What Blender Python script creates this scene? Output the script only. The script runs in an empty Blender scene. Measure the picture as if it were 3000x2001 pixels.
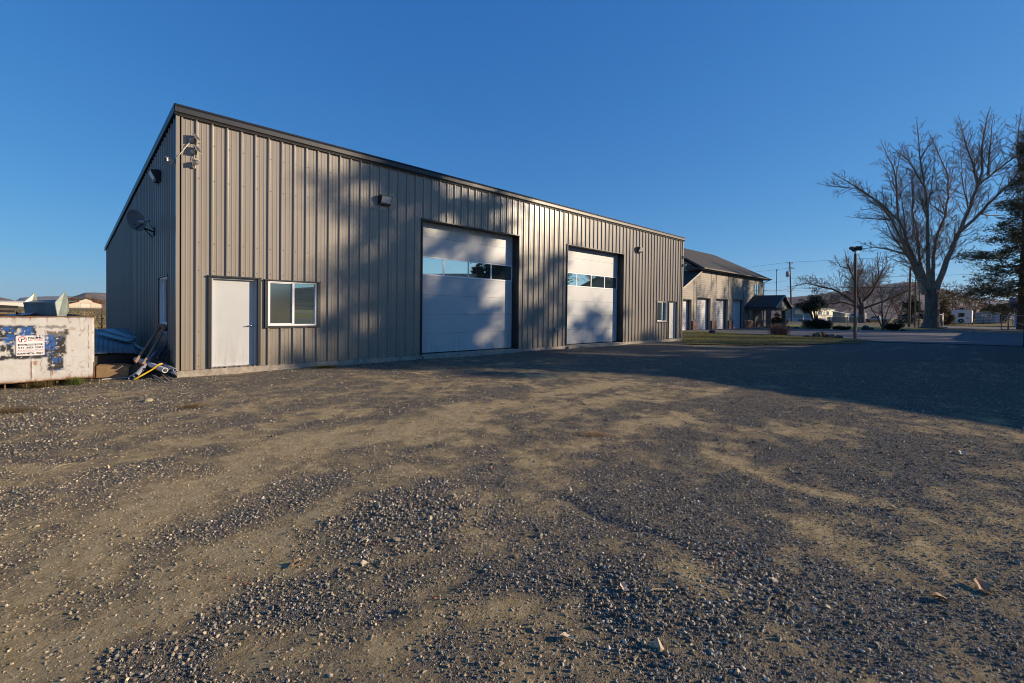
import bpy, bmesh, math, random
import numpy as np
from mathutils import Vector, Matrix
random.seed(7); RNG = np.random.default_rng(11)
SC = bpy.context.scene; COL = SC.collection
FT = .3048
CAM = np.array([-2.0482, -12.6933, 1.5518])

# ---------------------------------------------------------------- noise (vectorised value noise)
def _hash(ix, iy, seed):
    h = (ix.astype(np.int64) * 374761393 + iy.astype(np.int64) * 668265263 + seed * 974711) & 0x7fffffff
    h = ((h ^ (h >> 13)) * 1274126177) & 0x7fffffff
    return ((h ^ (h >> 16)) & 0xffff) / 65535.0
def vnoise(x, y, seed=0):
    x = np.asarray(x, float); y = np.asarray(y, float)
    ix = np.floor(x); iy = np.floor(y); fx = x - ix; fy = y - iy
    fx = fx * fx * (3 - 2 * fx); fy = fy * fy * (3 - 2 * fy)
    a = _hash(ix, iy, seed); b = _hash(ix + 1, iy, seed); c = _hash(ix, iy + 1, seed); d = _hash(ix + 1, iy + 1, seed)
    return a + (b - a) * fx + (c - a) * fy + (a - b - c + d) * fx * fy
def fbm(x, y, seed=0, octv=4):
    s = 0; amp = .5; f = 1.0; tot = 0
    for k in range(octv):
        s = s + amp * vnoise(x * f + 17.3 * k, y * f - 9.1 * k, seed + k); tot += amp; amp *= .5; f *= 2.03
    return s / tot
def sstep(a, b, x):
    t = np.clip((np.asarray(x, float) - a) / (b - a), 0, 1); return t * t * (3 - 2 * t)

# ---------------------------------------------------------------- materials
MATS = {}
def new_mat(name):
    m = bpy.data.materials.new(name); m.use_nodes = True; nt = m.node_tree
    return m, nt, nt.nodes['Principled BSDF'], nt.nodes['Material Output']
def L(nt, a, b): nt.links.new(a, b)
def node(nt, t, **kw):
    n = nt.nodes.new(t)
    for k, v in kw.items():
        if k in n.inputs: n.inputs[k].default_value = v
        else: setattr(n, k, v)
    return n
def ramp(nt, fac, stops):
    r = nt.nodes.new('ShaderNodeValToRGB'); e = r.color_ramp.elements
    while len(e) < len(stops): e.new(.5)
    for k, (p, c) in enumerate(stops):
        e[k].position = p; e[k].color = (*c, 1) if len(c) == 3 else c
    L(nt, fac, r.inputs['Fac']); return r
def pm(name, col, rough=.6, metal=0., var=.12, scale=4., bump=0., bscale=60., spec=.5, stretch=None, col2=None, coat=0., bdist=.01):
    """principled material with a little soft variation of tone, and optional fine bump"""
    if name in MATS: return MATS[name]
    m, nt, b, o = new_mat(name)
    tc = node(nt, 'ShaderNodeTexCoord'); mp = node(nt, 'ShaderNodeMapping')
    L(nt, tc.outputs['Object'], mp.inputs['Vector'])
    if stretch: mp.inputs['Scale'].default_value = stretch
    n = node(nt, 'ShaderNodeTexNoise', Scale=scale, Detail=6., Roughness=.6); L(nt, mp.outputs['Vector'], n.inputs['Vector'])
    c2 = col2 or tuple(min(1, c * (1 + var)) for c in col); c1 = tuple(c * (1 - var) for c in col) if not col2 else col
    r = ramp(nt, n.outputs['Fac'], [(.32, c1), (.68, c2)])
    L(nt, r.outputs['Color'], b.inputs['Base Color'])
    b.inputs['Roughness'].default_value = rough; b.inputs['Metallic'].default_value = metal
    b.inputs['Specular IOR Level'].default_value = spec; b.inputs['Coat Weight'].default_value = coat
    if bump:
        n2 = node(nt, 'ShaderNodeTexNoise', Scale=bscale, Detail=4.); L(nt, mp.outputs['Vector'], n2.inputs['Vector'])
        bp = node(nt, 'ShaderNodeBump', Strength=bump, Distance=bdist); L(nt, n2.outputs['Fac'], bp.inputs['Height']); L(nt, bp.outputs['Normal'], b.inputs['Normal'])
    MATS[name] = m; return m
def glass_mat(name, dark, refl, tint=(1, 1, 1), rough=.015):
    """window pane seen from outside: a dark room behind a reflecting double pane"""
    m, nt, b, o = new_mat(name)
    b.inputs['Base Color'].default_value = (*dark, 1); b.inputs['Roughness'].default_value = .25; b.inputs['Specular IOR Level'].default_value = 0
    g = node(nt, 'ShaderNodeBsdfGlossy', Roughness=rough); g.inputs['Color'].default_value = (*tint, 1)
    fr = node(nt, 'ShaderNodeFresnel', IOR=1.5)
    mr = node(nt, 'ShaderNodeMapRange'); mr.inputs['From Min'].default_value = 0.0; mr.inputs['From Max'].default_value = .5
    mr.inputs['To Min'].default_value = refl; mr.inputs['To Max'].default_value = min(1, refl + .6)
    L(nt, fr.outputs['Fac'], mr.inputs['Value'])
    mx = node(nt, 'ShaderNodeMixShader'); L(nt, mr.outputs['Result'], mx.inputs['Fac']); L(nt, b.outputs['BSDF'], mx.inputs[1]); L(nt, g.outputs['BSDF'], mx.inputs[2])
    L(nt, mx.outputs['Shader'], o.inputs['Surface']); MATS[name] = m; return m

# ---------------------------------------------------------------- mesh builder
class MB:
    def __init__(s): s.v = []; s.f = []; s.mi = []; s.sm = []; s.cur = 0; s.smooth = False
    def add(s, vs, fs):
        o = len(s.v); s.v.extend([tuple(map(float, p)) for p in vs])
        for f in fs: s.f.append([i + o for i in f]); s.mi.append(s.cur); s.sm.append(s.smooth)
    def box(s, x0, y0, z0, x1, y1, z1):
        s.add([(x0, y0, z0), (x1, y0, z0), (x1, y1, z0), (x0, y1, z0), (x0, y0, z1), (x1, y0, z1), (x1, y1, z1), (x0, y1, z1)],
              [(0, 3, 2, 1), (4, 5, 6, 7), (0, 1, 5, 4), (1, 2, 6, 5), (2, 3, 7, 6), (3, 0, 4, 7)])
    def beam(s, p, q, w, h, up=(0, 0, 1)):
        p = Vector(p); q = Vector(q); d = (q - p).normalized(); u = Vector(up)
        if abs(d.dot(u)) > .98: u = Vector((1, 0, 0))
        r = d.cross(u).normalized() * w / 2; u2 = r.cross(d).normalized() * h / 2
        s.add([p - r - u2, p + r - u2, p + r + u2, p - r + u2, q - r - u2, q + r - u2, q + r + u2, q - r + u2],
              [(0, 1, 2, 3), (7, 6, 5, 4), (4, 5, 1, 0), (5, 6, 2, 1), (6, 7, 3, 2), (7, 4, 0, 3)])
    def tube(s, pts, rad, n=8, cap=True):
        pts = [Vector(p) for p in pts]; m = len(pts)
        if not hasattr(rad, '__len__'): rad = [rad] * m
        vs = []; ref = None
        for i, p in enumerate(pts):
            d = (pts[min(i + 1, m - 1)] - pts[max(i - 1, 0)])
            if d.length < 1e-9: d = Vector((0, 0, 1))
            d.normalize()
            if ref is None: ref = Vector((1, 0, 0)) if abs(d.x) < .8 else Vector((0, 1, 0))
            a = (ref - d * ref.dot(d)).normalized(); b = d.cross(a); ref = a
            for k in range(n):
                t = 2 * math.pi * k / n; vs.append(p + (a * math.cos(t) + b * math.sin(t)) * rad[i])
        fs = [(i * n + k, i * n + (k + 1) % n, (i + 1) * n + (k + 1) % n, (i + 1) * n + k) for i in range(m - 1) for k in range(n)]
        if cap: fs += [tuple(range(n))[::-1], tuple((m - 1) * n + k for k in range(n))]
        sm = s.smooth; s.smooth = True; s.add(vs, fs); s.smooth = sm
    def pipe(s, p, q, r, ri, n=14):
        """open hollow pipe"""
        p = Vector(p); q = Vector(q); d = (q - p).normalized(); a = d.orthogonal().normalized(); b = d.cross(a); vs = []
        for c, rr in ((p, r), (q, r), (q, ri), (p, ri)):
            for k in range(n):
                t = 2 * math.pi * k / n; vs.append(c + (a * math.cos(t) + b * math.sin(t)) * rr)
        fs = [(i * n + k, i * n + (k + 1) % n, ((i + 1) % 4) * n + (k + 1) % n, ((i + 1) % 4) * n + k) for i in range(4) for k in range(n)]
        s.add(vs, fs)
    def prism(s, poly, off):
        """closed polygon (3-D points) swept along off"""
        n = len(poly); off = Vector(off); a = [Vector(p) for p in poly]; b = [p + off for p in a]
        s.add(a + b, [tuple(range(n))[::-1], tuple(range(n, 2 * n))] + [(i, (i + 1) % n, n + (i + 1) % n, n + i) for i in range(n)])
    def lathe(s, prof, c, axis=(0, 0, 1), n=24):
        ax = Vector(axis).normalized(); a = ax.orthogonal().normalized(); b = ax.cross(a); c = Vector(c); vs = []
        for r, h in prof:
            for k in range(n):
                t = 2 * math.pi * k / n; vs.append(c + ax * h + (a * math.cos(t) + b * math.sin(t)) * r)
        m = len(prof); sm = s.smooth; s.smooth = True
        s.add(vs, [(i * n + k, i * n + (k + 1) % n, (i + 1) * n + (k + 1) % n, (i + 1) * n + k) for i in range(m - 1) for k in range(n)]); s.smooth = sm
    def build(s, name, mats, parent=None, bevel=0., world=True):
        me = bpy.data.meshes.new(name); me.from_pydata(s.v, [], s.f)
        if not isinstance(mats, (list, tuple)): mats = [mats]
        for m in mats: me.materials.append(m)
        me.polygons.foreach_set('material_index', s.mi); me.polygons.foreach_set('use_smooth', s.sm); me.update()
        bm = bmesh.new(); bm.from_mesh(me); bmesh.ops.recalc_face_normals(bm, faces=bm.faces); bm.to_mesh(me); bm.free()
        o = bpy.data.objects.new(name, me); COL.objects.link(o)
        if bevel:
            bv = o.modifiers.new('bevel', 'BEVEL'); bv.width = bevel; bv.segments = 2; bv.limit_method = 'ANGLE'; bv.angle_limit = .6
        if parent: par(o, parent, world)
        return o
def wloc(o):
    v = Vector((0, 0, 0))
    while o: v += o.location; o = o.parent
    return v
def par(o, p, world=True):
    o.parent = p
    if world: o.location = o.location - wloc(p)
def tag(o, label=None, cat=None, group=None, kind=None):
    if label: o['label'] = label
    if cat: o['category'] = cat
    if group: o['group'] = group
    if kind: o['kind'] = kind
    elif label and cat: o['kind'] = 'thing'
    return o
def empty(name, loc, label, cat, group=None):
    o = bpy.data.objects.new(name, None); COL.objects.link(o); o.location = loc; o.empty_display_size = .2
    return tag(o, label, cat, group)
def np_mesh(name, V, F, mat, color=None, smooth=False):
    """fast mesh from numpy arrays (all faces with the same number of corners)"""
    me = bpy.data.meshes.new(name); n = len(V); k = F.shape[1]
    me.vertices.add(n); me.vertices.foreach_set('co', V.astype(np.float32).ravel())
    me.loops.add(F.size); me.loops.foreach_set('vertex_index', F.astype(np.int32).ravel())
    me.polygons.add(len(F)); me.polygons.foreach_set('loop_start', np.arange(0, F.size, k, dtype=np.int32))
    me.polygons.foreach_set('use_smooth', np.full(len(F), smooth))
    me.update(calc_edges=True)
    if color is not None:
        for nm, arr in color.items():
            at = me.color_attributes.new(nm, 'FLOAT_COLOR', 'POINT'); c = np.ones((n, 4), np.float32); c[:, :arr.shape[1]] = arr
            at.data.foreach_set('color', c.ravel())
    for m in (mat if isinstance(mat, (list, tuple)) else [mat]): me.materials.append(m)
    return me
def np_obj(name, me, parent=None):
    o = bpy.data.objects.new(name, me); COL.objects.link(o)
    if parent: par(o, parent)
    return o
def copy_thing(o, loc, label=None, rot=None, group=None, scale=None):
    def cp(s, p):
        c = s.copy(); COL.objects.link(c)
        for k in list(s.children): cp(k, c).parent = c
        return c
    c = cp(o, None); c.location = loc
    if rot is not None: c.rotation_euler = rot
    if scale is not None: c.scale = scale
    if label: c['label'] = label
    if group: c['group'] = group
    return c
def text_obj(name, body, size, loc, rotz, mat, parent, sx=1., bold=0., align='LEFT'):
    cu = bpy.data.curves.new(name, 'FONT'); cu.body = body; cu.size = size; cu.extrude = .0008; cu.offset = bold; cu.align_x = align; cu.resolution_u = 3
    cu.materials.append(mat); o = bpy.data.objects.new(name, cu); COL.objects.link(o)
    bpy.context.view_layer.update(); me = bpy.data.meshes.new_from_object(o.evaluated_get(bpy.context.evaluated_depsgraph_get())); bpy.data.objects.remove(o); bpy.data.curves.remove(cu)
    me.transform(Matrix.Diagonal((sx, 1, 1, 1))); me.transform(Matrix.Rotation(math.pi / 2, 4, 'X')); o = bpy.data.objects.new(name, me); COL.objects.link(o); o.location = loc; o.rotation_euler = (0, 0, rotz)
    if parent: par(o, parent)
    return o
# ---------------------------------------------------------------- camera, sun, sky
cam = bpy.data.cameras.new('camera'); cam_o = bpy.data.objects.new('camera', cam); COL.objects.link(cam_o); SC.camera = cam_o
F_PX, CY, PITCH, ROLL, YAW = 1379.32, 935.03, -.0149, .0124, .7774
cam.sensor_width = 36.; cam.sensor_fit = 'HORIZONTAL'; cam.lens = F_PX / 3000 * 36; cam.shift_y = -(1000.5 - CY) / 3000; cam.clip_end = 30000; cam.clip_start = .05
_f = Vector((math.sin(YAW) * math.cos(PITCH), math.cos(YAW) * math.cos(PITCH), math.sin(PITCH))); _r = Vector((math.cos(YAW), -math.sin(YAW), 0)); _u = _r.cross(_f)
_r2 = _r * math.cos(ROLL) + _u * math.sin(ROLL); _u2 = _u * math.cos(ROLL) - _r * math.sin(ROLL)
_m = Matrix((( _r2.x, _u2.x, -_f.x), (_r2.y, _u2.y, -_f.y), (_r2.z, _u2.z, -_f.z))).to_4x4(); _m.translation = Vector(CAM)
cam_o.matrix_world = _m
SUN_EL = math.radians(17.); SUN_AZ = math.radians(135.)           # azimuth from +y towards +x
SUN = Vector((math.sin(SUN_AZ) * math.cos(SUN_EL), math.cos(SUN_AZ) * math.cos(SUN_EL), math.sin(SUN_EL)))
sl = bpy.data.lights.new('sun', 'SUN'); sl.energy = 5.0; sl.angle = math.radians(.53); sl.color = (1., .80, .57)
so = bpy.data.objects.new('sun', sl); COL.objects.link(so); so.location = (40, -40, 40); so.rotation_euler = (-SUN).to_track_quat('-Z', 'Y').to_euler()
w = bpy.data.worlds.new('World'); SC.world = w; w.use_nodes = True; nt = w.node_tree
bg = nt.nodes['Background']; sky = nt.nodes.new('ShaderNodeTexSky'); sky.sky_type = 'NISHITA'; sky.sun_disc = False
sky.sun_elevation = SUN_EL; sky.sun_rotation = SUN_AZ; sky.altitude = 1250; sky.air_density = 1.0; sky.dust_density = .35; sky.ozone_density = 2.6
# a deeper, cleaner blue than the model's default: one tone curve per channel on the whole sky
sc_ = nt.nodes.new('ShaderNodeSeparateColor'); cc_ = nt.nodes.new('ShaderNodeCombineColor'); L(nt, sky.outputs['Color'], sc_.inputs['Color'])
for ch, gain, p in (('Red', .195, 1.0), ('Green', .362, .68), ('Blue', .545, .43)):
    m1 = node(nt, 'ShaderNodeMath', operation='MULTIPLY'); L(nt, sc_.outputs[ch], m1.inputs[0]); m1.inputs[1].default_value = .15
    m2 = node(nt, 'ShaderNodeMath', operation='POWER'); L(nt, m1.outputs[0], m2.inputs[0]); m2.inputs[1].default_value = p
    m3 = node(nt, 'ShaderNodeMath', operation='MULTIPLY'); L(nt, m2.outputs[0], m3.inputs[0]); m3.inputs[1].default_value = gain / .15; L(nt, m3.outputs[0], cc_.inputs[ch])
L(nt, cc_.outputs['Color'], bg.inputs['Color']); bg.inputs['Strength'].default_value = .15
SC.view_settings.view_transform = 'Standard'; SC.view_settings.look = 'None'; SC.view_settings.exposure = .42; SC.view_settings.gamma = 1.
SC.cycles.use_denoising = True; SC.cycles.denoising_prefilter = 'ACCURATE'; SC.cycles.filter_width = 1.0; SC.cycles.max_bounces = 6; SC.cycles.diffuse_bounces = 3; SC.cycles.glossy_bounces = 3; SC.cycles.transparent_max_bounces = 16
SC.cycles.sample_clamp_indirect = 6.
# ---------------------------------------------------------------- ground: one sheet to the horizon
TRACKS = [([(-2.21,-9.54),(-1.98,-8.91),(-1.63,-8.37),(-.93,-7.66),(.12,-7.0),(2.12,-6.83),(5.18,-6.89),(7.2,-7.11)],.42,1.),
 ([(-2.37,-6.26),(-1.84,-6.49),(-.92,-6.05),(.56,-5.85),(1.97,-5.82)],.35,.8),
 ([(-1.47,-10.53),(-1.16,-10.62),(-.69,-10.73),(-.29,-10.85)],.2,1.1),
 ([(2.22,-8.),(1.46,-9.31),(1.11,-9.98),(.92,-10.32)],.25,.9), ([(3.47,-10.26),(2.79,-11.38),(2.77,-12.03),(2.76,-12.36)],.16,.9),
 ([(.67,-11.4),(.55,-11.8),(.5,-12.11),(.52,-12.6)],.16,1.), ([(-1.92,-9.81),(-1.5,-9.48),(-.88,-9.26),(-.05,-8.92),(1.47,-8.45)],.3,.9),
 ([(2.95,-9.26),(4.33,-9.88),(4.94,-11.04)],.35,.5), ([(2.03,-11.68),(1.8,-12.17),(1.84,-12.43)],.14,.8),
 ([(-2.12,-9.91),(-1.77,-9.8),(-1.18,-9.79),(-.81,-9.87)],.2,.9), ([(.2,-7.6),(2.,-7.3),(4.,-7.5),(6,-8)],.5,.7), ([(1,-4.4),(4,-4.6),(7,-5.4)],.5,.5)]
HEAPS = [(-.26,-9.65,.5,1.1),(.25,-9.92,.38,.9),(.11,-11.49,.42,1.1),(.75,-11.73,.45,1.),(-2.,-3.6,1.2,.5),(-.9,-8.3,.22,.5),(1.7,-10.9,.6,.7),(4.6,-11.5,1.6,.5),(2.,-1.2,1.5,.8)]
def seg_dist(x, y, P):
    d = np.full(np.shape(x), 1e9)
    for (ax, ay), (bx, by) in zip(P[:-1], P[1:]):
        dx, dy = bx - ax, by - ay; t = np.clip(((x - ax) * dx + (y - ay) * dy) / (dx * dx + dy * dy), 0, 1)
        d = np.minimum(d, np.hypot(x - ax - t * dx, y - ay - t * dy))
    return d
def dirt_mask(x, y):
    """0 = loose gravel, 1 = bare packed soil"""
    x = np.asarray(x, float); y = np.asarray(y, float)
    wx = x + .5 * (fbm(x * 1.3, y * 1.3, 3) - .5); wy = y + .5 * (fbm(x * 1.3, y * 1.3, 9) - .5)
    s = np.zeros(np.shape(x)) + .31
    for P, w, a in TRACKS: s = s + a * .40 * np.exp(-(seg_dist(wx, wy, P) / (w * .8)) ** 2)
    for hx, hy, r, a in HEAPS: s = s - a * .32 * np.exp(-(((wx - hx) ** 2 + (wy - hy) ** 2) / r ** 2))
    s = s + .90 * (fbm(x * .9 - y * .2, y * 1.5, 21, 5) - .5) + 1.15 * (fbm(x * 5, y * 5, 31, 4) - .5) - .28 * sstep(7, 11, x) - .12 * sstep(-2.5, -.5, y)
    return np.clip(s, 0, 1)
RUTS = [[(1.0,-10.21),(.9,-10.68),(.93,-10.99),(.98,-11.25)],[(-1.47,-10.35),(-.9,-10.5),(-.3,-10.6)]]
def gh(x, y):
    """height of the ground"""
    x = np.asarray(x, float); y = np.asarray(y, float)
    near = np.exp(-((x - 3) ** 2 + (y + 8) ** 2) / 400.)
    h = .05 * (fbm(x * .35, y * .35, 5) - .5) + near * .03 * (fbm(x * 2.2, y * 2.2, 6, 3) - .5) + near * .012 * (fbm(x * 11, y * 11, 8, 2) - .5)
    for hx, hy, r, a in HEAPS[:5]: h = h + .025 * a * np.exp(-(((x - hx) ** 2 + (y - hy) ** 2) / r ** 2))
    for P in RUTS: h = h - .022 * np.exp(-(seg_dist(x, y, P) / .06) ** 2)
    h = h + .04 * np.exp(-((x - 13) ** 2 / 60. + (y + 1.2) ** 2 / 4.))
    far = np.hypot(x - 10, y)
    h = h * (1 - sstep(60, 140, far)) + 1.2 * sstep(300, 900, far) * (fbm(x * .004, y * .004, 44, 3))
    inside = (x > -.05) & (x < 24.45) & (y > -.05) & (y < 18.1)
    return np.where(inside, np.minimum(h, 0) - .04, h)
def graded(a, b, step, far, grow=1.16):
    c = list(np.arange(a, b + 1e-6, step)); s = step; lo = [a]; hi = [c[-1]]
    while hi[-1] < far: s *= grow; hi.append(hi[-1] + s)
    s = step
    while lo[-1] > -far: s *= grow; lo.append(lo[-1] - s)
    return np.array(lo[:0:-1] + c + hi[1:])
gx = graded(-5., 12., .06, 9000); gy = graded(-13.5, 1.5, .06, 9000)
GX, GY = np.meshgrid(gx, gy); Z = gh(GX, GY); nx, ny = len(gx), len(gy)
idx = np.arange(nx * ny).reshape(ny, nx)
F = np.stack([idx[:-1, :-1], idx[:-1, 1:], idx[1:, 1:], idx[1:, :-1]], -1).reshape(-1, 4)
V = np.stack([GX, GY, Z], -1).reshape(-1, 3)
dm = dirt_mask(GX, GY).ravel()
grass = (sstep(17, 24, GY + 4 * (fbm(GX * .3, GY * .3, 70) - .5)) * (1 - sstep(22, 28, GX)) + sstep(108.5, 109.5, GX) * 1.0 + sstep(45, 60, GY) * sstep(20, 26, GX) + sstep(19.5, 22, -GX) + sstep(60, 80, -GY)).ravel()
weedy = (np.exp(-((GX + 2) ** 2 / 2. + (GY - .2) ** 2 / .25)) + .8 * np.exp(-((GX - 3.15) ** 2 / .25 + (GY + .25) ** 2 / .03)) + .8 * np.exp(-((GX + 2.4) ** 2 / .12 + (GY + 2.65) ** 2 / .05))).ravel()
zone = np.stack([dm, np.clip(grass, 0, 1), np.clip(weedy, 0, 1)], -1)

m, nt, b, o = new_mat('gravel_yard')
at = node(nt, 'ShaderNodeVertexColor', layer_name='zone'); sp = node(nt, 'ShaderNodeSeparateColor'); L(nt, at.outputs['Color'], sp.inputs['Color'])
geo = node(nt, 'ShaderNodeNewGeometry'); pos = geo.outputs['Position']
# loose stones: two sizes of voronoi cells, each cell its own tone
def cells(scale):
    v = node(nt, 'ShaderNodeTexVoronoi', Scale=scale); L(nt, pos, v.inputs['Vector'])
    s = node(nt, 'ShaderNodeSeparateColor'); L(nt, v.outputs['Color'], s.inputs['Color']); return v, s.outputs['Red']
v1, t1 = cells(150.); v2, t2 = cells(62.)
r1 = ramp(nt, t1, [(0., (.055, .050, .043)), (.35, (.15, .138, .118)), (.7, (.25, .23, .195)), (.9, (.34, .305, .25)), (1., (.55, .49, .39))])
r2 = ramp(nt, t2, [(0., (.065, .06, .052)), (.4, (.165, .152, .13)), (.75, (.26, .24, .205)), (.93, (.35, .315, .26)), (1., (.52, .46, .37))])
mxs = node(nt, 'ShaderNodeMix', data_type='RGBA'); mxs.inputs[0].default_value = .45; L(nt, r1.outputs['Color'], mxs.inputs[6]); L(nt, r2.outputs['Color'], mxs.inputs[7])
ns = node(nt, 'ShaderNodeTexNoise', Scale=9., Detail=8., Roughness=.65); L(nt, pos, ns.inputs['Vector'])
nf = node(nt, 'ShaderNodeTexNoise', Scale=140., Detail=4., Roughness=.7); L(nt, pos, nf.inputs['Vector'])
rs = ramp(nt, ns.outputs['Fac'], [(.25, (.31, .235, .125)), (.5, (.48, .375, .21)), (.75, (.60, .485, .29))])
# soil shows where the mask, roughened by noise, is high
a1 = node(nt, 'ShaderNodeMath', operation='MULTIPLY_ADD'); L(nt, nf.outputs['Fac'], a1.inputs[0]); a1.inputs[1].default_value = .55; L(nt, sp.outputs['Red'], a1.inputs[2])
nsp = node(nt, 'ShaderNodeTexNoise', Scale=38., Detail=5., Roughness=.6); L(nt, pos, nsp.inputs['Vector']); a0 = node(nt, 'ShaderNodeMath', operation='MULTIPLY_ADD'); L(nt, nsp.outputs['Fac'], a0.inputs[0]); a0.inputs[1].default_value = 1.0; L(nt, a1.outputs[0], a0.inputs[2])
a2 = node(nt, 'ShaderNodeMath', operation='MULTIPLY_ADD'); L(nt, ns.outputs['Fac'], a2.inputs[0]); a2.inputs[1].default_value = .5; L(nt, a0.outputs[0], a2.inputs[2])
mk = node(nt, 'ShaderNodeMapRange'); mk.inputs['From Min'].default_value = 1.24; mk.inputs['From Max'].default_value = 1.70; L(nt, a2.outputs[0], mk.inputs['Value'])
mg = node(nt, 'ShaderNodeMix', data_type='RGBA'); L(nt, mk.outputs['Result'], mg.inputs[0]); L(nt, mxs.outputs[2], mg.inputs[6]); rfc = ramp(nt, nf.outputs['Fac'], [(.34, (.62, .60, .58)), (.5, (1., 1., 1.)), (.68, (1.25, 1.22, 1.18))]); mfc = node(nt, 'ShaderNodeMix', data_type='RGBA', blend_type='MULTIPLY'); mfc.inputs[0].default_value = .85; L(nt, rs.outputs['Color'], mfc.inputs[6]); L(nt, rfc.outputs['Color'], mfc.inputs[7]); L(nt, mfc.outputs[2], mg.inputs[7])
# dry grass field beyond the yard
n3 = node(nt, 'ShaderNodeTexNoise', Scale=.12, Detail=9., Roughness=.72); L(nt, pos, n3.inputs['Vector'])
rg = ramp(nt, n3.outputs['Fac'], [(.3, (.15, .11, .05)), (.45, (.26, .19, .085)), (.58, (.36, .27, .13)), (.72, (.22, .175, .085))])
n4 = node(nt, 'ShaderNodeTexNoise', Scale=5., Detail=6., Roughness=.7); L(nt, pos, n4.inputs['Vector'])
mv = node(nt, 'ShaderNodeMix', data_type='RGBA', blend_type='MULTIPLY'); mv.inputs[0].default_value = .6; L(nt, rg.outputs['Color'], mv.inputs[6]); r5 = ramp(nt, n4.outputs['Fac'], [(.3, (.45, .45, .45)), (.7, (1.2, 1.2, 1.2))]); L(nt, r5.outputs['Color'], mv.inputs[7])
m2 = node(nt, 'ShaderNodeMix', data_type='RGBA'); L(nt, sp.outputs['Green'], m2.inputs[0]); L(nt, mg.outputs[2], m2.inputs[6]); L(nt, mv.outputs[2], m2.inputs[7])
wd = node(nt, 'ShaderNodeMath', operation='MULTIPLY'); L(nt, sp.outputs['Blue'], wd.inputs[0]); rw = ramp(nt, nf.outputs['Fac'], [(.4, (0, 0, 0)), (.6, (1, 1, 1))]); L(nt, rw.outputs['Color'], wd.inputs[1])
m3 = node(nt, 'ShaderNodeMix', data_type='RGBA'); L(nt, wd.outputs[0], m3.inputs[0]); L(nt, m2.outputs[2], m3.inputs[6]); m3.inputs[7].default_value = (.16, .12, .04, 1)
L(nt, m3.outputs[2], b.inputs['Base Color']); b.inputs['Roughness'].default_value = .95; b.inputs['Specular IOR Level'].default_value = .04
# relief: stones where gravel, fine crumbs where soil
sb = node(nt, 'ShaderNodeMath', operation='SUBTRACT'); sb.inputs[0].default_value = 1.; L(nt, v1.outputs['Distance'], sb.inputs[1])
sb2 = node(nt, 'ShaderNodeMath', operation='MULTIPLY_ADD'); L(nt, v2.outputs['Distance'], sb2.inputs[0]); sb2.inputs[1].default_value = -1.1; L(nt, sb.outputs[0], sb2.inputs[2])
nb = node(nt, 'ShaderNodeTexNoise', Scale=26., Detail=9., Roughness=.72); L(nt, pos, nb.inputs['Vector'])
hm = node(nt, 'ShaderNodeMix', data_type='FLOAT'); L(nt, mk.outputs['Result'], hm.inputs[0]); L(nt, sb2.outputs[0], hm.inputs[2]); nb2 = node(nt, 'ShaderNodeMath', operation='MULTIPLY'); L(nt, nb.outputs['Fac'], nb2.inputs[0]); nb2.inputs[1].default_value = 2.2; L(nt, nb2.outputs[0], hm.inputs[3])
bp = node(nt, 'ShaderNodeBump', Strength=1., Distance=.022); L(nt, hm.outputs[0], bp.inputs['Height']); L(nt, bp.outputs['Normal'], b.inputs['Normal'])
M_GROUND = m
g_o = np_obj('ground', np_mesh('ground', V, F, m, {'zone': zone}, True)); tag(g_o, 'grey gravel and tan dirt yard running out to dry fields', 'ground', kind='structure')

# ---------------------------------------------------------------- loose gravel lying on the yard (stuff)
def hull_proto(n, seed):
    r = np.random.default_rng(seed); bm = bmesh.new()
    p = r.normal(size=(n, 3)); p /= np.linalg.norm(p, axis=1)[:, None]; p *= r.uniform(.8, 1.05, (n, 1))
    for q in p: bm.verts.new(q)
    bmesh.ops.convex_hull(bm, input=bm.verts); bmesh.ops.triangulate(bm, faces=bm.faces)
    loose = [v for v in bm.verts if not v.link_faces]; bmesh.ops.delete(bm, geom=loose, context='VERTS'); bm.verts.index_update()
    V = np.array([v.co[:] for v in bm.verts]); F = np.array([[v.index for v in f.verts] for f in bm.faces]); bm.free(); return V, F
PROTO_HI = [hull_proto(13, k) for k in range(5)]; PROTO_LO = [hull_proto(8, 30 + k) for k in range(4)]
def rot_mats(n, rng):
    q = rng.normal(size=(n, 4)); q /= np.linalg.norm(q, axis=1)[:, None]; w_, x, y, z = q.T
    return np.stack([np.stack([1 - 2 * (y * y + z * z), 2 * (x * y - z * w_), 2 * (x * z + y * w_)], -1), np.stack([2 * (x * y + z * w_), 1 - 2 * (x * x + z * z), 2 * (y * z - x * w_)], -1), np.stack([2 * (x * z - y * w_), 2 * (y * z + x * w_), 1 - 2 * (x * x + y * y)], -1)], -2)
STONE_V, STONE_F, STONE_C = [], [], []; _off = 0
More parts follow.
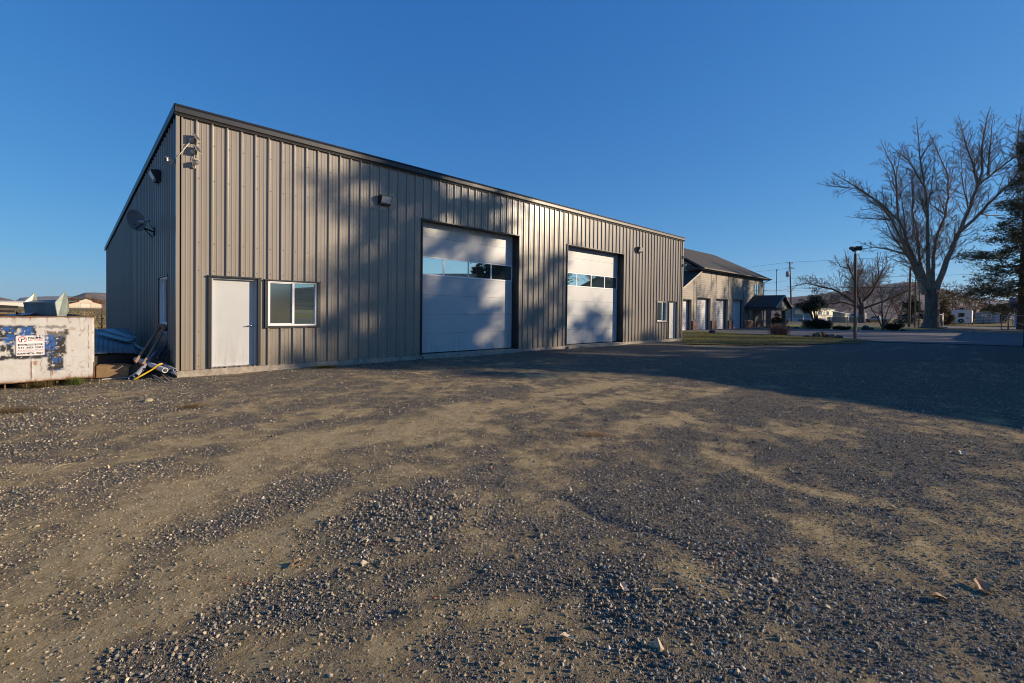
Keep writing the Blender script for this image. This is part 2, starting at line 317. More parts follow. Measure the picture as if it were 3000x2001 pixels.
def stones(x, y, r, protos, rng):
    global _off
    n = len(x); R = rot_mats(n, rng); S = r[:, None] * rng.uniform(.62, 1.15, (n, 3)); dz_ = .5 * np.clip(dirt_mask(x, y) * 1.6 - .2, 0, 1); z = gh(x, y) + r * (rng.uniform(-.1, .5, n) - dz_)
    u = rng.random(n); u2 = rng.random(n)[:, None]
    tone = np.interp(u, [0, .3, .6, .82, .94, 1], [.09, .16, .235, .335, .47, .65])[:, None] * np.ones((1, 3))
    warm = np.where(u2 < .42, [[1.20, .98, .66]], np.where(u2 < .75, [[1.04, .98, .85]], [[1.12, .98, .76]])); red = (rng.random(n) < .004)[:, None]
    dust = np.clip(dirt_mask(x, y) * 1.4 - .22 + .28 * sstep(2.5, -1.5, x), 0, 1)[:, None] * rng.uniform(.25, .95, n)[:, None]; soil = np.array([[.46, .365, .225]]) * rng.uniform(.6, 1.15, n)[:, None]
    c = np.where(red, [[.30, .12, .07]], tone * warm * (1 - dust) + soil * dust); which = rng.integers(0, len(protos), n)
    for k, (pv, pf) in enumerate(protos):
        i = np.where(which == k)[0]
        if not len(i): continue
        v = np.einsum('nij,vj->nvi', R[i], pv) * S[i][:, None, :]; v[..., 0] += x[i, None]; v[..., 1] += y[i, None]; v[..., 2] += z[i, None]
        STONE_V.append(v.reshape(-1, 3)); STONE_F.append((pf[None] + (np.arange(len(i)) * len(pv))[:, None, None] + _off).reshape(-1, 3)); _off += len(i) * len(pv)
        STONE_C.append(np.repeat(c[i], len(pv), 0))
def scatter_ring(d0, d1, dens_g, dens_d, r0, r1, protos, seed, half=1.2):
    rng = np.random.default_rng(seed); n = int(half * 2.2 * (d1 * d1 - d0 * d0) / 2 * dens_g)
    d = np.sqrt(rng.uniform(d0 * d0, d1 * d1, n)); t = rng.uniform(-half, half, n)       # depth along the view of the yard, spread sideways
    fx, fy = math.sin(YAW), math.cos(YAW); x = CAM[0] + d * (fx + t * fy); y = CAM[1] + d * (fy - t * fx)
    dmk = dirt_mask(x, y) + .5 * (fbm(x * 9, y * 9, 77, 2) - .5); prob = dens_d / dens_g + (1 - dens_d / dens_g) * (1 - sstep(.12, .72, dmk))
    keep = (rng.random(n) < prob) & ~((x > -.05) & (x < 24.5) & (y > -.06)) & (y < 3) & (x < 30) & ~((x > 19) & (y > -2.6)) & ~((x > -3.8) & (x < -1.3) & (y > .25))
    x, y = x[keep], y[keep]; heap = sum(a * np.exp(-(((x - hx) ** 2 + (y - hy) ** 2) / (q * .9) ** 2)) for hx, hy, q, a in HEAPS[:5]); r = (1 + .4 * np.clip(heap, 0, 1)) * (r0 + (r1 - r0) * rng.random(len(x)) ** 3.6)
    stones(x, y, r, protos, rng)
scatter_ring(1.5, 4.6, 5000, 2700, .0023, .0125, PROTO_HI, 1)
scatter_ring(4.6, 9., 1750, 1100, .0042, .0165, PROTO_LO, 2)
scatter_ring(9., 16., 520, 380, .007, .02, PROTO_LO, 3)
scatter_ring(1.5, 8., 26, 12, .010, .028, PROTO_HI, 4)
m, nt, b, o = new_mat('gravel_stone')
at = node(nt, 'ShaderNodeVertexColor', layer_name='tone'); n1 = node(nt, 'ShaderNodeTexNoise', Scale=180., Detail=4.); geo = node(nt, 'ShaderNodeNewGeometry'); L(nt, geo.outputs['Position'], n1.inputs['Vector'])
r_ = ramp(nt, n1.outputs['Fac'], [(.3, (.75, .75, .75)), (.7, (1.25, 1.22, 1.18))]); mx = node(nt, 'ShaderNodeMix', data_type='RGBA', blend_type='MULTIPLY'); mx.inputs[0].default_value = 1.
L(nt, at.outputs['Color'], mx.inputs[6]); L(nt, r_.outputs['Color'], mx.inputs[7]); L(nt, mx.outputs[2], b.inputs['Base Color']); b.inputs['Roughness'].default_value = .85; b.inputs['Specular IOR Level'].default_value = .10
so_ = np_obj('gravel', np_mesh('gravel', np.concatenate(STONE_V), np.concatenate(STONE_F), m, {'tone': np.concatenate(STONE_C)}))
tag(so_, 'loose dark grey crushed stone scattered over the yard', 'gravel', kind='stuff'); del STONE_V, STONE_F, STONE_C
# ---------------------------------------------------------------- the metal building (80 x 60 ft, single slope roof)
LEN, WID, ZT, ZB, ZE = 24.384, 17.97, 5.84, .15, 4.30
def siding_mat(name, col, rough=.30):
    m, nt, b, o = new_mat(name); geo = node(nt, 'ShaderNodeNewGeometry')
    mp = node(nt, 'ShaderNodeMapping'); mp.inputs['Scale'].default_value = (1, 1, .12); L(nt, geo.outputs['Position'], mp.inputs['Vector'])
    n = node(nt, 'ShaderNodeTexNoise', Scale=3., Detail=8., Roughness=.65); L(nt, mp.outputs['Vector'], n.inputs['Vector'])
    r = ramp(nt, n.outputs['Fac'], [(.3, tuple(c * .9 for c in col)), (.7, tuple(c * 1.08 for c in col))])
    # dust splashed up from the yard along the lowest half metre
    sx = node(nt, 'ShaderNodeSeparateXYZ'); L(nt, geo.outputs['Position'], sx.inputs[0]); n2 = node(nt, 'ShaderNodeTexNoise', Scale=7., Detail=5.); L(nt, geo.outputs['Position'], n2.inputs['Vector'])
    a = node(nt, 'ShaderNodeMath', operation='MULTIPLY_ADD'); L(nt, n2.outputs['Fac'], a.inputs[0]); a.inputs[1].default_value = -.9; L(nt, sx.outputs['Z'], a.inputs[2])
    mr = node(nt, 'ShaderNodeMapRange'); mr.inputs['From Min'].default_value = -.35; mr.inputs['From Max'].default_value = .35; mr.inputs['To Min'].default_value = .45; mr.inputs['To Max'].default_value = 0.; L(nt, a.outputs[0], mr.inputs['Value'])
    mx = node(nt, 'ShaderNodeMix', data_type='RGBA'); L(nt, mr.outputs['Result'], mx.inputs[0]); L(nt, r.outputs['Color'], mx.inputs[6]); mx.inputs[7].default_value = (.27, .22, .15, 1)
    L(nt, mx.outputs[2], b.inputs['Base Color']); b.inputs['Roughness'].default_value = rough; b.inputs['Specular IOR Level'].default_value = .55
    n3 = node(nt, 'ShaderNodeTexNoise', Scale=1.6, Detail=2.); L(nt, geo.outputs['Position'], n3.inputs['Vector'])
    bp = node(nt, 'ShaderNodeBump', Strength=.12, Distance=.03); L(nt, n3.outputs['Fac'], bp.inputs['Height']); L(nt, bp.outputs['Normal'], b.inputs['Normal'])
    return m
M_SIDING = siding_mat('tan_grey_siding', (.272, .241, .202))
M_TRIM = pm('charcoal_trim', (.02, .022, .025), .42, var=.15, scale=3)
M_SILVER = pm('bright_steel', (.62, .62, .62), .25, 1., var=.1)
M_CONC = pm('concrete', (.33, .29, .235), .9, var=.3, scale=9, bump=.4, bscale=70)
def door_mat(name, col):
    m, nt, b, o = new_mat(name); geo = node(nt, 'ShaderNodeNewGeometry'); pos = geo.outputs['Position']; sx = node(nt, 'ShaderNodeSeparateXYZ'); L(nt, pos, sx.inputs[0])
    mp = node(nt, 'ShaderNodeMapping'); mp.inputs['Scale'].default_value = (5, 5, .35); L(nt, pos, mp.inputs['Vector']); n = node(nt, 'ShaderNodeTexNoise', Scale=2.2, Detail=7., Roughness=.7); L(nt, mp.outputs['Vector'], n.inputs['Vector'])
    n2 = node(nt, 'ShaderNodeTexNoise', Scale=1.3, Detail=8., Roughness=.7); L(nt, pos, n2.inputs['Vector'])
    # dust from the yard near the ground and rusty drip stains under the header
    lo = node(nt, 'ShaderNodeMapRange'); lo.inputs['From Min'].default_value = 1.1; lo.inputs['From Max'].default_value = .15; L(nt, sx.outputs['Z'], lo.inputs['Value'])
    hi = node(nt, 'ShaderNodeMapRange'); hi.inputs['From Min'].default_value = 4.0; hi.inputs['From Max'].default_value = 4.5; L(nt, sx.outputs['Z'], hi.inputs['Value'])
    a = node(nt, 'ShaderNodeMath', operation='ADD'); L(nt, lo.outputs['Result'], a.inputs[0]); L(nt, hi.outputs['Result'], a.inputs[1]); r = ramp(nt, n.outputs['Fac'], [(.45, (0, 0, 0)), (.75, (.6, .6, .6))]); q = node(nt, 'ShaderNodeMath', operation='MULTIPLY'); L(nt, a.outputs[0], q.inputs[0]); L(nt, r.outputs['Color'], q.inputs[1])
    rb = ramp(nt, n2.outputs['Fac'], [(.3, tuple(c * .93 for c in col)), (.7, tuple(c * 1.04 for c in col))]); x = node(nt, 'ShaderNodeMix', data_type='RGBA'); L(nt, q.outputs[0], x.inputs[0]); L(nt, rb.outputs['Color'], x.inputs[6]); x.inputs[7].default_value = (.26, .20, .13, 1)
    L(nt, x.outputs[2], b.inputs['Base Color']); b.inputs['Roughness'].default_value = .38; bp = node(nt, 'ShaderNodeBump', Strength=.12, Distance=.02); L(nt, n2.outputs['Fac'], bp.inputs['Height']); L(nt, bp.outputs['Normal'], b.inputs['Normal']); return m
M_WHITE = door_mat('white_door_paint', (.505, .52, .527))
M_VINYL = pm('white_vinyl', (.78, .78, .78), .35, var=.03)
M_SCREW = pm('screw_head', (.10, .09, .08), .5)
M_GLASS = glass_mat('window_glass', (.014, .026, .026), .46, (.80, 1., .95))
M_GLASS2 = glass_mat('door_light_glass', (.05, .07, .075), .60, (.85, 1., 1.))
M_SCREENED = glass_mat('screened_glass', (.055, .055, .048), .22, (.82, 1., .93), .10)
M_BLACK = pm('black_metal', (.012, .012, .013), .45)
M_ROOFM = pm('dark_roof_metal', (.05, .055, .06), .35, .3)

shed = empty('metal_building', (0, 0, 0), 'big tan ribbed metal workshop with dark trim and two tall white roll-up doors', 'building')
def profile(length, first):
    """break points (s, depth) of a 12 inch ribbed panel"""
    pts = [(0., 0.)]; s = first - FT
    while s < length:
        for ds, d in ((-.036, 0), (-.016, .042), (.014, .042), (.036, 0), (.09, 0), (.100, .006), (.112, .006), (.122, 0), (.183, 0), (.193, .006), (.205, .006), (.215, 0)):
            q = s + ds
            if 0.001 < q < length - .001: pts.append((q, d))
        s += FT
    pts.append((length, 0.)); return sorted(pts)
def corrugated(name, org, sdir, ndir, length, first, zb, zt, holes, parent, mat=M_SIDING, screws=()):
    org = Vector(org); sd = Vector(sdir); nd = Vector(ndir); P = profile(length, first); S = [p[0] for p in P]; D = [p[1] for p in P]
    cuts = sorted(set(S + [e for h in holes for e in h[:2]])); mb = MB()
    dep = lambda s: float(np.interp(s, S, D))
    for a, b in zip(cuts[:-1], cuts[1:]):
        if b - a < 1e-5: continue
        mid = (a + b) / 2; spans = [(zb, None)]
        for h0, h1, hz0, hz1 in holes:
            if h0 <= mid <= h1:
                spans = ([(zb, hz0)] if hz0 > zb + .02 else []) + [(hz1, None)]
        for z0, z1 in spans:
            pa = org + sd * a + nd * dep(a); pb = org + sd * b + nd * dep(b)
            za = zt(a) if z1 is None else z1; zb_ = zt(b) if z1 is None else z1
            mb.add([pa + Vector((0, 0, z0)), pb + Vector((0, 0, z0)), pb + Vector((0, 0, zb_)), pa + Vector((0, 0, za))], [(0, 1, 2, 3)])
    # screw heads in rows along the girts, on the flat beside the ribs
    mb.cur = 1
    for zr, step, off, sz, lim in screws:
        q = first + off
        while q < min(length, lim):
            if zr < zt(q) - .15 and not any(h[0] - .09 < q < h[1] + .09 and h[2] - .06 < zr < h[3] + .04 for h in holes):
                c = org + sd * q + nd * (dep(q) + .003); e1 = sd * sz; e2 = Vector((0, 0, sz)); k = nd * .006; z = Vector((0, 0, zr))
                mb.add([c + z - e1 - e2, c + z + e1 - e2, c + z + e1 + e2, c + z - e1 + e2, c + z - e1 - e2 + k, c + z + e1 - e2 + k, c + z + e1 + e2 + k, c + z - e1 + e2 + k], [(4, 5, 6, 7), (0, 1, 5, 4), (1, 2, 6, 5), (2, 3, 7, 6), (3, 0, 4, 7)])
            q += step
    return mb.build(name, [mat, M_SCREW], parent)
DOOR = (.64, 1.62, .17, 2.29); WIN = (1.85, 3.08, 1.13, 2.27); BIG = (6.40, 10.73, .15, 4.45); SEC = (13.69, 18.04, .15, 4.44); FWIN = (21.42, 22.57, 1.14, 2.25); FDOOR = (22.77, 23.67, .17, 2.27)
front = corrugated('front_wall', (0, 0, 0), (1, 0, 0), (0, -1, 0), LEN, .345, ZB, lambda s: ZT, [DOOR, WIN, BIG, SEC, FWIN, FDOOR], shed, screws=[(z_, FT, .052, .009, 15.) for z_ in (.22, .47, 1.02, 2.42, 3.05, 4.5, 5.3, 5.72)])
SWIN = (.99, 2.25, 1.15, 2.31)
zs = lambda y: ZT + (ZE - ZT) * y / WID
side = corrugated('side_wall', (0, 0, 0), (0, 1, 0), (-1, 0, 0), WID, .32, ZB, lambda s: zs(s), [SWIN], shed, screws=[(z_, 3 * FT, .69, .012, 18.) for z_ in (2.05, 2.98, 4.1, 5.1)])
corrugated('far_side_wall', (LEN, 0, 0), (0, 1, 0), (1, 0, 0), WID, .32, ZB, lambda s: zs(s), [], shed)
corrugated('back_wall', (0, WID, 0), (1, 0, 0), (0, 1, 0), LEN, .345, ZB, lambda s: ZE, [], shed)
# corner, base and opening trim
mb = MB(); mb.box(-.042, -.042, ZB, .085, -.003, ZT); mb.box(-.042, -.0029, ZB, -.003, .085, ZT); mb.build('corner_trim', M_SIDING, shed)
mb = MB(); mb.box(LEN - .085, -.042, ZB, LEN + .042, -.003, ZT); mb.box(LEN + .003, -.0029, ZB, LEN + .042, .1, ZT); mb.build('corner_trim', M_SIDING, shed)
mb = MB(); mb.box(-.02, -.045, -.3, LEN + .02, .3, ZB - .004); mb.box(-.02, .301, -.3, LEN + .02, WID + .02, ZB - .006); fnd = mb.build('foundation', M_CONC, shed)
mb = MB(); mb.box(BIG[0], -.16, -.2, BIG[1], -.046, .125); mb.build('concrete_sill', M_CONC, shed)
mb = MB(); mb.box(SEC[0], -.16, -.2, SEC[1], -.046, .125); mb.build('concrete_sill', M_CONC, shed)
# roof, front fascia with rounded top, gutter lip, rake trim
mb = MB(); ov = .06
mb.add([(-ov, -ov, ZT + .17), (LEN + ov, -ov, ZT + .17), (LEN + ov, WID + ov, ZE + .17), (-ov, WID + ov, ZE + .17), (-ov, -ov, ZT + .10), (LEN + ov, -ov, ZT + .10), (LEN + ov, WID + ov, ZE + .10), (-ov, WID + ov, ZE + .10)],
       [(0, 1, 2, 3), (7, 6, 5, 4), (0, 4, 5, 1), (1, 5, 6, 2), (2, 6, 7, 3), (3, 7, 4, 0)]); mb.build('roof', M_ROOFM, shed)
prof = [(-.045, -.035), (-.075, -.03), (-.085, .0), (-.115, .02), (-.115, .12), (-.10, .145), (-.085, .15), (-.10, .165), (-.085, .20), (-.03, .215), (.05, .20), (.05, .18), (-.045, .17)]
mb = MB(); mb.prism([(-.075, y, ZT + z) for y, z in prof], (LEN + .15, 0, 0))
mb.cur = 1
for k in range(9): x = min(LEN * k / 8, LEN - .04); mb.box(x - .012, -.1175, ZT + .03, x + .012, -.1145, ZT + .115)
fas = mb.build('eave_trim', [M_TRIM, M_BLACK], shed, .004)
mb = MB(); mb.prism([(0, -.043, ZT - .036), (0, -.07, ZT - .040), (0, -.07, ZT - .034), (0, -.043, ZT - .030)], (LEN, 0, 0)); mb.build('gutter_lip', pm('pale_trim', (.10, .092, .08), .4), shed)
for x in (-.085, LEN + .055):
    mb = MB(); mb.prism([(x, -.07, ZT + .02), (x, WID + .07, ZE + .02), (x, WID + .07, ZE + .20), (x, -.07, ZT + .20)], (.03, 0, 0))
    mb.build('rake_trim', M_TRIM, shed)
mb = MB(); mb.box(-.02, WID + .04, ZE - .05, LEN + .02, WID + .12, ZE + .14); mb.build('back_gutter', M_TRIM, shed)
def opening_trim(h, depth, w=.075, head=.03, sill=False):
    mb = MB(); s0, s1, z0, z1 = h; p = .052
    mb.box(s0 - w, -p, z0 - (.05 if sill else .0), s0, depth, z1); mb.box(s1, -p, z0 - (.05 if sill else .0), s1 + w, depth, z1)
    mb.box(s0 - w - .015, -p - .02, z1 + .0005, s1 + w + .015, depth, z1 + head)
    if sill: mb.box(s0 + .0005, -p + .002, z0 - .05, s1 - .0005, depth, z0 - .0005)
    return mb
opening_trim(DOOR, .14, .065).build('door_trim', M_TRIM, shed); opening_trim(FDOOR, .14, .05).build('door_trim', M_TRIM, shed)
opening_trim(BIG, .34, .04).build('door_trim', M_TRIM, shed); opening_trim(SEC, .34, .04).build('door_trim', M_TRIM, shed)
opening_trim(WIN, .06, .07, .025, True).build('window_trim', M_TRIM, shed); opening_trim(FWIN, .06, .05, .025, True).build('window_trim', M_TRIM, shed)
def man_door(h, handle_right=True):
    s0, s1, z0, z1 = h
    mb = MB(); y = .10
    mb.box(s0 + .045, y, z0 + .012, s1 - .045, y + .045, z1 - .05); slab = mb.build('door', M_WHITE, shed, .003)
    mb = MB(); mb.box(s0 + .0005, .02, z0, s0 + .042, .16, z1 - .0005); mb.box(s1 - .042, .02, z0, s1 - .0005, .16, z1 - .0005); mb.box(s0 + .0425, .02, z1 - .046, s1 - .0425, .16, z1 - .0005); mb.build('frame', M_WHITE, slab, .003)
    mb = MB(); mb.box(s0 + .043, .0, z0 - .012, s1 - .043, .15, z0 + .009); mb.build('threshold', M_SILVER, slab)
    mb = MB(); x = s1 - .105; z = z0 + .97; mb.lathe([(0, -.012), (.032, -.012), (.034, 0.), (.034, .01)], (x, y - .001, z), (0, 1, 0), 18); mb.tube([(x, y, z), (x, y - .055, z)], .011, 10)
    mb.tube([(x, y - .055, z), (x - .03, y - .06, z), (x - .125, y - .055, z - .006)], [.012, .012, .009], 10); mb.build('handle', M_SILVER, slab)
    return slab
man_door(DOOR); man_door(FDOOR)
def slider_window(h, axis='x', y=.02, screen=True, left=None):
    s0, s1, z0, z1 = h; f = .042; mid = (s0 + s1) / 2
    P = (lambda a, b, z, a2, b2, z2: (a, b, z, a2, b2, z2)) if axis == 'x' else (lambda a, b, z, a2, b2, z2: (b, a, z, b2, a2, z2))
    mb = MB()
    mb.box(*P(s0, y - .045, z0, s0 + f, y + .04, z1)); mb.box(*P(s1 - f, y - .045, z0, s1, y + .04, z1))
    mb.box(*P(s0 + f, y - .045, z0, s1 - f, y + .04, z0 + f)); mb.box(*P(s0 + f, y - .045, z1 - f, s1 - f, y + .04, z1)); mb.box(*P(mid - .022, y - .045, z0 + f, mid + .03, y + .04, z1 - f))
    # sliding sash rails
    mb.box(*P(s0 + f, y - .03, z0 + f, s0 + f + .022, y + .03, z1 - f)); mb.box(*P(s0 + f + .022, y - .03, z0 + f, mid - .022, y + .03, z0 + f + .022)); mb.box(*P(s0 + f + .022, y - .03, z1 - f - .022, mid - .022, y + .03, z1 - f))
    w_ = mb.build('window', M_VINYL, shed, .003)
    mb = MB(); mb.box(*P(s0 + f + .02, y + .004, z0 + f + .02, mid - .02, y + .012, z1 - f - .02)); mb.build('pane', left or M_SCREENED, w_)
    mb = MB(); mb.box(*P(mid + .028, y + .018, z0 + f - .004, s1 - f + .004, y + .026, z1 - f + .004)); mb.build('pane', M_GLASS, w_)
    return w_
slider_window(WIN); slider_window(FWIN)
slider_window(SWIN, 'y', .02, True, pm('insect_screen', (.03, .033, .038), .8))
mb = MB(); s0, s1, z0, z1 = SWIN
mb.box(-.052, s0 - .06, z0 - .05, .06, s0, z1); mb.box(-.052, s1, z0 - .05, .06, s1 + .06, z1); mb.box(-.07, s0 - .075, z1 + .0005, .06, s1 + .075, z1 + .025); mb.box(-.05, s0 + .0005, z0 - .05, .06, s1 - .0005, z0 - .0005); mb.build('window_trim', M_TRIM, shed)
def sectional_door(h):
    s0, s1, z0, z1 = h; y = .315; sec = (z1 - z0 + .15) / 7; seal = .03
    m = MB(); zz = [z0 + seal + sec * k for k in range(8)]
    for k in range(7):
        if k == 4: continue
        a, b = zz[k] + .003, zz[k + 1] - .003
        m.box(s0 - .02, y, a, s1 + .02, y + .045, b)
        n_r = 6                                                     # faint pressed lines across each panel
        for q in range(1, n_r): m.box(s0 - .02, y - .0015, a + (b - a) * q / n_r - .002, s1 + .02, y + .001, a + (b - a) * q / n_r + .002)
    d = m.build('garage_door', M_WHITE, shed)
    mb = MB(); mb.box(s0, y + .004, z0 + .002, s1, y + .03, z0 + seal); mb.build('bottom_seal', M_BLACK, d)
    a, b = zz[4] + .003, zz[5] - .003; n = 4; st = .055; wd = (s1 - s0 + .04)
    mb = MB(); x0 = s0 - .02; mb.box(x0, y - .004, a, x0 + wd, y + .04, a + .05); mb.box(x0, y - .004, b - .05, x0 + wd, y + .04, b)
    for k in range(n + 1): c = x0 + .03 + (wd - .06) * k / n; mb.box(c - st / 2, y - .0038, a + .05, c + st / 2, y + .04, b - .05)
    fr = mb.build('window_section', M_VINYL, d, .003)
    for k in range(n):
        c0 = x0 + .03 + (wd - .06) * k / n + st / 2; c1 = x0 + .03 + (wd - .06) * (k + 1) / n - st / 2
        mb = MB(); mb.box(c0 - .003, y + .012, a + .047, c1 + .003, y + .022, b - .047); mb.build('pane', M_GLASS2, fr)
    return d
bd = sectional_door(BIG); sectional_door(SEC)
# small dents in the lowest section of the big door, and the wall behind the doors
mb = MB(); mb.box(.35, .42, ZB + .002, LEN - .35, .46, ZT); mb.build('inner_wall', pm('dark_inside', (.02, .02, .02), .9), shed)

# ---- fittings on the walls
def wall_light(loc, rotz, label):
    e = empty('wall_light', loc, label, 'wall light', 'wall pack lights on the metal building'); e.rotation_euler = (0, 0, rotz)
    # local frame: x along the wall, -y outward
    w, h = .36, .27
    mb = MB(); mb.prism([(-w / 2, 0, -h / 2), (-w / 2, -.10, -h / 2), (-w / 2, -.105, -h / 2 + .05), (-w / 2, -.20, h / 2 - .045), (-w / 2, -.20, h / 2 - .01), (-w / 2, -.05, h / 2 + .015), (-w / 2, 0, h / 2)], (w, 0, 0))
    mb.build('housing', M_BLACK, e, .006, world=False)
    mb = MB(); mb.prism([(-w / 2 + .025, -.104, -h / 2 + .045), (-w / 2 + .025, -.125, -h / 2 + .05), (-w / 2 + .025, -.207, h / 2 - .05), (-w / 2 + .025, -.19, h / 2 - .047)], (w - .05, 0, 0)); mb.build('lens', M_LENS, e, .004, world=False)
    mb = MB(); mb.tube([(.03, -.09, h / 2), (.03, -.09, h / 2 + .045), (.03, -.10, h / 2 + .055)], [.014, .018, .012], 10); mb.build('photocell', M_SILVER, e, world=False)
    return e
M_LENS = pm('prismatic_lens', (.45, .5, .53), .18, var=.2, scale=20, bump=.5, bscale=90, stretch=(1, 1, 1))
wl = wall_light((5.03, -.03, 4.80), 0, 'black wall light left of the larger roll-up door')
copy_thing(wl, (19.4, -.03, 4.80), 'black wall light to the right of the smaller roll-up door', (0, 0, 0))
copy_thing(wl, (-.03, 2.22, 4.88), 'black wall light on the shaded gable side near the corner', (0, 0, -math.pi / 2))
# outlet box on the wall between the two big doors
e = empty('outlet_box', (12.94, -.03, .84), 'small grey outlet box low on the wall between the roll-up doors', 'outlet box')
mb = MB(); mb.box(-.06, -.05, -.09, .06, 0, .09); mb.build('box', pm('grey_plastic', (.28, .27, .25), .5), e, .008, world=False); mb = MB(); mb.lathe([(0, .0), (.04, 0), (.045, -.03), (.04, -.035), (0, -.035)], (0, -.05, .02), (0, 1, 0), 16); mb.build('cover', pm('grey_plastic_pale', (.4, .39, .36), .5), e, world=False)
# solar panels and cameras on the corner
M_CAMW = pm('camera_white', (.62, .58, .48), .4, var=.05)
def solar(loc, tilt, label):
    e = empty('solar_panel', loc, label, 'solar panel', 'small solar panels at the building corner')
    mb = MB(); mb.lathe([(0, .03), (.035, .03), (.05, 0), (.05, -.015), (.03, -.03), (.02, -.05)], (-.02, .05, -.03), (0, -1, 0), 16); mb.tube([(-.02, .03, -.03), (0, -.02, .0), (.02, -.055, .01)], .012, 8); mb.build('bracket', M_CAMW, e, world=False)
    n = Vector((.60, -.58, .55)).normalized(); a = Vector((-.70, -.71, 0)).normalized(); a = (a - n * a.dot(n)).normalized(); b = n.cross(a); c = Vector((.045, -.08, .01))
    b = b * math.cos(tilt) + a * math.sin(tilt); a = b.cross(n)
    W, H = .075, .095
    def slab(w, h, t0, t1): return [c + a * sx * w + b * sy * h + n * t for t in (t0, t1) for sx, sy in ((-1, -1), (1, -1), (1, 1), (-1, 1))]
    mb = MB(); mb.add(slab(W, H, -.008, .006), [(0, 3, 2, 1), (4, 5, 6, 7), (0, 1, 5, 4), (1, 2, 6, 5), (2, 3, 7, 6), (3, 0, 4, 7)]); fr = mb.build('frame', M_CAMW, e, world=False)
    mb = MB(); mb.add(slab(W - .009, H - .009, .0065, .009), [(0, 3, 2, 1), (4, 5, 6, 7), (0, 1, 5, 4), (1, 2, 6, 5), (2, 3, 7, 6), (3, 0, 4, 7)]); mb.build('cells', pm('solar_cells', (.03, .035, .05), .25), e, world=False)
solar((.275, -.05, 5.375), 0, 'upper small solar panel beside the building corner'); solar((.295, -.05, 5.115), .18, 'lower small solar panel, just above the front camera')
def camera_dev(name, loc, rotz, label, black=True):
    e = empty(name, loc, label, 'security camera', 'security cameras on the metal building'); e.rotation_euler = (0, 0, rotz)
    mb = MB(); mb.lathe([(0, .0), (.045, 0), (.045, -.015), (.025, -.035)], (0, 0, -.06), (0, 1, 0), 16); mb.tube([(0, -.03, -.06), (0, -.07, -.055), (0, -.085, -.015)], .012, 8); mb.build('bracket', M_CAMW, e, world=False)
    mb = MB(); mb.box(-.036, -.19, -.03, .036, -.03, .045); b = mb.build('body', M_CAMW, e, .012, world=False)
    mb = MB(); mb.box(-.045, -.215, .047, .045, -.02, .055); mb.build('hood', M_CAMW, e, .003, world=False)
    mb = MB(); mb.box(-.03, -.194, -.026, .03, -.189, .035); lens = mb.build('lens', M_BLACK, e, .003, world=False)
    mb = MB(); mb.tube([(.015, -.03, .05), (.03, -.02, .14)], .006, 6); mb.build('antenna', M_CAMW, e, world=False)
    return e
c1 = camera_dev('security_camera', (.285, -.03, 4.80), .18, 'white security camera with black face on the sunlit corner')
copy_thing(c1, (-.03, .17, 4.81), 'white security camera on the shaded side of the near corner, looking left', (0, 0, -math.pi / 2 + .35))
copy_thing(c1, (24.30, -.03, 4.88), 'upper security camera at the far right corner of the workshop', (0, 0, .5), scale=(1.2, 1.2, 1.2))
copy_thing(c1, (24.33, -.03, 4.42), 'lower security camera at the far right corner of the workshop', (0, 0, .7), scale=(1.2, 1.2, 1.2))
mb = MB(); mb.tube([(.235, -.045, 5.34), (.20, -.05, 5.25), (.10, -.055, 5.08), (.02, -.055, 4.95), (-.03, -.05, 4.90)], .009, 6)
tag(mb.build('cable', M_CAMW), 'white cable running down the corner from the upper solar panel', 'cable')
mb = MB(); mb.tube([(.29, -.045, 5.07), (.30, -.06, 4.98), (.29, -.06, 4.90)], .008, 6); tag(mb.build('cable', M_CAMW), 'short white cable from the lower solar panel to the camera', 'cable')
# satellite dish on the gable side
e = empty('satellite_dish', (0, 3.06, 3.58), 'grey satellite dish on the shaded gable side', 'satellite dish')
dc = Vector((-.48, 2.86, 3.79)); nrm = Vector((.60, -.78, .12)).normalized()
mb = MB(); R = .265; prof = [(R * k / 9, .065 * (k / 9) ** 2) for k in range(10)]; mb.lathe(prof + [(R + .005, .069), (R, .056)] + [(R * k / 9, .065 * (k / 9) ** 2 - .012) for k in range(9, -1, -1)], dc, nrm, 40); dish = mb.build('dish', pm('dish_grey', (.34, .36, .38), .5, var=.06), e)
mb = MB(); mb.lathe([(R + .001, .06), (R + .008, .064), (R + .008, .07), (R + .001, .074), (R - .003, .07)], dc, nrm, 40); mb.build('rim', pm('dish_rim', (.42, .40, .30), .5), dish)
low = dc + Vector((0, 0, -1)) * .22 + nrm * .04; lnb = dc + nrm * .27 + Vector((0, 0, -.06))
mb = MB(); mb.tube([low, lnb + Vector((0, 0, -.06))], .014, 8); arm = mb.build('feed_arm', M_BLACK, e)
mb = MB(); mb.tube([lnb + nrm * .05, lnb - nrm * .03, lnb - nrm * .09], [.035, .04, .055], 14); mb.tube([lnb + Vector((.07, 0, .02)) + nrm * .05, lnb + Vector((.07, 0, .02)) - nrm * .07], [.03, .045], 12); mb.build('receiver', pm('receiver_grey', (.45, .46, .47), .45), arm)
mb = MB(); foot = Vector((-.04, 3.06, 3.58)); mb.tube([dc - nrm * .03, dc - nrm * .10 + Vector((.05, -.1, -.08)), Vector((-.30, 3.02, 3.66)), foot], .02, 8); mb.tube([Vector((-.28, 3.0, 3.66)), foot + Vector((0, .3, -.1))], .012, 6); mb.box(-.06, 2.98, 3.48, -.035, 3.14, 3.70); mb.build('mast', M_BLACK, e)
mb = MB(); mb.tube([lnb, lnb + Vector((.12, -.2, .03)), Vector((-.15, 2.9, 3.76)), Vector((-.06, 3.06, 3.66))], .006, 6); mb.build('cable', M_BLACK, e)
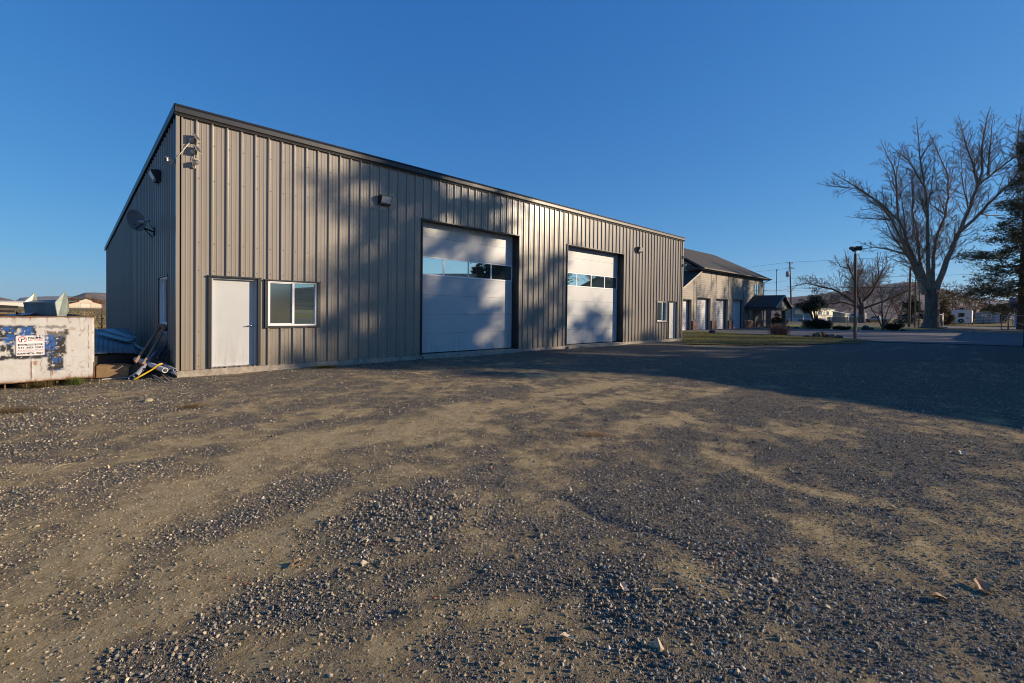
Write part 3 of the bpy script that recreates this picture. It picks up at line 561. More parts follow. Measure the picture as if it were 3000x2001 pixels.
# ---------------------------------------------------------------- scrap container and the junk beside the gable wall
def dump_face():
    """front plate on a fine grid, carrying masks of old paint and rust"""
    x0, x1, z0, z1 = -3.80, -1.372, .115, 1.345; st = .011
    xs = np.arange(x0, x1 + 1e-6, st); zs_ = np.arange(z0, z1 + 1e-6, st); X, Zz = np.meshgrid(xs, zs_); nx_, nz_ = len(xs), len(zs_)
    dent = .006 * (fbm(X * 3, Zz * 3, 61, 3) - .5) + .008 * np.exp(-((X + 2.28) / .012) ** 2) * (Zz < .6) + .006 * np.exp(-((X + 2.0) / .008) ** 2) * (Zz < .62)
    Y = np.full_like(X, 0.) - dent; Y[:, -3:] += np.array([0., .008, .02])
    wob = lambda s, a: a * (fbm(X * 16, Zz * 16, s, 4) - .5)
    def rect(a, b, c, d, s, soft=.02, w=.06):
        xx = X + wob(s, w); zz = Zz + wob(s + 5, w); return sstep(a - soft, a + soft, xx) * (1 - sstep(b - soft, b + soft, xx)) * sstep(c - soft, c + soft, zz) * (1 - sstep(d - soft, d + soft, zz))
    blk = np.maximum.reduce([rect(-3.6, -2.22, .95, 1.19, 1), rect(-3.6, -2.06, .55, .95, 2), rect(-2.10, -1.80, .60, .97, 3), rect(-2.06, -1.84, .30, .62, 4), rect(-2.1, -1.80, .92, 1.06, 6) * .8, rect(-1.83, -1.77, .99, 1.12, 7), rect(-2.2, -1.8, 1.12, 1.17, 8, .01) * .6])
    thin = fbm(X * 26, Zz * 9, 90, 5); hole = rect(-2.5, -2.36, 1.0, 1.13, 11) + rect(-2.4, -2.02, .80, .98, 12) * .8 + rect(-2.75, -2.44, .62, .90, 13) * .8 + rect(-2.22, -1.86, .98, 1.14, 14) * .9
    blk = blk * sstep(.30, .46, thin + .25 - .42 * np.clip(hole, 0, 1))
    blu = np.maximum.reduce([rect(-2.66, -2.50, 1.06, 1.17, 21, .015, .09), rect(-2.43, -2.27, 1.0, 1.17, 22, .015, .09), rect(-2.60, -2.28, .975, 1.03, 23, .01, .04), rect(-2.64, -2.5, .84, .97, 24, .015, .08), rect(-2.10, -1.96, .70, .98, 25, .02, .12), rect(-2.0, -1.88, .46, .56, 26, .015, .1), rect(-2.12, -1.99, .585, .64, 27), rect(-2.05, -1.86, .295, .315, 28, .006, .01), rect(-1.90, -1.87, .88, .98, 29)]) * sstep(.40, .52, fbm(X * 34, Zz * 16, 95, 4) + .07) * .9
    scr = sstep(.66, .72, fbm(X * 3 + Zz * 30, Zz * 4 - X * 26, 97, 4)) * blk
    edge = np.exp(-(Zz - z1) / -.035 * 1.) if False else np.exp((Zz - z1) / .03)
    bot = np.exp(-(Zz - z0) / .028); side_ = np.exp((X - x1) / .02)
    streak = fbm(X * 30, Zz * 2.2, 51, 4)
    rust = .75 * edge * sstep(.35, .6, fbm(X * 14, Zz * 14, 52)) + 1.1 * bot * sstep(.2, .5, fbm(X * 10, Zz * 10, 53)) + .6 * side_ * sstep(.4, .6, fbm(X * 20, Zz * 8, 54))
    rust += sstep(.60, .72, streak) * np.exp((Zz - z1) / .10) * .8 + .55 * sstep(.63, .72, streak) * np.exp(-(Zz - z0) / .2)
    for cx, za, zb_, wd in ((-2.285, .17, .50, .012), (-2.155, .30, .52, .006), (-2.02, .2, .5, .006), (-2.235, .42, .50, .03), (-1.47, .7, 1.2, .006), (-1.47, .3, .62, .004), (-1.995, .2, .33, .01)):
        rust += .9 * np.exp(-((X - cx - .004 * np.sin(Zz * 40)) / wd) ** 2) * sstep(za - .02, za + .02, Zz) * (1 - sstep(zb_ - .02, zb_ + .02, Zz)) * sstep(.3, .5, fbm(X * 40, Zz * 12, 57))
    rust += .55 * sstep(.80, .86, fbm(X * 30, Zz * 30, 58, 3)) + .4 * sstep(.70, .74, fbm(X * 4 + Zz * 16, Zz * 5 - X * 12, 59, 4)) * (X > -2)
    idx = np.arange(nx_ * nz_).reshape(nz_, nx_); Fq = np.stack([idx[:-1, :-1], idx[:-1, 1:], idx[1:, 1:], idx[1:, :-1]], -1).reshape(-1, 4)
    me = np_mesh('front_panel', np.stack([X, Y, Zz], -1).reshape(-1, 3), Fq, M_DUMP, {'wear': np.clip(np.stack([blk * (1 - .8 * scr), blu * (1 - .8 * scr), rust], -1).reshape(-1, 3), 0, 1)}, True)
    return me
m, nt, b, o = new_mat('worn_cream_paint')
at = node(nt, 'ShaderNodeVertexColor', layer_name='wear'); sp = node(nt, 'ShaderNodeSeparateColor'); L(nt, at.outputs['Color'], sp.inputs['Color'])
geo = node(nt, 'ShaderNodeNewGeometry'); n1 = node(nt, 'ShaderNodeTexNoise', Scale=3., Detail=8., Roughness=.65); L(nt, geo.outputs['Position'], n1.inputs['Vector'])
base = ramp(nt, n1.outputs['Fac'], [(.3, (.46, .445, .415)), (.6, (.53, .52, .495)), (.75, (.47, .44, .395))])
def over(prev, fac, col):
    x = node(nt, 'ShaderNodeMix', data_type='RGBA'); L(nt, fac, x.inputs[0]); L(nt, prev, x.inputs[6])
    if isinstance(col, tuple): x.inputs[7].default_value = (*col, 1)
    else: L(nt, col, x.inputs[7])
    return x.outputs[2]
n2 = node(nt, 'ShaderNodeTexNoise', Scale=40., Detail=6.); L(nt, geo.outputs['Position'], n2.inputs['Vector'])
rr = ramp(nt, n2.outputs['Fac'], [(.3, (.11, .045, .02)), (.6, (.28, .13, .045)), (.8, (.36, .2, .08))]); rk = ramp(nt, n2.outputs['Fac'], [(.3, (.012, .013, .016)), (.7, (.035, .037, .04))])
c = over(base.outputs['Color'], sp.outputs['Red'], rk.outputs['Color']); c = over(c, sp.outputs['Green'], (.012, .095, .34)); c = over(c, sp.outputs['Blue'], rr.outputs['Color'])
L(nt, c, b.inputs['Base Color']); b.inputs['Roughness'].default_value = .55; b.inputs['Specular IOR Level'].default_value = .4
bp = node(nt, 'ShaderNodeBump', Strength=.25, Distance=.01); L(nt, n1.outputs['Fac'], bp.inputs['Height']); L(nt, bp.outputs['Normal'], b.inputs['Normal'])
M_DUMP = m
M_DUMPIN = pm('container_steel', (.30, .26, .21), .7, var=.4, scale=5, col2=(.2, .11, .06)); M_RUST = pm('rusty_steel', (.16, .075, .035), .85, var=.5, scale=14, bump=.4); M_LEG = pm('dull_brown_steel', (.13, .09, .06), .8, var=.4, scale=12)
dmp = empty('scrap_dumpster', (-2.6, .15, 0), 'cream scrap metal dumpster with black and blue paint patches and rust', 'dumpster')
DROT = math.radians(4.2); DO = Vector((-2.6, .13, 0))
def dplace(o):
    """turn a part built square-on to the small angle the container stands at"""
    o.parent = dmp; R = Matrix.Rotation(DROT, 4, 'Z'); o.matrix_local = Matrix.Translation(DO - wloc(dmp)) @ R @ Matrix.Translation(Vector((2.6, 0, 0))); return o
def dbuild(mb, name, mat, bevel=0.): return dplace(mb.build(name, mat, None, bevel))
dplace(np_obj('front_panel', dump_face()))
mb = MB(); mb.box(-1.40, .02, .12, -1.372, 4.2, 1.34); mb.box(-3.80, .02, .12, -3.775, 4.2, 1.34); mb.box(-3.775, 4.17, .12, -1.40, 4.2, 1.34); mb.box(-3.775, .02, .12, -1.40, 4.17, .15); dbuild(mb, 'shell', M_DUMPIN)
mb = MB(); mb.box(-3.81, -.012, 1.345, -1.365, .04, 1.362); mb.box(-1.41, .0402, 1.341, -1.362, 4.21, 1.36); mb.box(-3.81, .0402, 1.341, -3.765, 4.21, 1.36); dbuild(mb, 'rim', M_RUST, .003)
mb = MB(); mb.box(-3.81, -.016, .10, -1.365, .05, .118); mb.box(-1.385, -.006, .118, -1.366, .02, .42); dbuild(mb, 'bottom_rail', M_RUST, .003)
for x in (-3.35, -2.63, -1.93, -1.72, -1.42): mb = MB(); mb.box(x - .012, .03, -.02, x + .012, .055, .099); mb.box(x - .03, .02, -.02, x + .03, .07, .004); dbuild(mb, 'foot', M_LEG)
for x, y in ((-1.38, .3), (-1.38, 3.6), (-3.79, 3.6)): mb = MB(); mb.box(x - .01, y, -.02, x + .01, y + .03, .119); dbuild(mb, 'foot', M_LEG)
# sign on the front
M_SIGN = pm('white_sign', (.78, .76, .76), .4, var=.02); M_RED = pm('sign_red', (.55, .03, .05), .4, var=.02); M_INK = pm('sign_ink', (.018, .018, .022), .4, var=.02); M_PINK = pm('sign_pale_red', (.62, .25, .27), .4, var=.02); M_GREYI = pm('sign_grey_ink', (.36, .36, .38), .4, var=.02)
SX, SZ, SW, SH, TILT = -2.492, .61, .385, .382, math.radians(-1.0)
def rrect(x0, z0, x1, z1, r, y, n=5):
    p = []
    for cx, cz, a0 in ((x1 - r, z1 - r, 0), (x0 + r, z1 - r, 90), (x0 + r, z0 + r, 180), (x1 - r, z0 + r, 270)):
        for k in range(n + 1): t = math.radians(a0 + 90 * k / n); p.append((cx + r * math.cos(t), y, cz + r * math.sin(t)))
    return p
mb = MB(); mb.prism(rrect(SX, SZ, SX + SW, SZ + SH, .02, -.014), (0, .004, 0)); sign = dbuild(mb, 'sign', M_SIGN)
def sgn(o):
    o.parent = sign; return o
mb = MB()
def ring(a, b_, t, y): 
    P = rrect(*a, b_, y); Q = rrect(a[0] + t, a[1] + t, a[2] - t, a[3] - t, max(.002, b_ - t), y); n = len(P)
    mb.add(P + Q, [(i, (i + 1) % n, n + (i + 1) % n, n + i) for i in range(n)])
ring((SX + .006, SZ + .085, SX + SW - .006, SZ + SH - .006), .016, .004, -.0155); ring((SX + .006, SZ + .008, SX + SW - .006, SZ + .079), .014, .004, -.0155); sgn(mb.build('border', M_PINK))
mb = MB(); cx, cz = SX + .088, SZ + .312
for k in range(22):                                               # open red ring with an arrow-like gap
    t0, t1 = (math.radians(-58 + 297 * (k + j) / 22) for j in (0, 1)); mb.add([(cx + r * math.cos(t), -.0155, cz + r * math.sin(t)) for t, r in ((t0, .047), (t1, .047), (t1, .058), (t0, .058))], [(0, 1, 2, 3)])
for sx in (-1, 1): mb.add([(cx + sx * .052, -.0156, cz - .040), (cx + sx * .022, -.0156, cz - .058), (cx + sx * .024, -.0156, cz - .036)], [(0, 1, 2)])
sgn(mb.build('logo_ring', M_RED))
mb = MB(); q = lambda a, b_, c_, d: mb.add([(cx + a, -.016, cz + b_), (cx + c_, -.016, cz + b_), (cx + c_, -.016, cz + d), (cx + a, -.016, cz + d)], [(0, 1, 2, 3)])
q(-.018, -.055, -.007, .012); q(-.026, .022, .018, .033); q(-.006, -.006, .018, .005)
for k in range(8):
    t0, t1 = (math.radians(-90 + 180 * (k + j) / 8) for j in (0, 1)); mb.add([(cx + .016 + r * math.cos(t), -.016, cz + .0135 + r * math.sin(t)) for t, r in ((t0, .0085), (t1, .0085), (t1, .0195), (t0, .0195))], [(0, 1, 2, 3)])
sgn(mb.build('logo_letter', M_INK))
mb = MB(); mb.box(SX + .028, -.0158, SZ + .192, SX + SW - .028, -.0145, SZ + .226); sgn(mb.build('black_bar', M_INK))
def stext(body, x, z, size, mat, width, bold=0.):
    o = text_obj('lettering', body, size, (0, 0, 0), 0, mat, None, 1, bold); xs_ = [v.co.x for v in o.data.vertices]; k = width / (max(xs_) - min(xs_)); o.data.transform(Matrix.Diagonal((k, 1, 1, 1))); o.parent = sign; o.location = (x, -.0165, z); return o
stext('PACIFIC', SX + .162, SZ + .318, .052, M_INK, .198, .0016); stext('RECYCLING', SX + .162, SZ + .279, .040, M_RED, .198); stext('CALL WHEN FULL', SX + .044, SZ + .197, .033, M_SIGN, .30, .0008)
stext('541-883-3583', SX + .030, SZ + .135, .055, M_INK, .335, .0006); stext('KLAMATH FALLS, OREGON', SX + .030, SZ + .096, .033, M_GREYI, .335); stext('SCRAP METAL ONLY', SX + .022, SZ + .026, .048, M_INK, .345, .0014)
sign.rotation_mode = 'XYZ'
# scratched old letters above the sign
for bd, x in (('ILES', -2.10),):
    o = text_obj('lettering', bd, .075, (0, 0, 0), 0, M_RUST, None, 1.25); o.parent = dmp; dplace(o); o.matrix_local = o.matrix_local @ Matrix.Translation((x, -.008, 1.02))

# things thrown into the container
M_GALV = pm('galvanised_sheet', (.20, .20, .17), .5, .08, var=.25, scale=3.5, bump=.15, bscale=9, bdist=.03)
M_GALV2 = pm('pale_galvanised_sheet', (.30, .36, .345), .42, .3, var=.18, scale=5)
t = empty('sheet_metal_trough', (-2.1, .9, 1.2), 'galvanised sheet trough with two upright fins sticking out of the dumpster', 'scrap metal')
fl = Vector((-2.32, .55, 1.36)); 
def plate(mb, P, th): 
    n = (Vector(P[1]) - Vector(P[0])).cross(Vector(P[2]) - Vector(P[0])).normalized() * th; mb.prism(P, n)
A = Vector((-2.42, 1.36, 1.63)); B = Vector((-1.955, .86, 1.64)); C_ = Vector((-1.915, .81, 1.30)); D = Vector((-2.375, 1.31, 1.29)); V3 = lambda *p: Vector(p)
mb = MB(); plate(mb, [A, B, C_, D], .006); plate(mb, [A + V3(.01, .01, 0), A + V3(.03, .25, .04), B + V3(.03, .29, .05), B + V3(.01, .01, 0)], .006); mb.prism([D + V3(.01, .01, 0), C_ + V3(.01, .01, 0), C_ + V3(.1, .3, .01), D + V3(.1, .3, .01)], (0, 0, -.006)); mb.prism([B + V3(-.07, .07, -.03), B + V3(-.002, -.004, -.03), C_ + V3(-.002, -.004, .02), C_ + V3(-.05, .05, .02)], (-.004, -.006, 0)); mb.build('channel', M_GALV, t)
mb = MB(); plate(mb, [B, V3(-1.80, 1.03, 1.885), V3(-1.75, 1.19, 1.70), V3(-1.74, 1.24, 1.46), V3(-1.79, 1.09, 1.335), C_], .006); mb.build('fin', M_GALV2, t)
mb = MB(); plate(mb, [A + V3(-.004, .004, 0), V3(-2.25, 1.52, 1.855), V3(-2.22, 1.65, 1.68), V3(-2.2, 1.6, 1.5), D + V3(-.004, .004, 0)], .006); mb.build('fin', M_GALV2, t)
M_BLUET = pm('blue_sheet', (.03, .07, .22), .5, var=.2)
mb = MB(); P = [(-3.2, .5, 1.30), (-2.30, .45, 1.395), (-2.25, 1.3, 1.42), (-3.2, 1.4, 1.32)]; mb.prism(P, (0, 0, .008)); tag(mb.build('blue_sheet', M_BLUET), 'flat blue sheet lying in the dumpster behind its rim', 'scrap metal')
mb = MB(); mb.lathe([(0, 0), (.03, 0), (.035, .05), (.03, .06), (0, .06)], (-2.47, .5, 1.385), (0, 0, 1), 12); tag(mb.build('bucket_lid', M_BLACK), 'small black lump on the blue sheet in the dumpster', 'scrap metal')
M_DARKW = pm('dark_timber', (.025, .02, .018), .8, var=.3, scale=8)
for k, (z, x1, th, dz, lab) in enumerate(((1.53, -2.47, .05, .0, 'topmost dark beam sticking out at the left edge of the dumpster'), (1.445, -2.52, .035, .01, 'middle dark beam in the stack at the left edge of the dumpster'), (1.375, -2.60, .03, .0, 'lowest dark beam in the stack at the left edge of the dumpster'))):
    mb = MB(); mb.beam((-3.7, .55, z + .07), (x1, .35, z), .09, th); tag(mb.build('beam', M_DARKW, None, .004), lab, 'beam', 'dark beams in the dumpster')
mb = MB(); plate(mb, [(-1.72, .3, 1.352), (-1.56, .28, 1.375), (-1.44, .4, 1.36), (-1.60, .6, 1.35)], .004); tag(mb.build('bent_sheet', M_GALV), 'scrap of bent sheet metal on the dumpster rim beside the trough fin', 'scrap metal')

# pile between container and wall
M_PANEL = pm('old_roof_panel', (.11, .12, .145), .4, .3, var=.3, scale=6)
def rib_panel(name, p0, along, across, n_rib, mat, label, cat, group=None):
    """ribbed steel sheet: p0 corner, along = length vector, across = width vector"""
    p0 = Vector(p0); al = Vector(along); ac = Vector(across); n = ac.cross(al).normalized(); mb = MB(); st = []; 
    for k in range(n_rib):
        f = k / n_rib; w_ = 1 / n_rib
        st += [(f, 0), (f + .42 * w_, 0), (f + .47 * w_, .02), (f + .55 * w_, .02), (f + .60 * w_, 0)]
    st.append((1, 0)); seg = 8; V_ = []
    for i in range(seg + 1):
        for f, d in st: V_.append(p0 + al * (i / seg) + ac * f + n * (d + .015 * math.sin(i * 1.3 + f * 5)) + Vector((0, 0, -.012 * math.sin(math.pi * i / seg))))
    m_ = len(st); mb.add(V_, [(i * m_ + k, i * m_ + k + 1, (i + 1) * m_ + k + 1, (i + 1) * m_ + k) for i in range(seg) for k in range(m_ - 1)])
    o = mb.build(name, mat); so = o.modifiers.new('thick', 'SOLIDIFY'); so.thickness = .004; return tag(o, label, cat, group)
rib_panel('roof_panel', (-1.42, 1.0, .52), (.30, 4.6, .40), (.80, .10, .0), 9, M_PANEL, 'wide ribbed steel roof sheet lying on the junk pile', 'roof sheet', 'old steel sheets on the junk pile')
rib_panel('roof_panel', (-1.36, 1.25, .50), (.34, 4.3, .30), (.86, .1, -.03), 9, M_PANEL, 'lower ribbed roof sheet under the wide one on the junk pile', 'roof sheet', 'old steel sheets on the junk pile')
mb = MB(); P = [(-1.20, 4.2, .86), (-1.02, 4.05, .88), (-.50, 2.6, .73), (-.66, 2.4, .70)]; mb.prism(P, (0, 0, -.012)); mb.prism([P[3], P[2], Vector(P[2]) + Vector((0, 0, -.05)), Vector(P[3]) + Vector((0, 0, -.05))], (.01, .02, 0)); tag(mb.build('flashing', M_GALV2), 'bent metal flashing on top of the roof sheets', 'flashing', 'flashings on the junk pile')
mb = MB(); P = [(-.98, 4.6, .93), (-.78, 4.6, .95), (-.36, 3.2, .76), (-.50, 3.0, .73)]; mb.prism(P, (0, 0, -.012)); tag(mb.build('flashing', pm('grey_sheet', (.32, .34, .35), .4, .5)), 'pale grey flashing nearest the wall on the junk pile', 'flashing', 'flashings on the junk pile')
M_TUBEB = pm('zinc_tube', (.30, .33, .36), .35, .6)
mb = MB(); mb.tube([(-.50, 3.9, .72), (-.46, 2.3, .55), (-.40, 1.55, .52)], .045, 10); mb.smooth = False; tag(mb.build('downpipe', M_TUBEB), 'grey metal downpipe along the right edge of the roof sheets', 'pipe')
mb = MB(); mb.prism([(-1.36, 1.2, .0), (-.56, 1.32, .0), (-.56, 1.3, .46), (-1.36, 1.18, .50)], (.12, 3.2, .06)); tag(mb.build('crate', pm('black_plastic', (.012, .014, .016), .55)), 'big black box carrying the roof sheets', 'box')
mb = MB(); mb.prism([(-.52, 1.3, 0), (-.34, 1.32, 0), (-.33, 1.34, .40), (-.54, 1.3, .42)], (.05, .7, 0)); tag(mb.build('black_bin', pm('black_rubber', (.01, .01, .012), .6)), 'black bin between the roof sheets and the leaning timbers', 'bin')
M_CARD = pm('cardboard', (.27, .18, .095), .85, var=.15, scale=6, bump=.3, bscale=20)
mb = MB(); mb.prism([(-1.33, .80, .02), (-.80, .62, .02), (-.78, .66, .23), (-.92, .72, .27), (-1.32, .86, .28)], (.1, .42, .01)); tag(mb.build('cardboard_box', M_CARD, None, .01), 'crushed brown cardboard box beside the dumpster', 'cardboard box')
mb = MB(); P = [(-.86, .75, .06), (-.42, .92, .10), (-.50, 1.25, .24), (-.80, 1.1, .2)]; mb.prism(P, (0, 0, .012)); mb.prism([(-.80, .62, .03), (-.60, .60, .03), (-.50, .8, .05), (-.7, .9, .05)], (0, 0, .01)); tag(mb.build('cardboard_sheet', M_CARD), 'torn flat cardboard by the leaning timbers', 'cardboard')
mb = MB(); mb.prism([(-1.25, .50, .01), (-.78, .52, .01), (-.86, .60, .012), (-1.2, .60, .012)], (0, 0, .012)); tag(mb.build('white_board', M_WHITE), 'thin white strip lying under the cardboard box', 'board')
M_TIMB = pm('bare_timber', (.33, .22, .13), .7, var=.25, scale=3, stretch=(8, 8, 1)); M_HANG = pm('orange_bracket', (.35, .13, .05), .5)
def lean(p0, p1, label):
    e = empty('timber_prop', p0, label, 'timber', 'timbers leaning on the gable wall'); mb = MB(); mb.beam(p0, p1, .055, .04, (1, 0, 0)); mb.build('plank', M_TIMB, e, .003)
    d = (Vector(p1) - Vector(p0)).normalized(); c = Vector(p1); mb = MB(); mb.beam(c - d * .05, c + d * .05, .075, .07, (1, 0, 0)); mb.build('bracket', M_HANG, e, .004)
lean((-.70, .40, .35), (-.16, 1.35, 1.06), 'left bare timber leaning on the gable wall'); lean((-.58, .30, .30), (-.06, 1.20, 1.06), 'right bare timber leaning on the gable wall')
mb = MB(); mb.box(-.11, 1.02, .78, -.035, 1.16, 1.0); tag(mb.build('meter_box', pm('pale_grey_box', (.36, .38, .40), .5), None, .008), 'pale grey electrical box low on the gable wall behind the timbers', 'electrical box')
# bundle of wire mesh
mb = MB(); r_ = random.Random(3)
for k in range(70):
    a = Vector((-.34 + r_.uniform(-.12, .12), .45 + r_.uniform(-.2, .3), .12 + r_.uniform(0, .15))); b_ = a + Vector((.22 + r_.uniform(-.08, .08), .55 + r_.uniform(-.2, .2), .45 + r_.uniform(-.12, .15)))
    mb.tube([a, (a + b_) / 2 + Vector((r_.uniform(-.03, .03), 0, r_.uniform(-.03, .03))), b_], .004, 4)
tag(mb.build('wire_bundle', pm('grey_wire', (.10, .11, .13), .45, .6)), 'tangle of grey wire mesh leaning at the foot of the gable wall', 'wire')
M_PVC = pm('white_pipe', (.62, .60, .58), .4, var=.06, scale=6); M_PVCIN = M_PVC
def plast(p, q, r, label, mat=None): mb = MB(); mb.pipe(p, q, r, r * .78); o = mb.build('pipe', mat or M_PVC); tag(o, label, 'pipe', 'pipes lying at the building corner'); return o
plast((-.255, -.20, .20), (-.62, 1.05, .36), .058, 'widest white plastic pipe, open end facing the yard'); plast((-.155, -.14, .18), (-.45, 1.3, .32), .045, 'grey pipe just right of the widest white pipe', pm('grey_pipe', (.22, .22, .23), .5)); plast((-.085, -.22, .20), (-.36, 1.0, .36), .036, 'upper pipe nearest the building corner', pm('grey_pipe_pale', (.36, .36, .37), .5)); plast((-.07, -.36, .12), (-.3, .7, .22), .026, 'thin white pipe nearest the building corner')
plast((-.73, .02, .10), (-.22, 1.05, .52), .05, 'long grey pipe lying diagonally over the pile', pm('grey_pipe_blue', (.26, .27, .30), .5)); plast((-.80, .10, .05), (-.60, .60, .12), .05, 'short white pipe stub under the yellow rod'); plast((-.36, .2, .42), (-.10, .9, .62), .03, 'thin black pipe at the top of the pile', M_BLACK)
mb = MB(); mb.tube([(-.77, -.06, .03), (-.62, .0, .11), (-.45, .0, .22), (-.34, -.02, .32), (-.28, .0, .33)], .018, 10); tag(mb.build('yellow_rod', pm('yellow_plastic', (.62, .40, .02), .45, var=.08)), 'yellow bent rod across the pipes at the building corner', 'rod')
for k, (x, y, dx) in enumerate(((-.40, -.42, .05), (-.32, -.50, .12), (-.24, -.48, .04), (-.16, -.46, .07))):
    mb = MB(); mb.beam((x - dx, y + .45, .10), (x, y - .1, .012), .03, .012); tag(mb.build('steel_strip', pm('dull_steel', (.22, .21, .20), .5, .5)), ['steel strip poking out of the pile, furthest left of four', 'longest steel strip poking out under the white pipes', 'steel strip under the grey pipe end', 'steel strip closest to the building corner'][k], 'metal strip', 'steel strips under the pipes')
# ---------------------------------------------------------------- asphalt, road, lawns
def sheet(name, poly, z, mat, label, rag=0., kind='structure'):
    """flat sheet with a slightly ragged outline"""
    P = []
    for (ax, ay), (bx, by) in zip(poly, poly[1:] + poly[:1]):
        n = max(1, int(math.hypot(bx - ax, by - ay) / (.35 if rag else 50)))
        for k in range(n):
            t = k / n; x, y = ax + (bx - ax) * t, ay + (by - ay) * t
            P.append((x + rag * (float(fbm(x * 1.1, y * 1.1, 5)) - .5) * 2, y + rag * (float(fbm(x * 1.1 + 40, y * 1.1, 6)) - .5) * 2, z))
    bm = bmesh.new(); f = bm.faces.new([bm.verts.new(p) for p in P]); f.normal_update()
    if f.normal.z < 0: f.normal_flip()
    bmesh.ops.triangulate(bm, faces=[f]); me = bpy.data.meshes.new(name); bm.to_mesh(me); bm.free(); me.materials.append(mat)
    o = bpy.data.objects.new(name, me); COL.objects.link(o); o['kind'] = kind; o['label'] = label; return o
def asphalt(name, c):
    m, nt, b, o = new_mat(name); geo = node(nt, 'ShaderNodeNewGeometry'); pos = geo.outputs['Position']
    n = node(nt, 'ShaderNodeTexNoise', Scale=.6, Detail=10., Roughness=.7); L(nt, pos, n.inputs['Vector']); r = ramp(nt, n.outputs['Fac'], [(.3, tuple(x * .8 for x in c)), (.7, tuple(x * 1.2 for x in c))])
    v = node(nt, 'ShaderNodeTexVoronoi', feature='DISTANCE_TO_EDGE', Scale=.35); L(nt, pos, v.inputs['Vector']); rv = ramp(nt, v.outputs['Distance'], [(0., (.35, .35, .35)), (.012, (1, 1, 1))])
    n2 = node(nt, 'ShaderNodeTexNoise', Scale=70., Detail=3.); L(nt, pos, n2.inputs['Vector'])
    x = node(nt, 'ShaderNodeMix', data_type='RGBA', blend_type='MULTIPLY'); x.inputs[0].default_value = .7; L(nt, r.outputs['Color'], x.inputs[6]); L(nt, rv.outputs['Color'], x.inputs[7]); L(nt, x.outputs[2], b.inputs['Base Color'])
    b.inputs['Roughness'].default_value = .85; bp = node(nt, 'ShaderNodeBump', Strength=.4, Distance=.01); L(nt, n2.outputs['Fac'], bp.inputs['Height']); L(nt, bp.outputs['Normal'], b.inputs['Normal']); return m
M_ASPH = asphalt('worn_asphalt', (.105, .10, .098)); M_ROAD = asphalt('road_asphalt', (.085, .085, .088))
sheet('driveway', [(38.6, 7.55), (38.9, 3.7), (38.3, -1.), (37.6, -4.2), (36.6, -6.3), (33.6, -8.2), (34.6, -10), (36., -13), (36., -40), (66, -40), (66, -7), (70, -8.4), (89.5, -9.0), (89.5, -14.0), (90, -40), (91, -40.1), (91, -8.6), (79.5, -7.9), (70, -6.8), (64.5, -5.9), (64, -4), (62.6, -.9), (61.4, 1.8), (61.2, 3.2), (64, 4.5), (64, 7.55)][:13] + [(89.5, -40), (89.5, -8.6), (79.5, -7.9), (70, -6.8), (64.5, -5.9), (64, -4), (62.6, -.9), (61.4, 1.8), (61.2, 3.2), (66, 4.2), (66, 7.55)], .034, M_ASPH, 'worn grey asphalt driveway in front of the second building')
sheet('road', [(89.2, -300), (106.5, -300), (108.5, 300), (91.2, 300)], .039, M_ROAD, 'grey asphalt street beyond the chain link fence')
def grassmat(name, a, b_, c_):
    m, nt, b, o = new_mat(name); geo = node(nt, 'ShaderNodeNewGeometry'); pos = geo.outputs['Position']
    n = node(nt, 'ShaderNodeTexNoise', Scale=.55, Detail=9., Roughness=.7); L(nt, pos, n.inputs['Vector']); r = ramp(nt, n.outputs['Fac'], [(.34, a), (.5, b_), (.64, c_)])
    n2 = node(nt, 'ShaderNodeTexNoise', Scale=26., Detail=5.); L(nt, pos, n2.inputs['Vector']); r2 = ramp(nt, n2.outputs['Fac'], [(.3, (.5, .5, .5)), (.7, (1.3, 1.3, 1.3))])
    x = node(nt, 'ShaderNodeMix', data_type='RGBA', blend_type='MULTIPLY'); x.inputs[0].default_value = .8; L(nt, r.outputs['Color'], x.inputs[6]); L(nt, r2.outputs['Color'], x.inputs[7]); L(nt, x.outputs[2], b.inputs['Base Color']); b.inputs['Roughness'].default_value = .95; b.inputs['Specular IOR Level'].default_value = .1
    bp = node(nt, 'ShaderNodeBump', Strength=.6, Distance=.04); L(nt, n2.outputs['Fac'], bp.inputs['Height']); L(nt, bp.outputs['Normal'], b.inputs['Normal']); return m
M_LAWN = grassmat('patchy_lawn', (.15, .11, .065), (.13, .11, .045), (.19, .18, .05)); M_VERGE = grassmat('yellow_verge', (.20, .19, .06), (.27, .25, .075), (.33, .29, .10))
LAWN = [(20.9, -1.9), (23.4, -4.0), (26.8, -6.2), (30, -7.4), (33.0, -7.7), (36.0, -6.1), (37.0, -4.2), (37.7, -2.4), (38.1, 1.2), (38.5, 3.7), (38.4, 6.8), (38.3, 9), (24.9, 9.), (24.9, -.6), (22.6, -.7)]
sheet('lawn', LAWN, .042, M_LAWN, 'patchy green lawn island at the end of the metal workshop', .5)
VERGE = [(66.3, 7.4), (66.3, 4.3), (61.6, 3.0), (61.8, 1.8), (63.0, -.9), (64.4, -4), (65, -5.6), (70, -6.5), (79.5, -7.6), (88.9, -8.3), (90.9, 60), (66.4, 60)]
sheet('verge', VERGE, .043, M_VERGE, 'yellow green strip of grass along the chain link fence', .12)
def inside_poly(x, y, P):
    r = np.zeros(len(x), bool); px = np.array([p[0] for p in P]); py = np.array([p[1] for p in P]); j = len(P) - 1
    for i in range(len(P)):
        c = ((py[i] > y) != (py[j] > y)) & (x < (px[j] - px[i]) * (y - py[i]) / (py[j] - py[i] + 1e-12) + px[i]); r ^= c; j = i
    return r
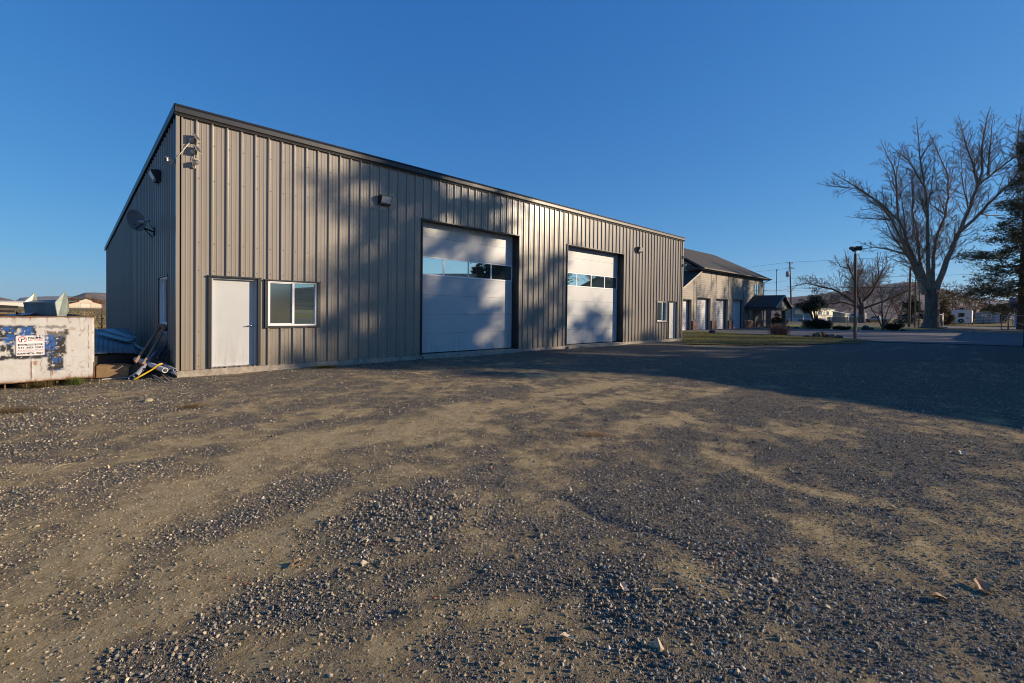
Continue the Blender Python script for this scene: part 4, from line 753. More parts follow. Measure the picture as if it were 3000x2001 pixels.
def blades(name, x, y, z0, h, wd, col, mat, seed):
    r = np.random.default_rng(seed); n = len(x); a = r.uniform(0, 6.283, n); ln = r.normal(0, .35, (n, 2)) * h[:, None]
    B = np.stack([x, y, np.full(n, z0)], -1); dx = np.stack([np.cos(a), np.sin(a), 0 * a], -1) * wd[:, None] / 2
    T = B + np.stack([ln[:, 0], ln[:, 1], h], -1); V = np.stack([B - dx, B + dx, T], 1).reshape(-1, 3); F = np.arange(3 * n).reshape(n, 3)
    return np_obj(name, np_mesh(name, V, F, mat, {'tone': np.repeat(col, 3, 0)}))
def leaf_mat(name, rough=.6, trans=.35):
    m, nt, b, o = new_mat(name); at = node(nt, 'ShaderNodeVertexColor', layer_name='tone'); L(nt, at.outputs['Color'], b.inputs['Base Color']); b.inputs['Roughness'].default_value = rough; b.inputs['Specular IOR Level'].default_value = .25
    if trans:
        t = node(nt, 'ShaderNodeBsdfTranslucent'); L(nt, at.outputs['Color'], t.inputs['Color']); x = node(nt, 'ShaderNodeMixShader'); x.inputs['Fac'].default_value = trans; L(nt, b.outputs['BSDF'], x.inputs[1]); L(nt, t.outputs['BSDF'], x.inputs[2]); L(nt, x.outputs['Shader'], o.inputs['Surface'])
    return m
M_LEAF = leaf_mat('leaf'); M_BLADE = leaf_mat('grass_blade', .7, .3)
def lerpcol(a, b, t): a = np.array(a); b = np.array(b); return a + (b - a) * t[:, None]
r = np.random.default_rng(5); n = 130000; x = r.uniform(20., 39.2, n); y = r.uniform(-8.4, 8.8, n); wx_, wy_ = x + r.normal(0, .35, n), y + r.normal(0, .3, n); k = inside_poly(wx_, wy_, LAWN) & (r.random(n) < sstep(.44, .60, fbm(x * .8, y * .8, 81, 5)) * .75); x, y = x[k], y[k]; n = len(x)
tag(blades('lawn_grass', x, y, .03, r.uniform(.03, .11, n), r.uniform(.012, .024, n), lerpcol((.13, .145, .03), (.36, .30, .11), r.random(n) ** 1.3), M_BLADE, 6), 'short patchy grass on the lawn island', 'grass', kind='stuff')

# ---------------------------------------------------------------- second building: two storeys, lap siding, hip roof, porch
def lap_mat(name, col):
    m, nt, b, o = new_mat(name); geo = node(nt, 'ShaderNodeNewGeometry'); sx = node(nt, 'ShaderNodeSeparateXYZ'); L(nt, geo.outputs['Position'], sx.inputs[0])
    fr = node(nt, 'ShaderNodeMath', operation='MULTIPLY'); L(nt, sx.outputs['Z'], fr.inputs[0]); fr.inputs[1].default_value = 1 / .19
    fc = node(nt, 'ShaderNodeMath', operation='FRACT'); L(nt, fr.outputs[0], fc.inputs[0])
    mp = node(nt, 'ShaderNodeMapping'); mp.inputs['Scale'].default_value = (.6, .6, 5); L(nt, geo.outputs['Position'], mp.inputs['Vector']); n = node(nt, 'ShaderNodeTexNoise', Scale=1.5, Detail=6.); L(nt, mp.outputs['Vector'], n.inputs['Vector'])
    r = ramp(nt, n.outputs['Fac'], [(.3, tuple(c * .88 for c in col)), (.7, tuple(c * 1.1 for c in col))]); L(nt, r.outputs['Color'], b.inputs['Base Color']); b.inputs['Roughness'].default_value = .7
    bp = node(nt, 'ShaderNodeBump', Strength=1., Distance=.022, invert=True); L(nt, fc.outputs[0], bp.inputs['Height']); L(nt, bp.outputs['Normal'], b.inputs['Normal']); return m
M_LAP = lap_mat('beige_lap_siding', (.30, .268, .222)); M_SHING = pm('dark_shingles', (.045, .044, .043), .9, var=.35, scale=14, bump=.5, bscale=40); M_BRICK = None
m, nt, b, o = new_mat('brick'); geo = node(nt, 'ShaderNodeNewGeometry'); mp = node(nt, 'ShaderNodeMapping'); mp.inputs['Rotation'].default_value = (math.radians(90), 0, 0); L(nt, geo.outputs['Position'], mp.inputs['Vector'])
bt = node(nt, 'ShaderNodeTexBrick', Scale=3.2); bt.inputs['Color1'].default_value = (.25, .115, .07, 1); bt.inputs['Color2'].default_value = (.17, .08, .055, 1); bt.inputs['Mortar'].default_value = (.33, .28, .23, 1); bt.inputs['Mortar Size'].default_value = .018; L(nt, mp.outputs['Vector'], bt.inputs['Vector']); L(nt, bt.outputs['Color'], b.inputs['Base Color']); b.inputs['Roughness'].default_value = .85; M_BRICK = m
M_LINE = pm('dark_trim_board', (.06, .055, .05), .6); M_DSOFF = pm('dark_soffit', (.05, .048, .045), .7); M_WDOOR = pm('white_slat_door', (.66, .65, .63), .45, var=.05)
M_TRIMB = pm('beige_trim', (.42, .36, .28), .6)
hs = empty('two_storey_building', (51, 8, 0), 'beige two-storey building with dark hip roof and a row of white roll-up doors', 'building')
YW, EZ = 7.6, 5.95
def wall_holes(name, x0, x1, z0, z1, holes, y, mat, parent):
    mb = MB(); xs = sorted({x0, x1, *[e for h in holes for e in h[:2]]})
    for a, b_ in zip(xs[:-1], xs[1:]):
        sp_ = [(z0, z1)]
        for h in holes:
            if h[0] <= (a + b_) / 2 <= h[1]: sp_ = [s for s in ((z0, h[2]), (h[3], z1)) if s[1] - s[0] > .01]
        for c, d in sp_: mb.box(a, y, c, b_, y + .2, d)
    return mb.build(name, mat, parent)
D2 = [(39.3, 42.22, 2.95), (43.4, 46.62, 3.2), (48.05, 51.2, 3.21), (52.65, 55.88, 3.24)]
holes = [(a, b_, 0., z) for a, b_, z in D2] + [(57.6, 58.95, .9, 2.25), (59.35, 60.25, 0., 2.2), (59.6, 61.05, 4.12, 5.42)]
wall_holes('front_wall', 44.4, 62.5, 0, EZ, [h for h in holes if h[0] > 43 and h[0] > 44.4] + [(44.4, 46.62, 0, 3.2)], YW, M_LAP, hs)
# lower wing at the left with its own sloping roof
mb = MB(); 
for a, b_ in ((36.5, 39.3), (42.22, 43.4)): mb.prism([(a, YW, 0), (b_, YW, 0), (b_, YW, 4.22 + .46 * (b_ - 40.5) - .1), (a, YW, 4.22 + .46 * (a - 40.5) - .1)], (0, .2, 0))
mb.prism([(39.3, YW, 2.95), (42.22, YW, 2.95), (42.22, YW, 4.22 + .46 * 1.72 - .1), (39.3, YW, 4.22 - .46 * 1.2 - .1)], (0, .2, 0)); mb.prism([(43.4, YW, 3.2), (44.399, YW, 3.2), (44.399, YW, 5.9), (43.4, YW, 4.22 + .46 * 2.9 - .1)], (0, .2, 0)); mb.build('wing_wall', M_LAP, hs)
mb = MB(); zz = lambda x: 4.22 + .46 * (x - 40.5)
mb.prism([(36.2, YW - .12, zz(36.2)), (44.35, YW - .12, zz(44.35)), (44.35, YW - .12, zz(44.35) - .12), (36.2, YW - .12, zz(36.2) - .12)], (0, 9.5, 0)); mb.build('wing_roof', M_SHING, hs)
mb = MB(); mb.prism([(36.2, YW - .16, zz(36.2) + .01), (44.2, YW - .16, zz(44.2) + .01), (44.2, YW - .16, zz(44.2) - .17), (36.2, YW - .16, zz(36.2) - .17)], (0, .039, 0)); mb.build('wing_fascia', M_TRIMB, hs)
mb = MB(); mb.box(62.3, YW + .2, 0, 62.5, 17, EZ); mb.box(44.4, 16.8, 0, 62.3, 17, EZ); mb.box(36.5, 16.8, 0, 44.4, 17, 2.3); mb.build('rear_wall', M_LAP, hs)
mb = MB(); RZ, RY = 9.13, 12.08
mb.prism([(44.4, YW, EZ), (44.4, 2 * RY - YW, EZ), (44.4, RY, RZ - .45)], (-.1, 0, 0)); gab = mb.build('gable_wall', M_LAP, hs)
ex0, ex1, ey0, ey1, ez = 43.4, 63.5, 7.0, 2 * RY - 7.0, 6.16
mb = MB(); mb.add([(ex0, ey0, ez), (ex1, ey0, ez), (ex1, ey1, ez), (ex0, ey1, ez), (ex0, RY, RZ), (58.3, RY, RZ)], [(0, 1, 5, 4), (1, 2, 5), (2, 3, 4, 5)]); rf = mb.build('roof', M_SHING, hs); sd = rf.modifiers.new('t', 'SOLIDIFY'); sd.thickness = .14; sd.offset = -1
mb = MB(); mb.box(ex0 + .05, ey0 + .05, ez - .17, ex1 - .05, YW, ez - .145); mb.box(62.5, YW, ez - .17, ex1 - .05, ey1, ez - .145); mb.build('soffit', M_DSOFF, hs)
mb = MB(); mb.box(ex0, ey0 - .11, ez - .13, ex1, ey0 - .005, ez + .0); mb.build('gutter', M_LINE, hs, .01)
mb = MB(); mb.prism([(ex0 - .02, ey0, ez - .2), (ex0 - .02, RY, RZ - .2), (ex0 - .02, RY, RZ + .01), (ex0 - .02, ey0, ez + .01)], (.05, 0, 0)); mb.build('rake_board', M_LINE, hs)
mb = MB(); mb.prism([(ex0 + .06, ey0 + .05, ez - .18), (ex0 + .06, YW + 1.2, ez - .18), (ex0 + .06, YW + 1.2, ez + .4), (ex0 + .06, ey0 + .1, ez - .14)], (.9, 0, 0)); mb.build('eave_return', M_DSOFF, hs)
mb = MB(); mb.tube([(62.55, YW - .06, EZ - .25), (62.62, YW - .06, EZ - .5), (62.62, YW - .06, .1)], .06, 8); mb.tube([(63.4, ey0, ez - .1), (62.7, YW - .1, EZ - .25)], .045, 6); mb.build('downpipe', M_LINE, hs)
for x0 in (46.69, 47.97, 51.26, 52.54, 55.87, 43.35, 42.72):
    mb = MB(); mb.box(x0 - .03, YW - .025, 3.3 if x0 > 44 else 1., x0 + .03, YW - .002, EZ - .02 if x0 > 44 else zz(x0) - .25); mb.build('trim_board', M_LINE, hs)
for k, (a, b_, z) in enumerate(D2):
    mb = MB(); yd = YW + .38; nsl = 17
    for q in range(nsl): z0 = z * q / nsl; mb.box(a - .01, yd - .012, z0 + .012, b_ + .01, yd + .04, z * (q + 1) / nsl)
    mb.build('roll_up_door', M_WDOOR, hs)
    mb = MB(); mb.box(a - .05, YW - .004, 0, a - .001, yd + .05, z + .001); mb.box(b_ + .001, YW - .004, 0, b_ + .05, yd + .05, z + .001); mb.box(a - .06, YW - .02, z + .002, b_ + .06, yd + .05, z + .07); mb.build('door_trim', M_LINE, hs)
for a, b_ in ((42.35, 43.33), (46.78, 47.94), (51.36, 52.54), (55.98, 56.8)):
    mb = MB(); mb.box(a, YW - .14, 0, b_, YW - .003, .86); pl = mb.build('brick_pier', M_BRICK, hs)
    mb = MB(); mb.box(a - .04, YW - .18, .862, b_ + .04, YW - .002, .92); mb.build('cap', M_CONC, pl)
mb = MB(); mb.box(57.0, YW - .1, 0, 59.3, YW - .003, .86); mb.box(60.3, YW - .1, 0, 62.5, YW - .003, .86); mb.build('brick_base', M_BRICK, hs)
def hwin(x0, x1, z0, z1):
    mb = MB(); f = .06
    mb.box(x0, YW + .02, z0, x0 + f, YW + .12, z1); mb.box(x1 - f, YW + .02, z0, x1, YW + .12, z1); mb.box(x0 + f, YW + .02, z0, x1 - f, YW + .12, z0 + f); mb.box(x0 + f, YW + .02, z1 - f, x1 - f, YW + .12, z1); mb.box((x0 + x1) / 2 - .03, YW + .02, z0 + f, (x0 + x1) / 2 + .03, YW + .12, z1 - f)
    w_ = mb.build('window', M_VINYL, hs); mb = MB(); mb.box(x0 + f - .01, YW + .06, z0 + f - .01, x1 - f + .01, YW + .075, z1 - f + .01); mb.build('pane', M_GLASS, w_); return w_
hwin(57.6, 58.95, .9, 2.25); hwin(59.6, 61.05, 4.12, 5.42)
mb = MB(); mb.box(59.36, YW + .08, .02, 60.24, YW + .13, 2.19); dr = mb.build('door', pm('pale_green_door', (.30, .38, .38), .5), hs); mb = MB(); mb.box(59.9, YW + .05, .6, 60.1, YW + .079, 1.9); mb.build('pane', M_GLASS, dr)
# porch
PZ, PE, PX0, PX1, PY = 3.95, 2.5, 56.1, 62.4, 4.2; px = (PX0 + PX1) / 2
mb = MB(); mb.add([(PX0, PY, PE), (px, PY, PZ), (PX1, PY, PE), (PX0, YW, PE), (px, YW, PZ), (PX1, YW, PE)], [(0, 1, 4, 3), (1, 2, 5, 4)]); pr = mb.build('porch_roof', M_SHING, hs); sd = pr.modifiers.new('t', 'SOLIDIFY'); sd.thickness = .12; sd.offset = -1
mb = MB(); mb.prism([(PX0 - .02, PY - .04, PE - .13), (PX0 - .02, PY - .04, PE + .03), (px, PY - .04, PZ + .03), (PX1 + .02, PY - .04, PE + .03), (PX1 + .02, PY - .04, PE - .13), (px, PY - .04, PZ - .17)], (0, .035, 0)); mb.build('porch_fascia', M_TRIMB, hs)
mb = MB(); mb.prism([(PX0 + .25, PY + .35, PE - .12), (px, PY + .35, PZ - .2), (PX1 - .25, PY + .35, PE - .12)], (0, .08, 0)); mb.build('porch_gable', M_LAP, hs)
mb = MB(); mb.box(PX0 + .1, PY + .5, PE - .34, PX1 - .1, PY + .95, PE - .13); mb.box(PX0 + .1, PY + .951, PE - .34, PX0 + .4, YW - .01, PE - .14); mb.box(PX1 - .4, PY + .951, PE - .34, PX1 - .1, YW - .01, PE - .14); mb.build('porch_beam', M_DSOFF, hs)
for x in (56.35, 62.0): mb = MB(); mb.box(x - .22, 4.8, 0, x + .22, 5.24, PE - .341); mb.build('porch_pillar', pm('brown_pillar', (.13, .10, .08), .8, var=.2), hs)
mb = MB(); mb.box(56.0, 4.5, -.02, 62.6, 7.45, .10); mb.build('porch_floor', M_CONC, hs)
# ---------------------------------------------------------------- trees
def barkmat(name, a, b_): return pm(name, a, .85, var=.3, scale=6, col2=b_, bump=.6, bscale=22, stretch=(1, 1, .25), bdist=.03)
M_BARK = barkmat('grey_bark', (.20, .14, .095), (.38, .28, .20)); M_TRUNK = pm('furrowed_bark', (.06, .048, .038), .9, var=.4, scale=7, col2=(.19, .155, .12), bump=1., bscale=14, stretch=(1, 1, .14), bdist=.08); M_TWIG = pm('twigs', (.21, .13, .085), .8, var=.3); M_DBARK = barkmat('dark_bark', (.05, .038, .03), (.095, .07, .055)); M_REDBARK = barkmat('reddish_bark', (.075, .04, .025), (.14, .075, .045))
TR, TF = Vector((math.cos(YAW), -math.sin(YAW), 0)), Vector((math.sin(YAW), math.cos(YAW), 0))
class Twigs:
    """collects thin branches as 3 or 4 sided tubes in numpy-friendly lists"""
    def __init__(s): s.mb = MB()
    def grow(s, p, d, ln, r, depth, rg, up=.25, spread=.55, kids=3, sides=4, crook=.18, minr=.005, shrink=.62):
        n = 3 if depth else 2; pts = [p]; q = p; dd = d
        for k in range(n):
            dd = (dd + Vector((rg.gauss(0, crook), rg.gauss(0, crook), rg.gauss(0, crook) + up * .35))).normalized(); q = q + dd * (ln / n); pts.append(q)
        s.mb.tube(pts, [max(minr, r * (1 - .55 * k / n)) for k in range(n + 1)], sides if depth > 1 else 3, cap=False)
        if depth <= 0: return
        for k in range(kids):
            t = rg.uniform(.25, 1.); i = min(int(t * n), n - 1); b_ = pts[i].lerp(pts[i + 1], t * n - i); ax = (pts[i + 1] - pts[i]).normalized(); side = ax.orthogonal().normalized(); side.rotate(Matrix.Rotation(rg.uniform(0, 6.283), 3, ax))
            nd = (ax * (1 - spread * .5) + side * spread * rg.uniform(.7, 1.3) + Vector((0, 0, up))).normalized()
            s.grow(b_, nd, ln * rg.uniform(shrink - .15, shrink + .12), r * .5, depth - 1, rg, up, spread, kids, sides, crook, minr, shrink)
def spray(mb, p, d, ln, r, level, rg, up, minr, sp):
    n = (2, 4, 5)[level]; pts = [p]; q = p; dd = d
    for k in range(n): dd = (dd + Vector((rg.gauss(0, .05), rg.gauss(0, .05), rg.gauss(0, .04) + up * (.5 if level else .3) / n * 1.6))).normalized(); q = q + dd * (ln / n); pts.append(q)
    mb.tube(pts, [max(minr, r * (1 - .75 * k / n)) for k in range(n + 1)], (3, 3, 5)[level], cap=False)
    if not level: return
    m_ = max(2, int(ln / sp[level])); phi = rg.uniform(0, 6.283)
    for k in range(m_):
        t = .10 + .88 * (k + rg.uniform(.2, .8)) / m_; i = min(int(t * n), n - 1); b_ = pts[i].lerp(pts[i + 1], t * n - i); ax = (pts[i + 1] - pts[i]).normalized(); phi += 2.4 + rg.gauss(0, .5); side = ax.orthogonal().normalized(); side.rotate(Matrix.Rotation(phi, 3, ax)); an = math.radians(rg.gauss(44, 9))
        cl_ = ln * (.50 - .28 * t) * rg.uniform(.6, 1.3) if level == 2 else rg.uniform(.18, .62) * sp[0]
        spray(mb, b_, (ax * math.cos(an) + side * math.sin(an)).normalized(), cl_, max(minr, r * .42), level - 1, rg, up, minr, sp)
def limb_tree(name, base, limbs, label, group, seed, trunk, twig=(1.9, 3, .045), mats=(M_BARK, M_TWIG), every=.8, up=.22, start=.35, minr=.007, spread=.6, sub=None, infill=0):
    """limbs: list of [ (lateral, height, depth) ..., (r0, r1) ] relative to base"""
    rg = random.Random(seed); base = Vector(base); e = empty(name, base, label, 'tree', group)
    P = lambda a, h, dp: base + TR * a + TF * dp + Vector((0, 0, h))
    extra = []
    for L_ in (limbs if infill else []):
        W = [P(*q) for q in L_[:-1]]; ln_ = sum((b_ - a).length for a, b_ in zip(W[:-1], W[1:])); r0, r1 = L_[-1]
        if ln_ < 4: continue
        for q in range(infill if ln_ > 6 else 1):
            t = rg.uniform(.25, .72); i = min(int(t * (len(W) - 1)), len(W) - 2); a = W[i].lerp(W[i + 1], t * (len(W) - 1) - i); ax = (W[i + 1] - W[i]).normalized(); side = (TR * rg.gauss(0, 1) + TF * rg.gauss(0, 1)).normalized(); d = (ax + side * rg.uniform(.35, .6) + Vector((0, 0, .12))).normalized(); ll = ln_ * (1 - t) * rg.uniform(.55, .8); pl = [a]
            for k in range(4): d = (d + ax * .06 + Vector((rg.gauss(0, .06), rg.gauss(0, .06), .09))).normalized(); pl.append(pl[-1] + d * ll / 4)
            extra.append((pl, (max(.035, (r0 + (r1 - r0) * t) * .5), .02)))
    mb = MB(); pts, rad = trunk; mb.tube([P(*q) for q in pts], rad, 20); tw = Twigs(); lm = MB()
    for pp, (r0, r1) in [([P(*q) for q in L_[:-1]], L_[-1]) for L_ in limbs] + extra:
        fine = []
        for a, b_ in zip(pp[:-1], pp[1:]):
            m_ = max(1, int((b_ - a).length / .7))
            for k in range(m_): fine.append(a.lerp(b_, k / m_) + Vector((rg.gauss(0, .03), rg.gauss(0, .03), rg.gauss(0, .02))))
        fine.append(pp[-1]); n = len(fine); rr = [r0 + (r1 - r0) * (k / (n - 1)) ** .8 for k in range(n)]; lm.tube(fine, rr, 9, cap=False)
        dist = 0; nxt = 0
        for k in range(1, n):
            dist += (fine[k] - fine[k - 1]).length
            if not sub and k / n > start and dist > nxt:
                nxt = dist + every * rg.uniform(.5, 1.4); f = k / n; ax = (fine[k] - fine[k - 1]).normalized(); side = ax.orthogonal().normalized(); side.rotate(Matrix.Rotation(rg.uniform(0, 6.283), 3, ax))
                d = (ax * .75 + side * .75 + Vector((0, 0, .15))).normalized(); ln = twig[0] * (1.25 - .75 * f) * rg.uniform(.6, 1.35)
                tw.grow(fine[k], d, ln, min(rr[k] * .55, twig[2]), twig[1], rg, up, spread, 3, 4, .09, minr)
        if sub:                                                        # long side limbs that carry secondaries and short spurs
            tot = sum((fine[k] - fine[k - 1]).length for k in range(1, n)); m_ = max(2, int(tot / sub[1])); phi = rg.uniform(0, 6.283)
            for j in range(m_):
                t = sub[2] + (1 - sub[2]) * (j + rg.uniform(.2, .8)) / m_; k = min(int(t * (n - 1)), n - 2); ax = (fine[k + 1] - fine[k]).normalized(); phi += 2.4 + rg.gauss(0, .4); side = ax.orthogonal().normalized(); side.rotate(Matrix.Rotation(phi, 3, ax)); an = math.radians(rg.gauss(42, 8))
                spray(tw.mb, fine[k], (ax * math.cos(an) + side * math.sin(an)).normalized(), max(.9, min(sub[0], tot * .36) * (1.15 - .8 * t) * rg.uniform(.65, 1.3)), min(rr[k] * .55, .055), 2, rg, up, minr, (sub[3], .26, .42))
            spray(tw.mb, fine[-1], (fine[-1] - fine[-2]).normalized(), 1.1 * sub[3], r1, 1, rg, up, minr, (sub[3], .22, .42)); continue
        tw.grow(fine[-1], (fine[-1] - fine[-2]).normalized(), twig[0] * .75, r1, twig[1], rg, up, spread * .8, 4, 4, .08, minr)
    mb.build('trunk', M_TRUNK if mats[0] is M_BARK else mats[0], e); lm.build('limbs', mats[0], e); tw.mb.build('twigs', mats[1], e); return e
K = .0181; X = lambda x, y, dp=0.: ((x - 850) * K, (1568 - y) * K + 3.05, dp)
pop = limb_tree('bare_poplar', (85.2, -6.95, 0), [
 [X(790, 1470), X(745, 1360), X(700, 1290, -.3), X(620, 1180, -.8), X(540, 1060, -1.2), X(465, 930, -1.5), X(390, 850, -1.7), X(300, 780, -2), X(180, 715, -2.2), (.34, .045)],
 [X(465, 930, -1.5), X(350, 915, -1), X(225, 903, -.5), (.11, .03)], [X(620, 1180, -.8), X(540, 1130, .5), X(440, 1110, 1.2), X(350, 1130, 1.6), (.12, .03)],
 [X(820, 1440), X(770, 1300, .4), X(715, 1150, .8), X(675, 980, 1.2), X(640, 890, 1.4), X(590, 840, 1.6), X(500, 740, 2), X(440, 690, 2.2), X(370, 640, 2.4), X(200, 530, 2.8), (.30, .04)],
 [X(640, 890, 1.4), X(620, 770, 1.2), X(600, 600, 1.), X(565, 500, .8), X(470, 330, .6), (.17, .035)], [X(370, 640, 2.4), X(240, 625, 2.7), X(110, 600, 3.2), (.08, .025)],
 [X(825, 1430), X(785, 1230, -.6), X(757, 1000, -1), X(735, 850, -1.3), X(700, 690, -1.6), X(655, 520, -1.8), X(625, 380, -2), X(600, 230, -2.2), (.31, .04)],
 [X(735, 850, -1.3), X(650, 800, -1.8), X(560, 760, -2.4), (.12, .03)], [X(700, 690, -1.6), X(620, 600, -2.), X(520, 500, -2.6), X(400, 430, -3), (.13, .03)], [X(650, 480, -1.8), X(720, 380, -1.4), X(790, 300, -1.), (.1, .03)],
 [X(835, 1420), X(812, 1250, 1.2), X(818, 1050, 1.8), X(815, 920, 2.2), X(797, 790, 2.5), X(802, 640, 2.7), X(860, 560, 2.9), (.24, .045)], [X(802, 640, 2.7), X(790, 560, 2.5), X(850, 440, 2.2), (.09, .03)],
 [X(855, 1430), X(862, 1250, .2), X(890, 1120, .6), X(935, 1000, 1.), X(1000, 850, 1.3), X(1035, 700, 1.6), X(1040, 540, 1.8), X(985, 400, 2), X(925, 240, 2.2), (.27, .04)],
 [X(880, 1440), X(915, 1260, -.5), X(960, 1100, -.9), X(1000, 970, -1.2), X(1045, 820, -1.5), X(1080, 660, -1.8), X(1105, 560, -1.9), X(1090, 380, -2), X(1120, 150, -2.2), (.40, .05)],
 [X(1080, 660, -1.8), X(1060, 500, -1.4), X(1010, 300, -1), X(1000, 170, -.6), (.15, .03)], [X(985, 1010, -1.2), X(1060, 920, -1.8), X(1130, 815, -2.2), X(1245, 685, -2.8), X(1310, 580, -3.2), X(1350, 450, -3.5), X(1430, 180, -4), (.22, .04)],
 [X(1085, 665, -1.8), X(1190, 555, -2.6), X(1300, 455, -3.2), X(1400, 370, -3.6), X(1480, 300, -3.8), (.16, .03)], [X(1130, 600, -2.2), X(1150, 400, -2.), X(1190, 180, -1.6), (.13, .03)], [X(1245, 685, -2.8), X(1350, 640, -2), X(1460, 560, -1.4), (.09, .03)],
 [X(1100, 880, -2.), X(1180, 885, -1.6), X(1280, 880, -1.2), (.10, .03)], [X(1310, 580, -3.2), X(1300, 400, -2.8), X(1350, 150, -2.4), (.1, .03)], [X(940, 1130, -.7), X(1030, 1060, .6), X(1110, 1010, 1.4), (.09, .03)], [X(1000, 850, 1.3), X(930, 760, 2.2), X(900, 620, 2.6), (.1, .03)]],
 'tall bare multi-stemmed poplar with a thick grey trunk beside the driveway', None, 4,
 ([(0, -.2, 0), (0, .25, 0), (.02, .8, 0), (.05, 2., 0), (.05, 3., 0), (.0, 4.2, 0), (-.1, 5., 0), (-.2, 5.6, 0)], [1.6, 1.12, .92, .82, .78, .76, .62, .45]), (1.5, 2, .035), up=.30, minr=.0175, sub=(3.2, .42, .15, .8), infill=2)
K2 = .0187; Y = lambda x, y, dp=0.: ((x - 975) * K2 * 1., max(0, (1240 - y) * K2), dp)
limb_tree('bare_shade_tree', (138, 9.1, 0), [
 [Y(960, 1050), Y(860, 900, 2), Y(700, 800, 3), Y(560, 765, 4), Y(400, 720, 4), Y(240, 760, 5), (.35, .06)], [Y(965, 1000), Y(830, 820, -2), Y(740, 680, -3), Y(640, 560, -4), Y(540, 540, -4), Y(440, 470, -5), (.33, .05)], [Y(740, 680, -3), Y(660, 520, -3), Y(640, 400, -3), (.15, .04)],
 [Y(975, 980), Y(930, 850, 1), Y(940, 700, 2), Y(1000, 580, 2), Y(1110, 540, 3), (.3, .05)], [Y(980, 960), Y(1050, 850, -1), Y(1100, 660, -2), Y(1200, 480, -2), Y(1190, 400, -2), (.32, .05)], [Y(990, 1000), Y(1150, 860, 3), Y(1280, 740, 4), Y(1420, 640, 5), Y(1500, 520, 5), (.33, .05)],
 [Y(1000, 1050), Y(1200, 930, -3), Y(1380, 830, -4), Y(1560, 780, -5), (.28, .05)], [Y(950, 1050), Y(800, 960, -1), Y(690, 880, 0), (.22, .05)], [Y(1000, 1080), Y(900, 970, 4), Y(760, 990, 6), Y(650, 1060, 7), (.22, .05)], [Y(930, 850, 1), Y(900, 700, 0), Y(980, 520, 0), Y(940, 420, 0), (.2, .04)], [Y(1280, 740, 4), Y(1260, 560, 4), Y(1340, 430, 4), (.15, .04)], [Y(1100, 660, -2), Y(1040, 500, -3), Y(1060, 420, -3), (.14, .04)]],
 'wide spreading bare tree across the street behind the chain link fence', None, 9, ([(0, -.2, 0), (0, .4, 0), (-.1, 2, 0), (-.1, 3.6, 0), (0, 5.2, 0)], [1.1, .75, .62, .6, .4]), (2.2, 2, .06), mats=(M_DBARK, M_TWIG), up=.30, minr=.027, sub=(5.0, .7, .12, 1.3), infill=2)
# ---- leafy things
def leaf_cloud(name, P, size, col, parent=None, seed=0, mat=None, aspect=.5, flat=0.):
    """many small leaf-shaped quads centred on the points P"""
    r = np.random.default_rng(seed); n = len(P); a = r.normal(size=(n, 3)); a[:, 2] *= (1 - flat); a /= np.linalg.norm(a, axis=1)[:, None]; b_ = r.normal(size=(n, 3)); b_ -= a * (a * b_).sum(1)[:, None]; b_ /= np.linalg.norm(b_, axis=1)[:, None]
    s = (size if hasattr(size, '__len__') else np.full(n, size)) * r.uniform(.6, 1.4, n); A = a * s[:, None] / 2; B = b_ * (s * aspect)[:, None] / 2
    V = np.stack([P - A, P + B * .9 - A * .1, P + A, P - B * .9 - A * .1], 1).reshape(-1, 3)
    o = np_obj(name, np_mesh(name, V, np.arange(4 * n).reshape(n, 4), mat or M_LEAF, {'tone': np.repeat(col, 4, 0)}), parent); return o
def blob_points(blobs, n, seed, shell=.55):
    r = np.random.default_rng(seed); B = np.array(blobs, float); vol = (B[:, 3] * B[:, 4] * B[:, 5]) ** .8; k = r.choice(len(B), n, p=vol / vol.sum()); d = r.normal(size=(n, 3)); d /= np.linalg.norm(d, axis=1)[:, None]
    return B[k, :3] + d * (r.uniform(shell ** 3, 1, n) ** (1 / 3))[:, None] * B[k, 3:6] * r.uniform(.85, 1.12, n)[:, None]
def shrub(name, loc, w, h, label, cat, group, col, n, seed, size=.09, lumps=22, d=None, gap=.0):
    rg = random.Random(seed); loc = Vector(loc); e = empty(name, loc, label, cat, group); bl = []; d = d or w
    for k in range(lumps):
        t = rg.uniform(0, 6.283); rr = math.sqrt(rg.random()) * .82; s = rg.uniform(.2, .36); z = h * rg.uniform(.22, .78) * (1 - .25 * rr)
        bl.append((loc.x + math.cos(t) * rr * w / 2, loc.y + math.sin(t) * rr * d / 2, loc.z + z, s * w * .55, s * d * .55, h * rg.uniform(.18, .3)))
    P = blob_points(bl, n, seed); P = P[P[:, 2] > loc.z + .02]
    if gap: P = P[fbm(P[:, 0] * 2.3 + P[:, 2] * 1.9, P[:, 1] * 2.3 - P[:, 2] * 1.4, seed, 3) > gap]
    r = np.random.default_rng(seed); leaf_cloud('foliage', P, size, lerpcol(col[0], col[1], r.random(len(P)) ** 1.4), e, seed)
    mb = MB()
    for k in range(7): t = rg.uniform(0, 6.283); a = loc + Vector((math.cos(t) * .08, math.sin(t) * .08, -.05)); b_ = loc + Vector((math.cos(t) * w * .22, math.sin(t) * d * .22, h * .6)); mb.tube([a, a.lerp(b_, .5) + Vector((0, 0, .05 * h)), b_], [.03, .02, .012], 5)
    mb.build('stems', M_DBARK, e); return e
G1 = ((.012, .02, .008), (.03, .045, .018)); G2 = ((.02, .03, .012), (.06, .075, .03)); BR = ((.10, .07, .035), (.24, .17, .09)); 
shrub('clipped_hedge', (63.6, 1.85, 0), 4.0, 1.36, 'big dark rounded hedge at the edge of the driveway, left of the lamp post', 'hedge', 'dark shrubs along the driveway', G1, 26000, 1, .075, 40, 3.2)
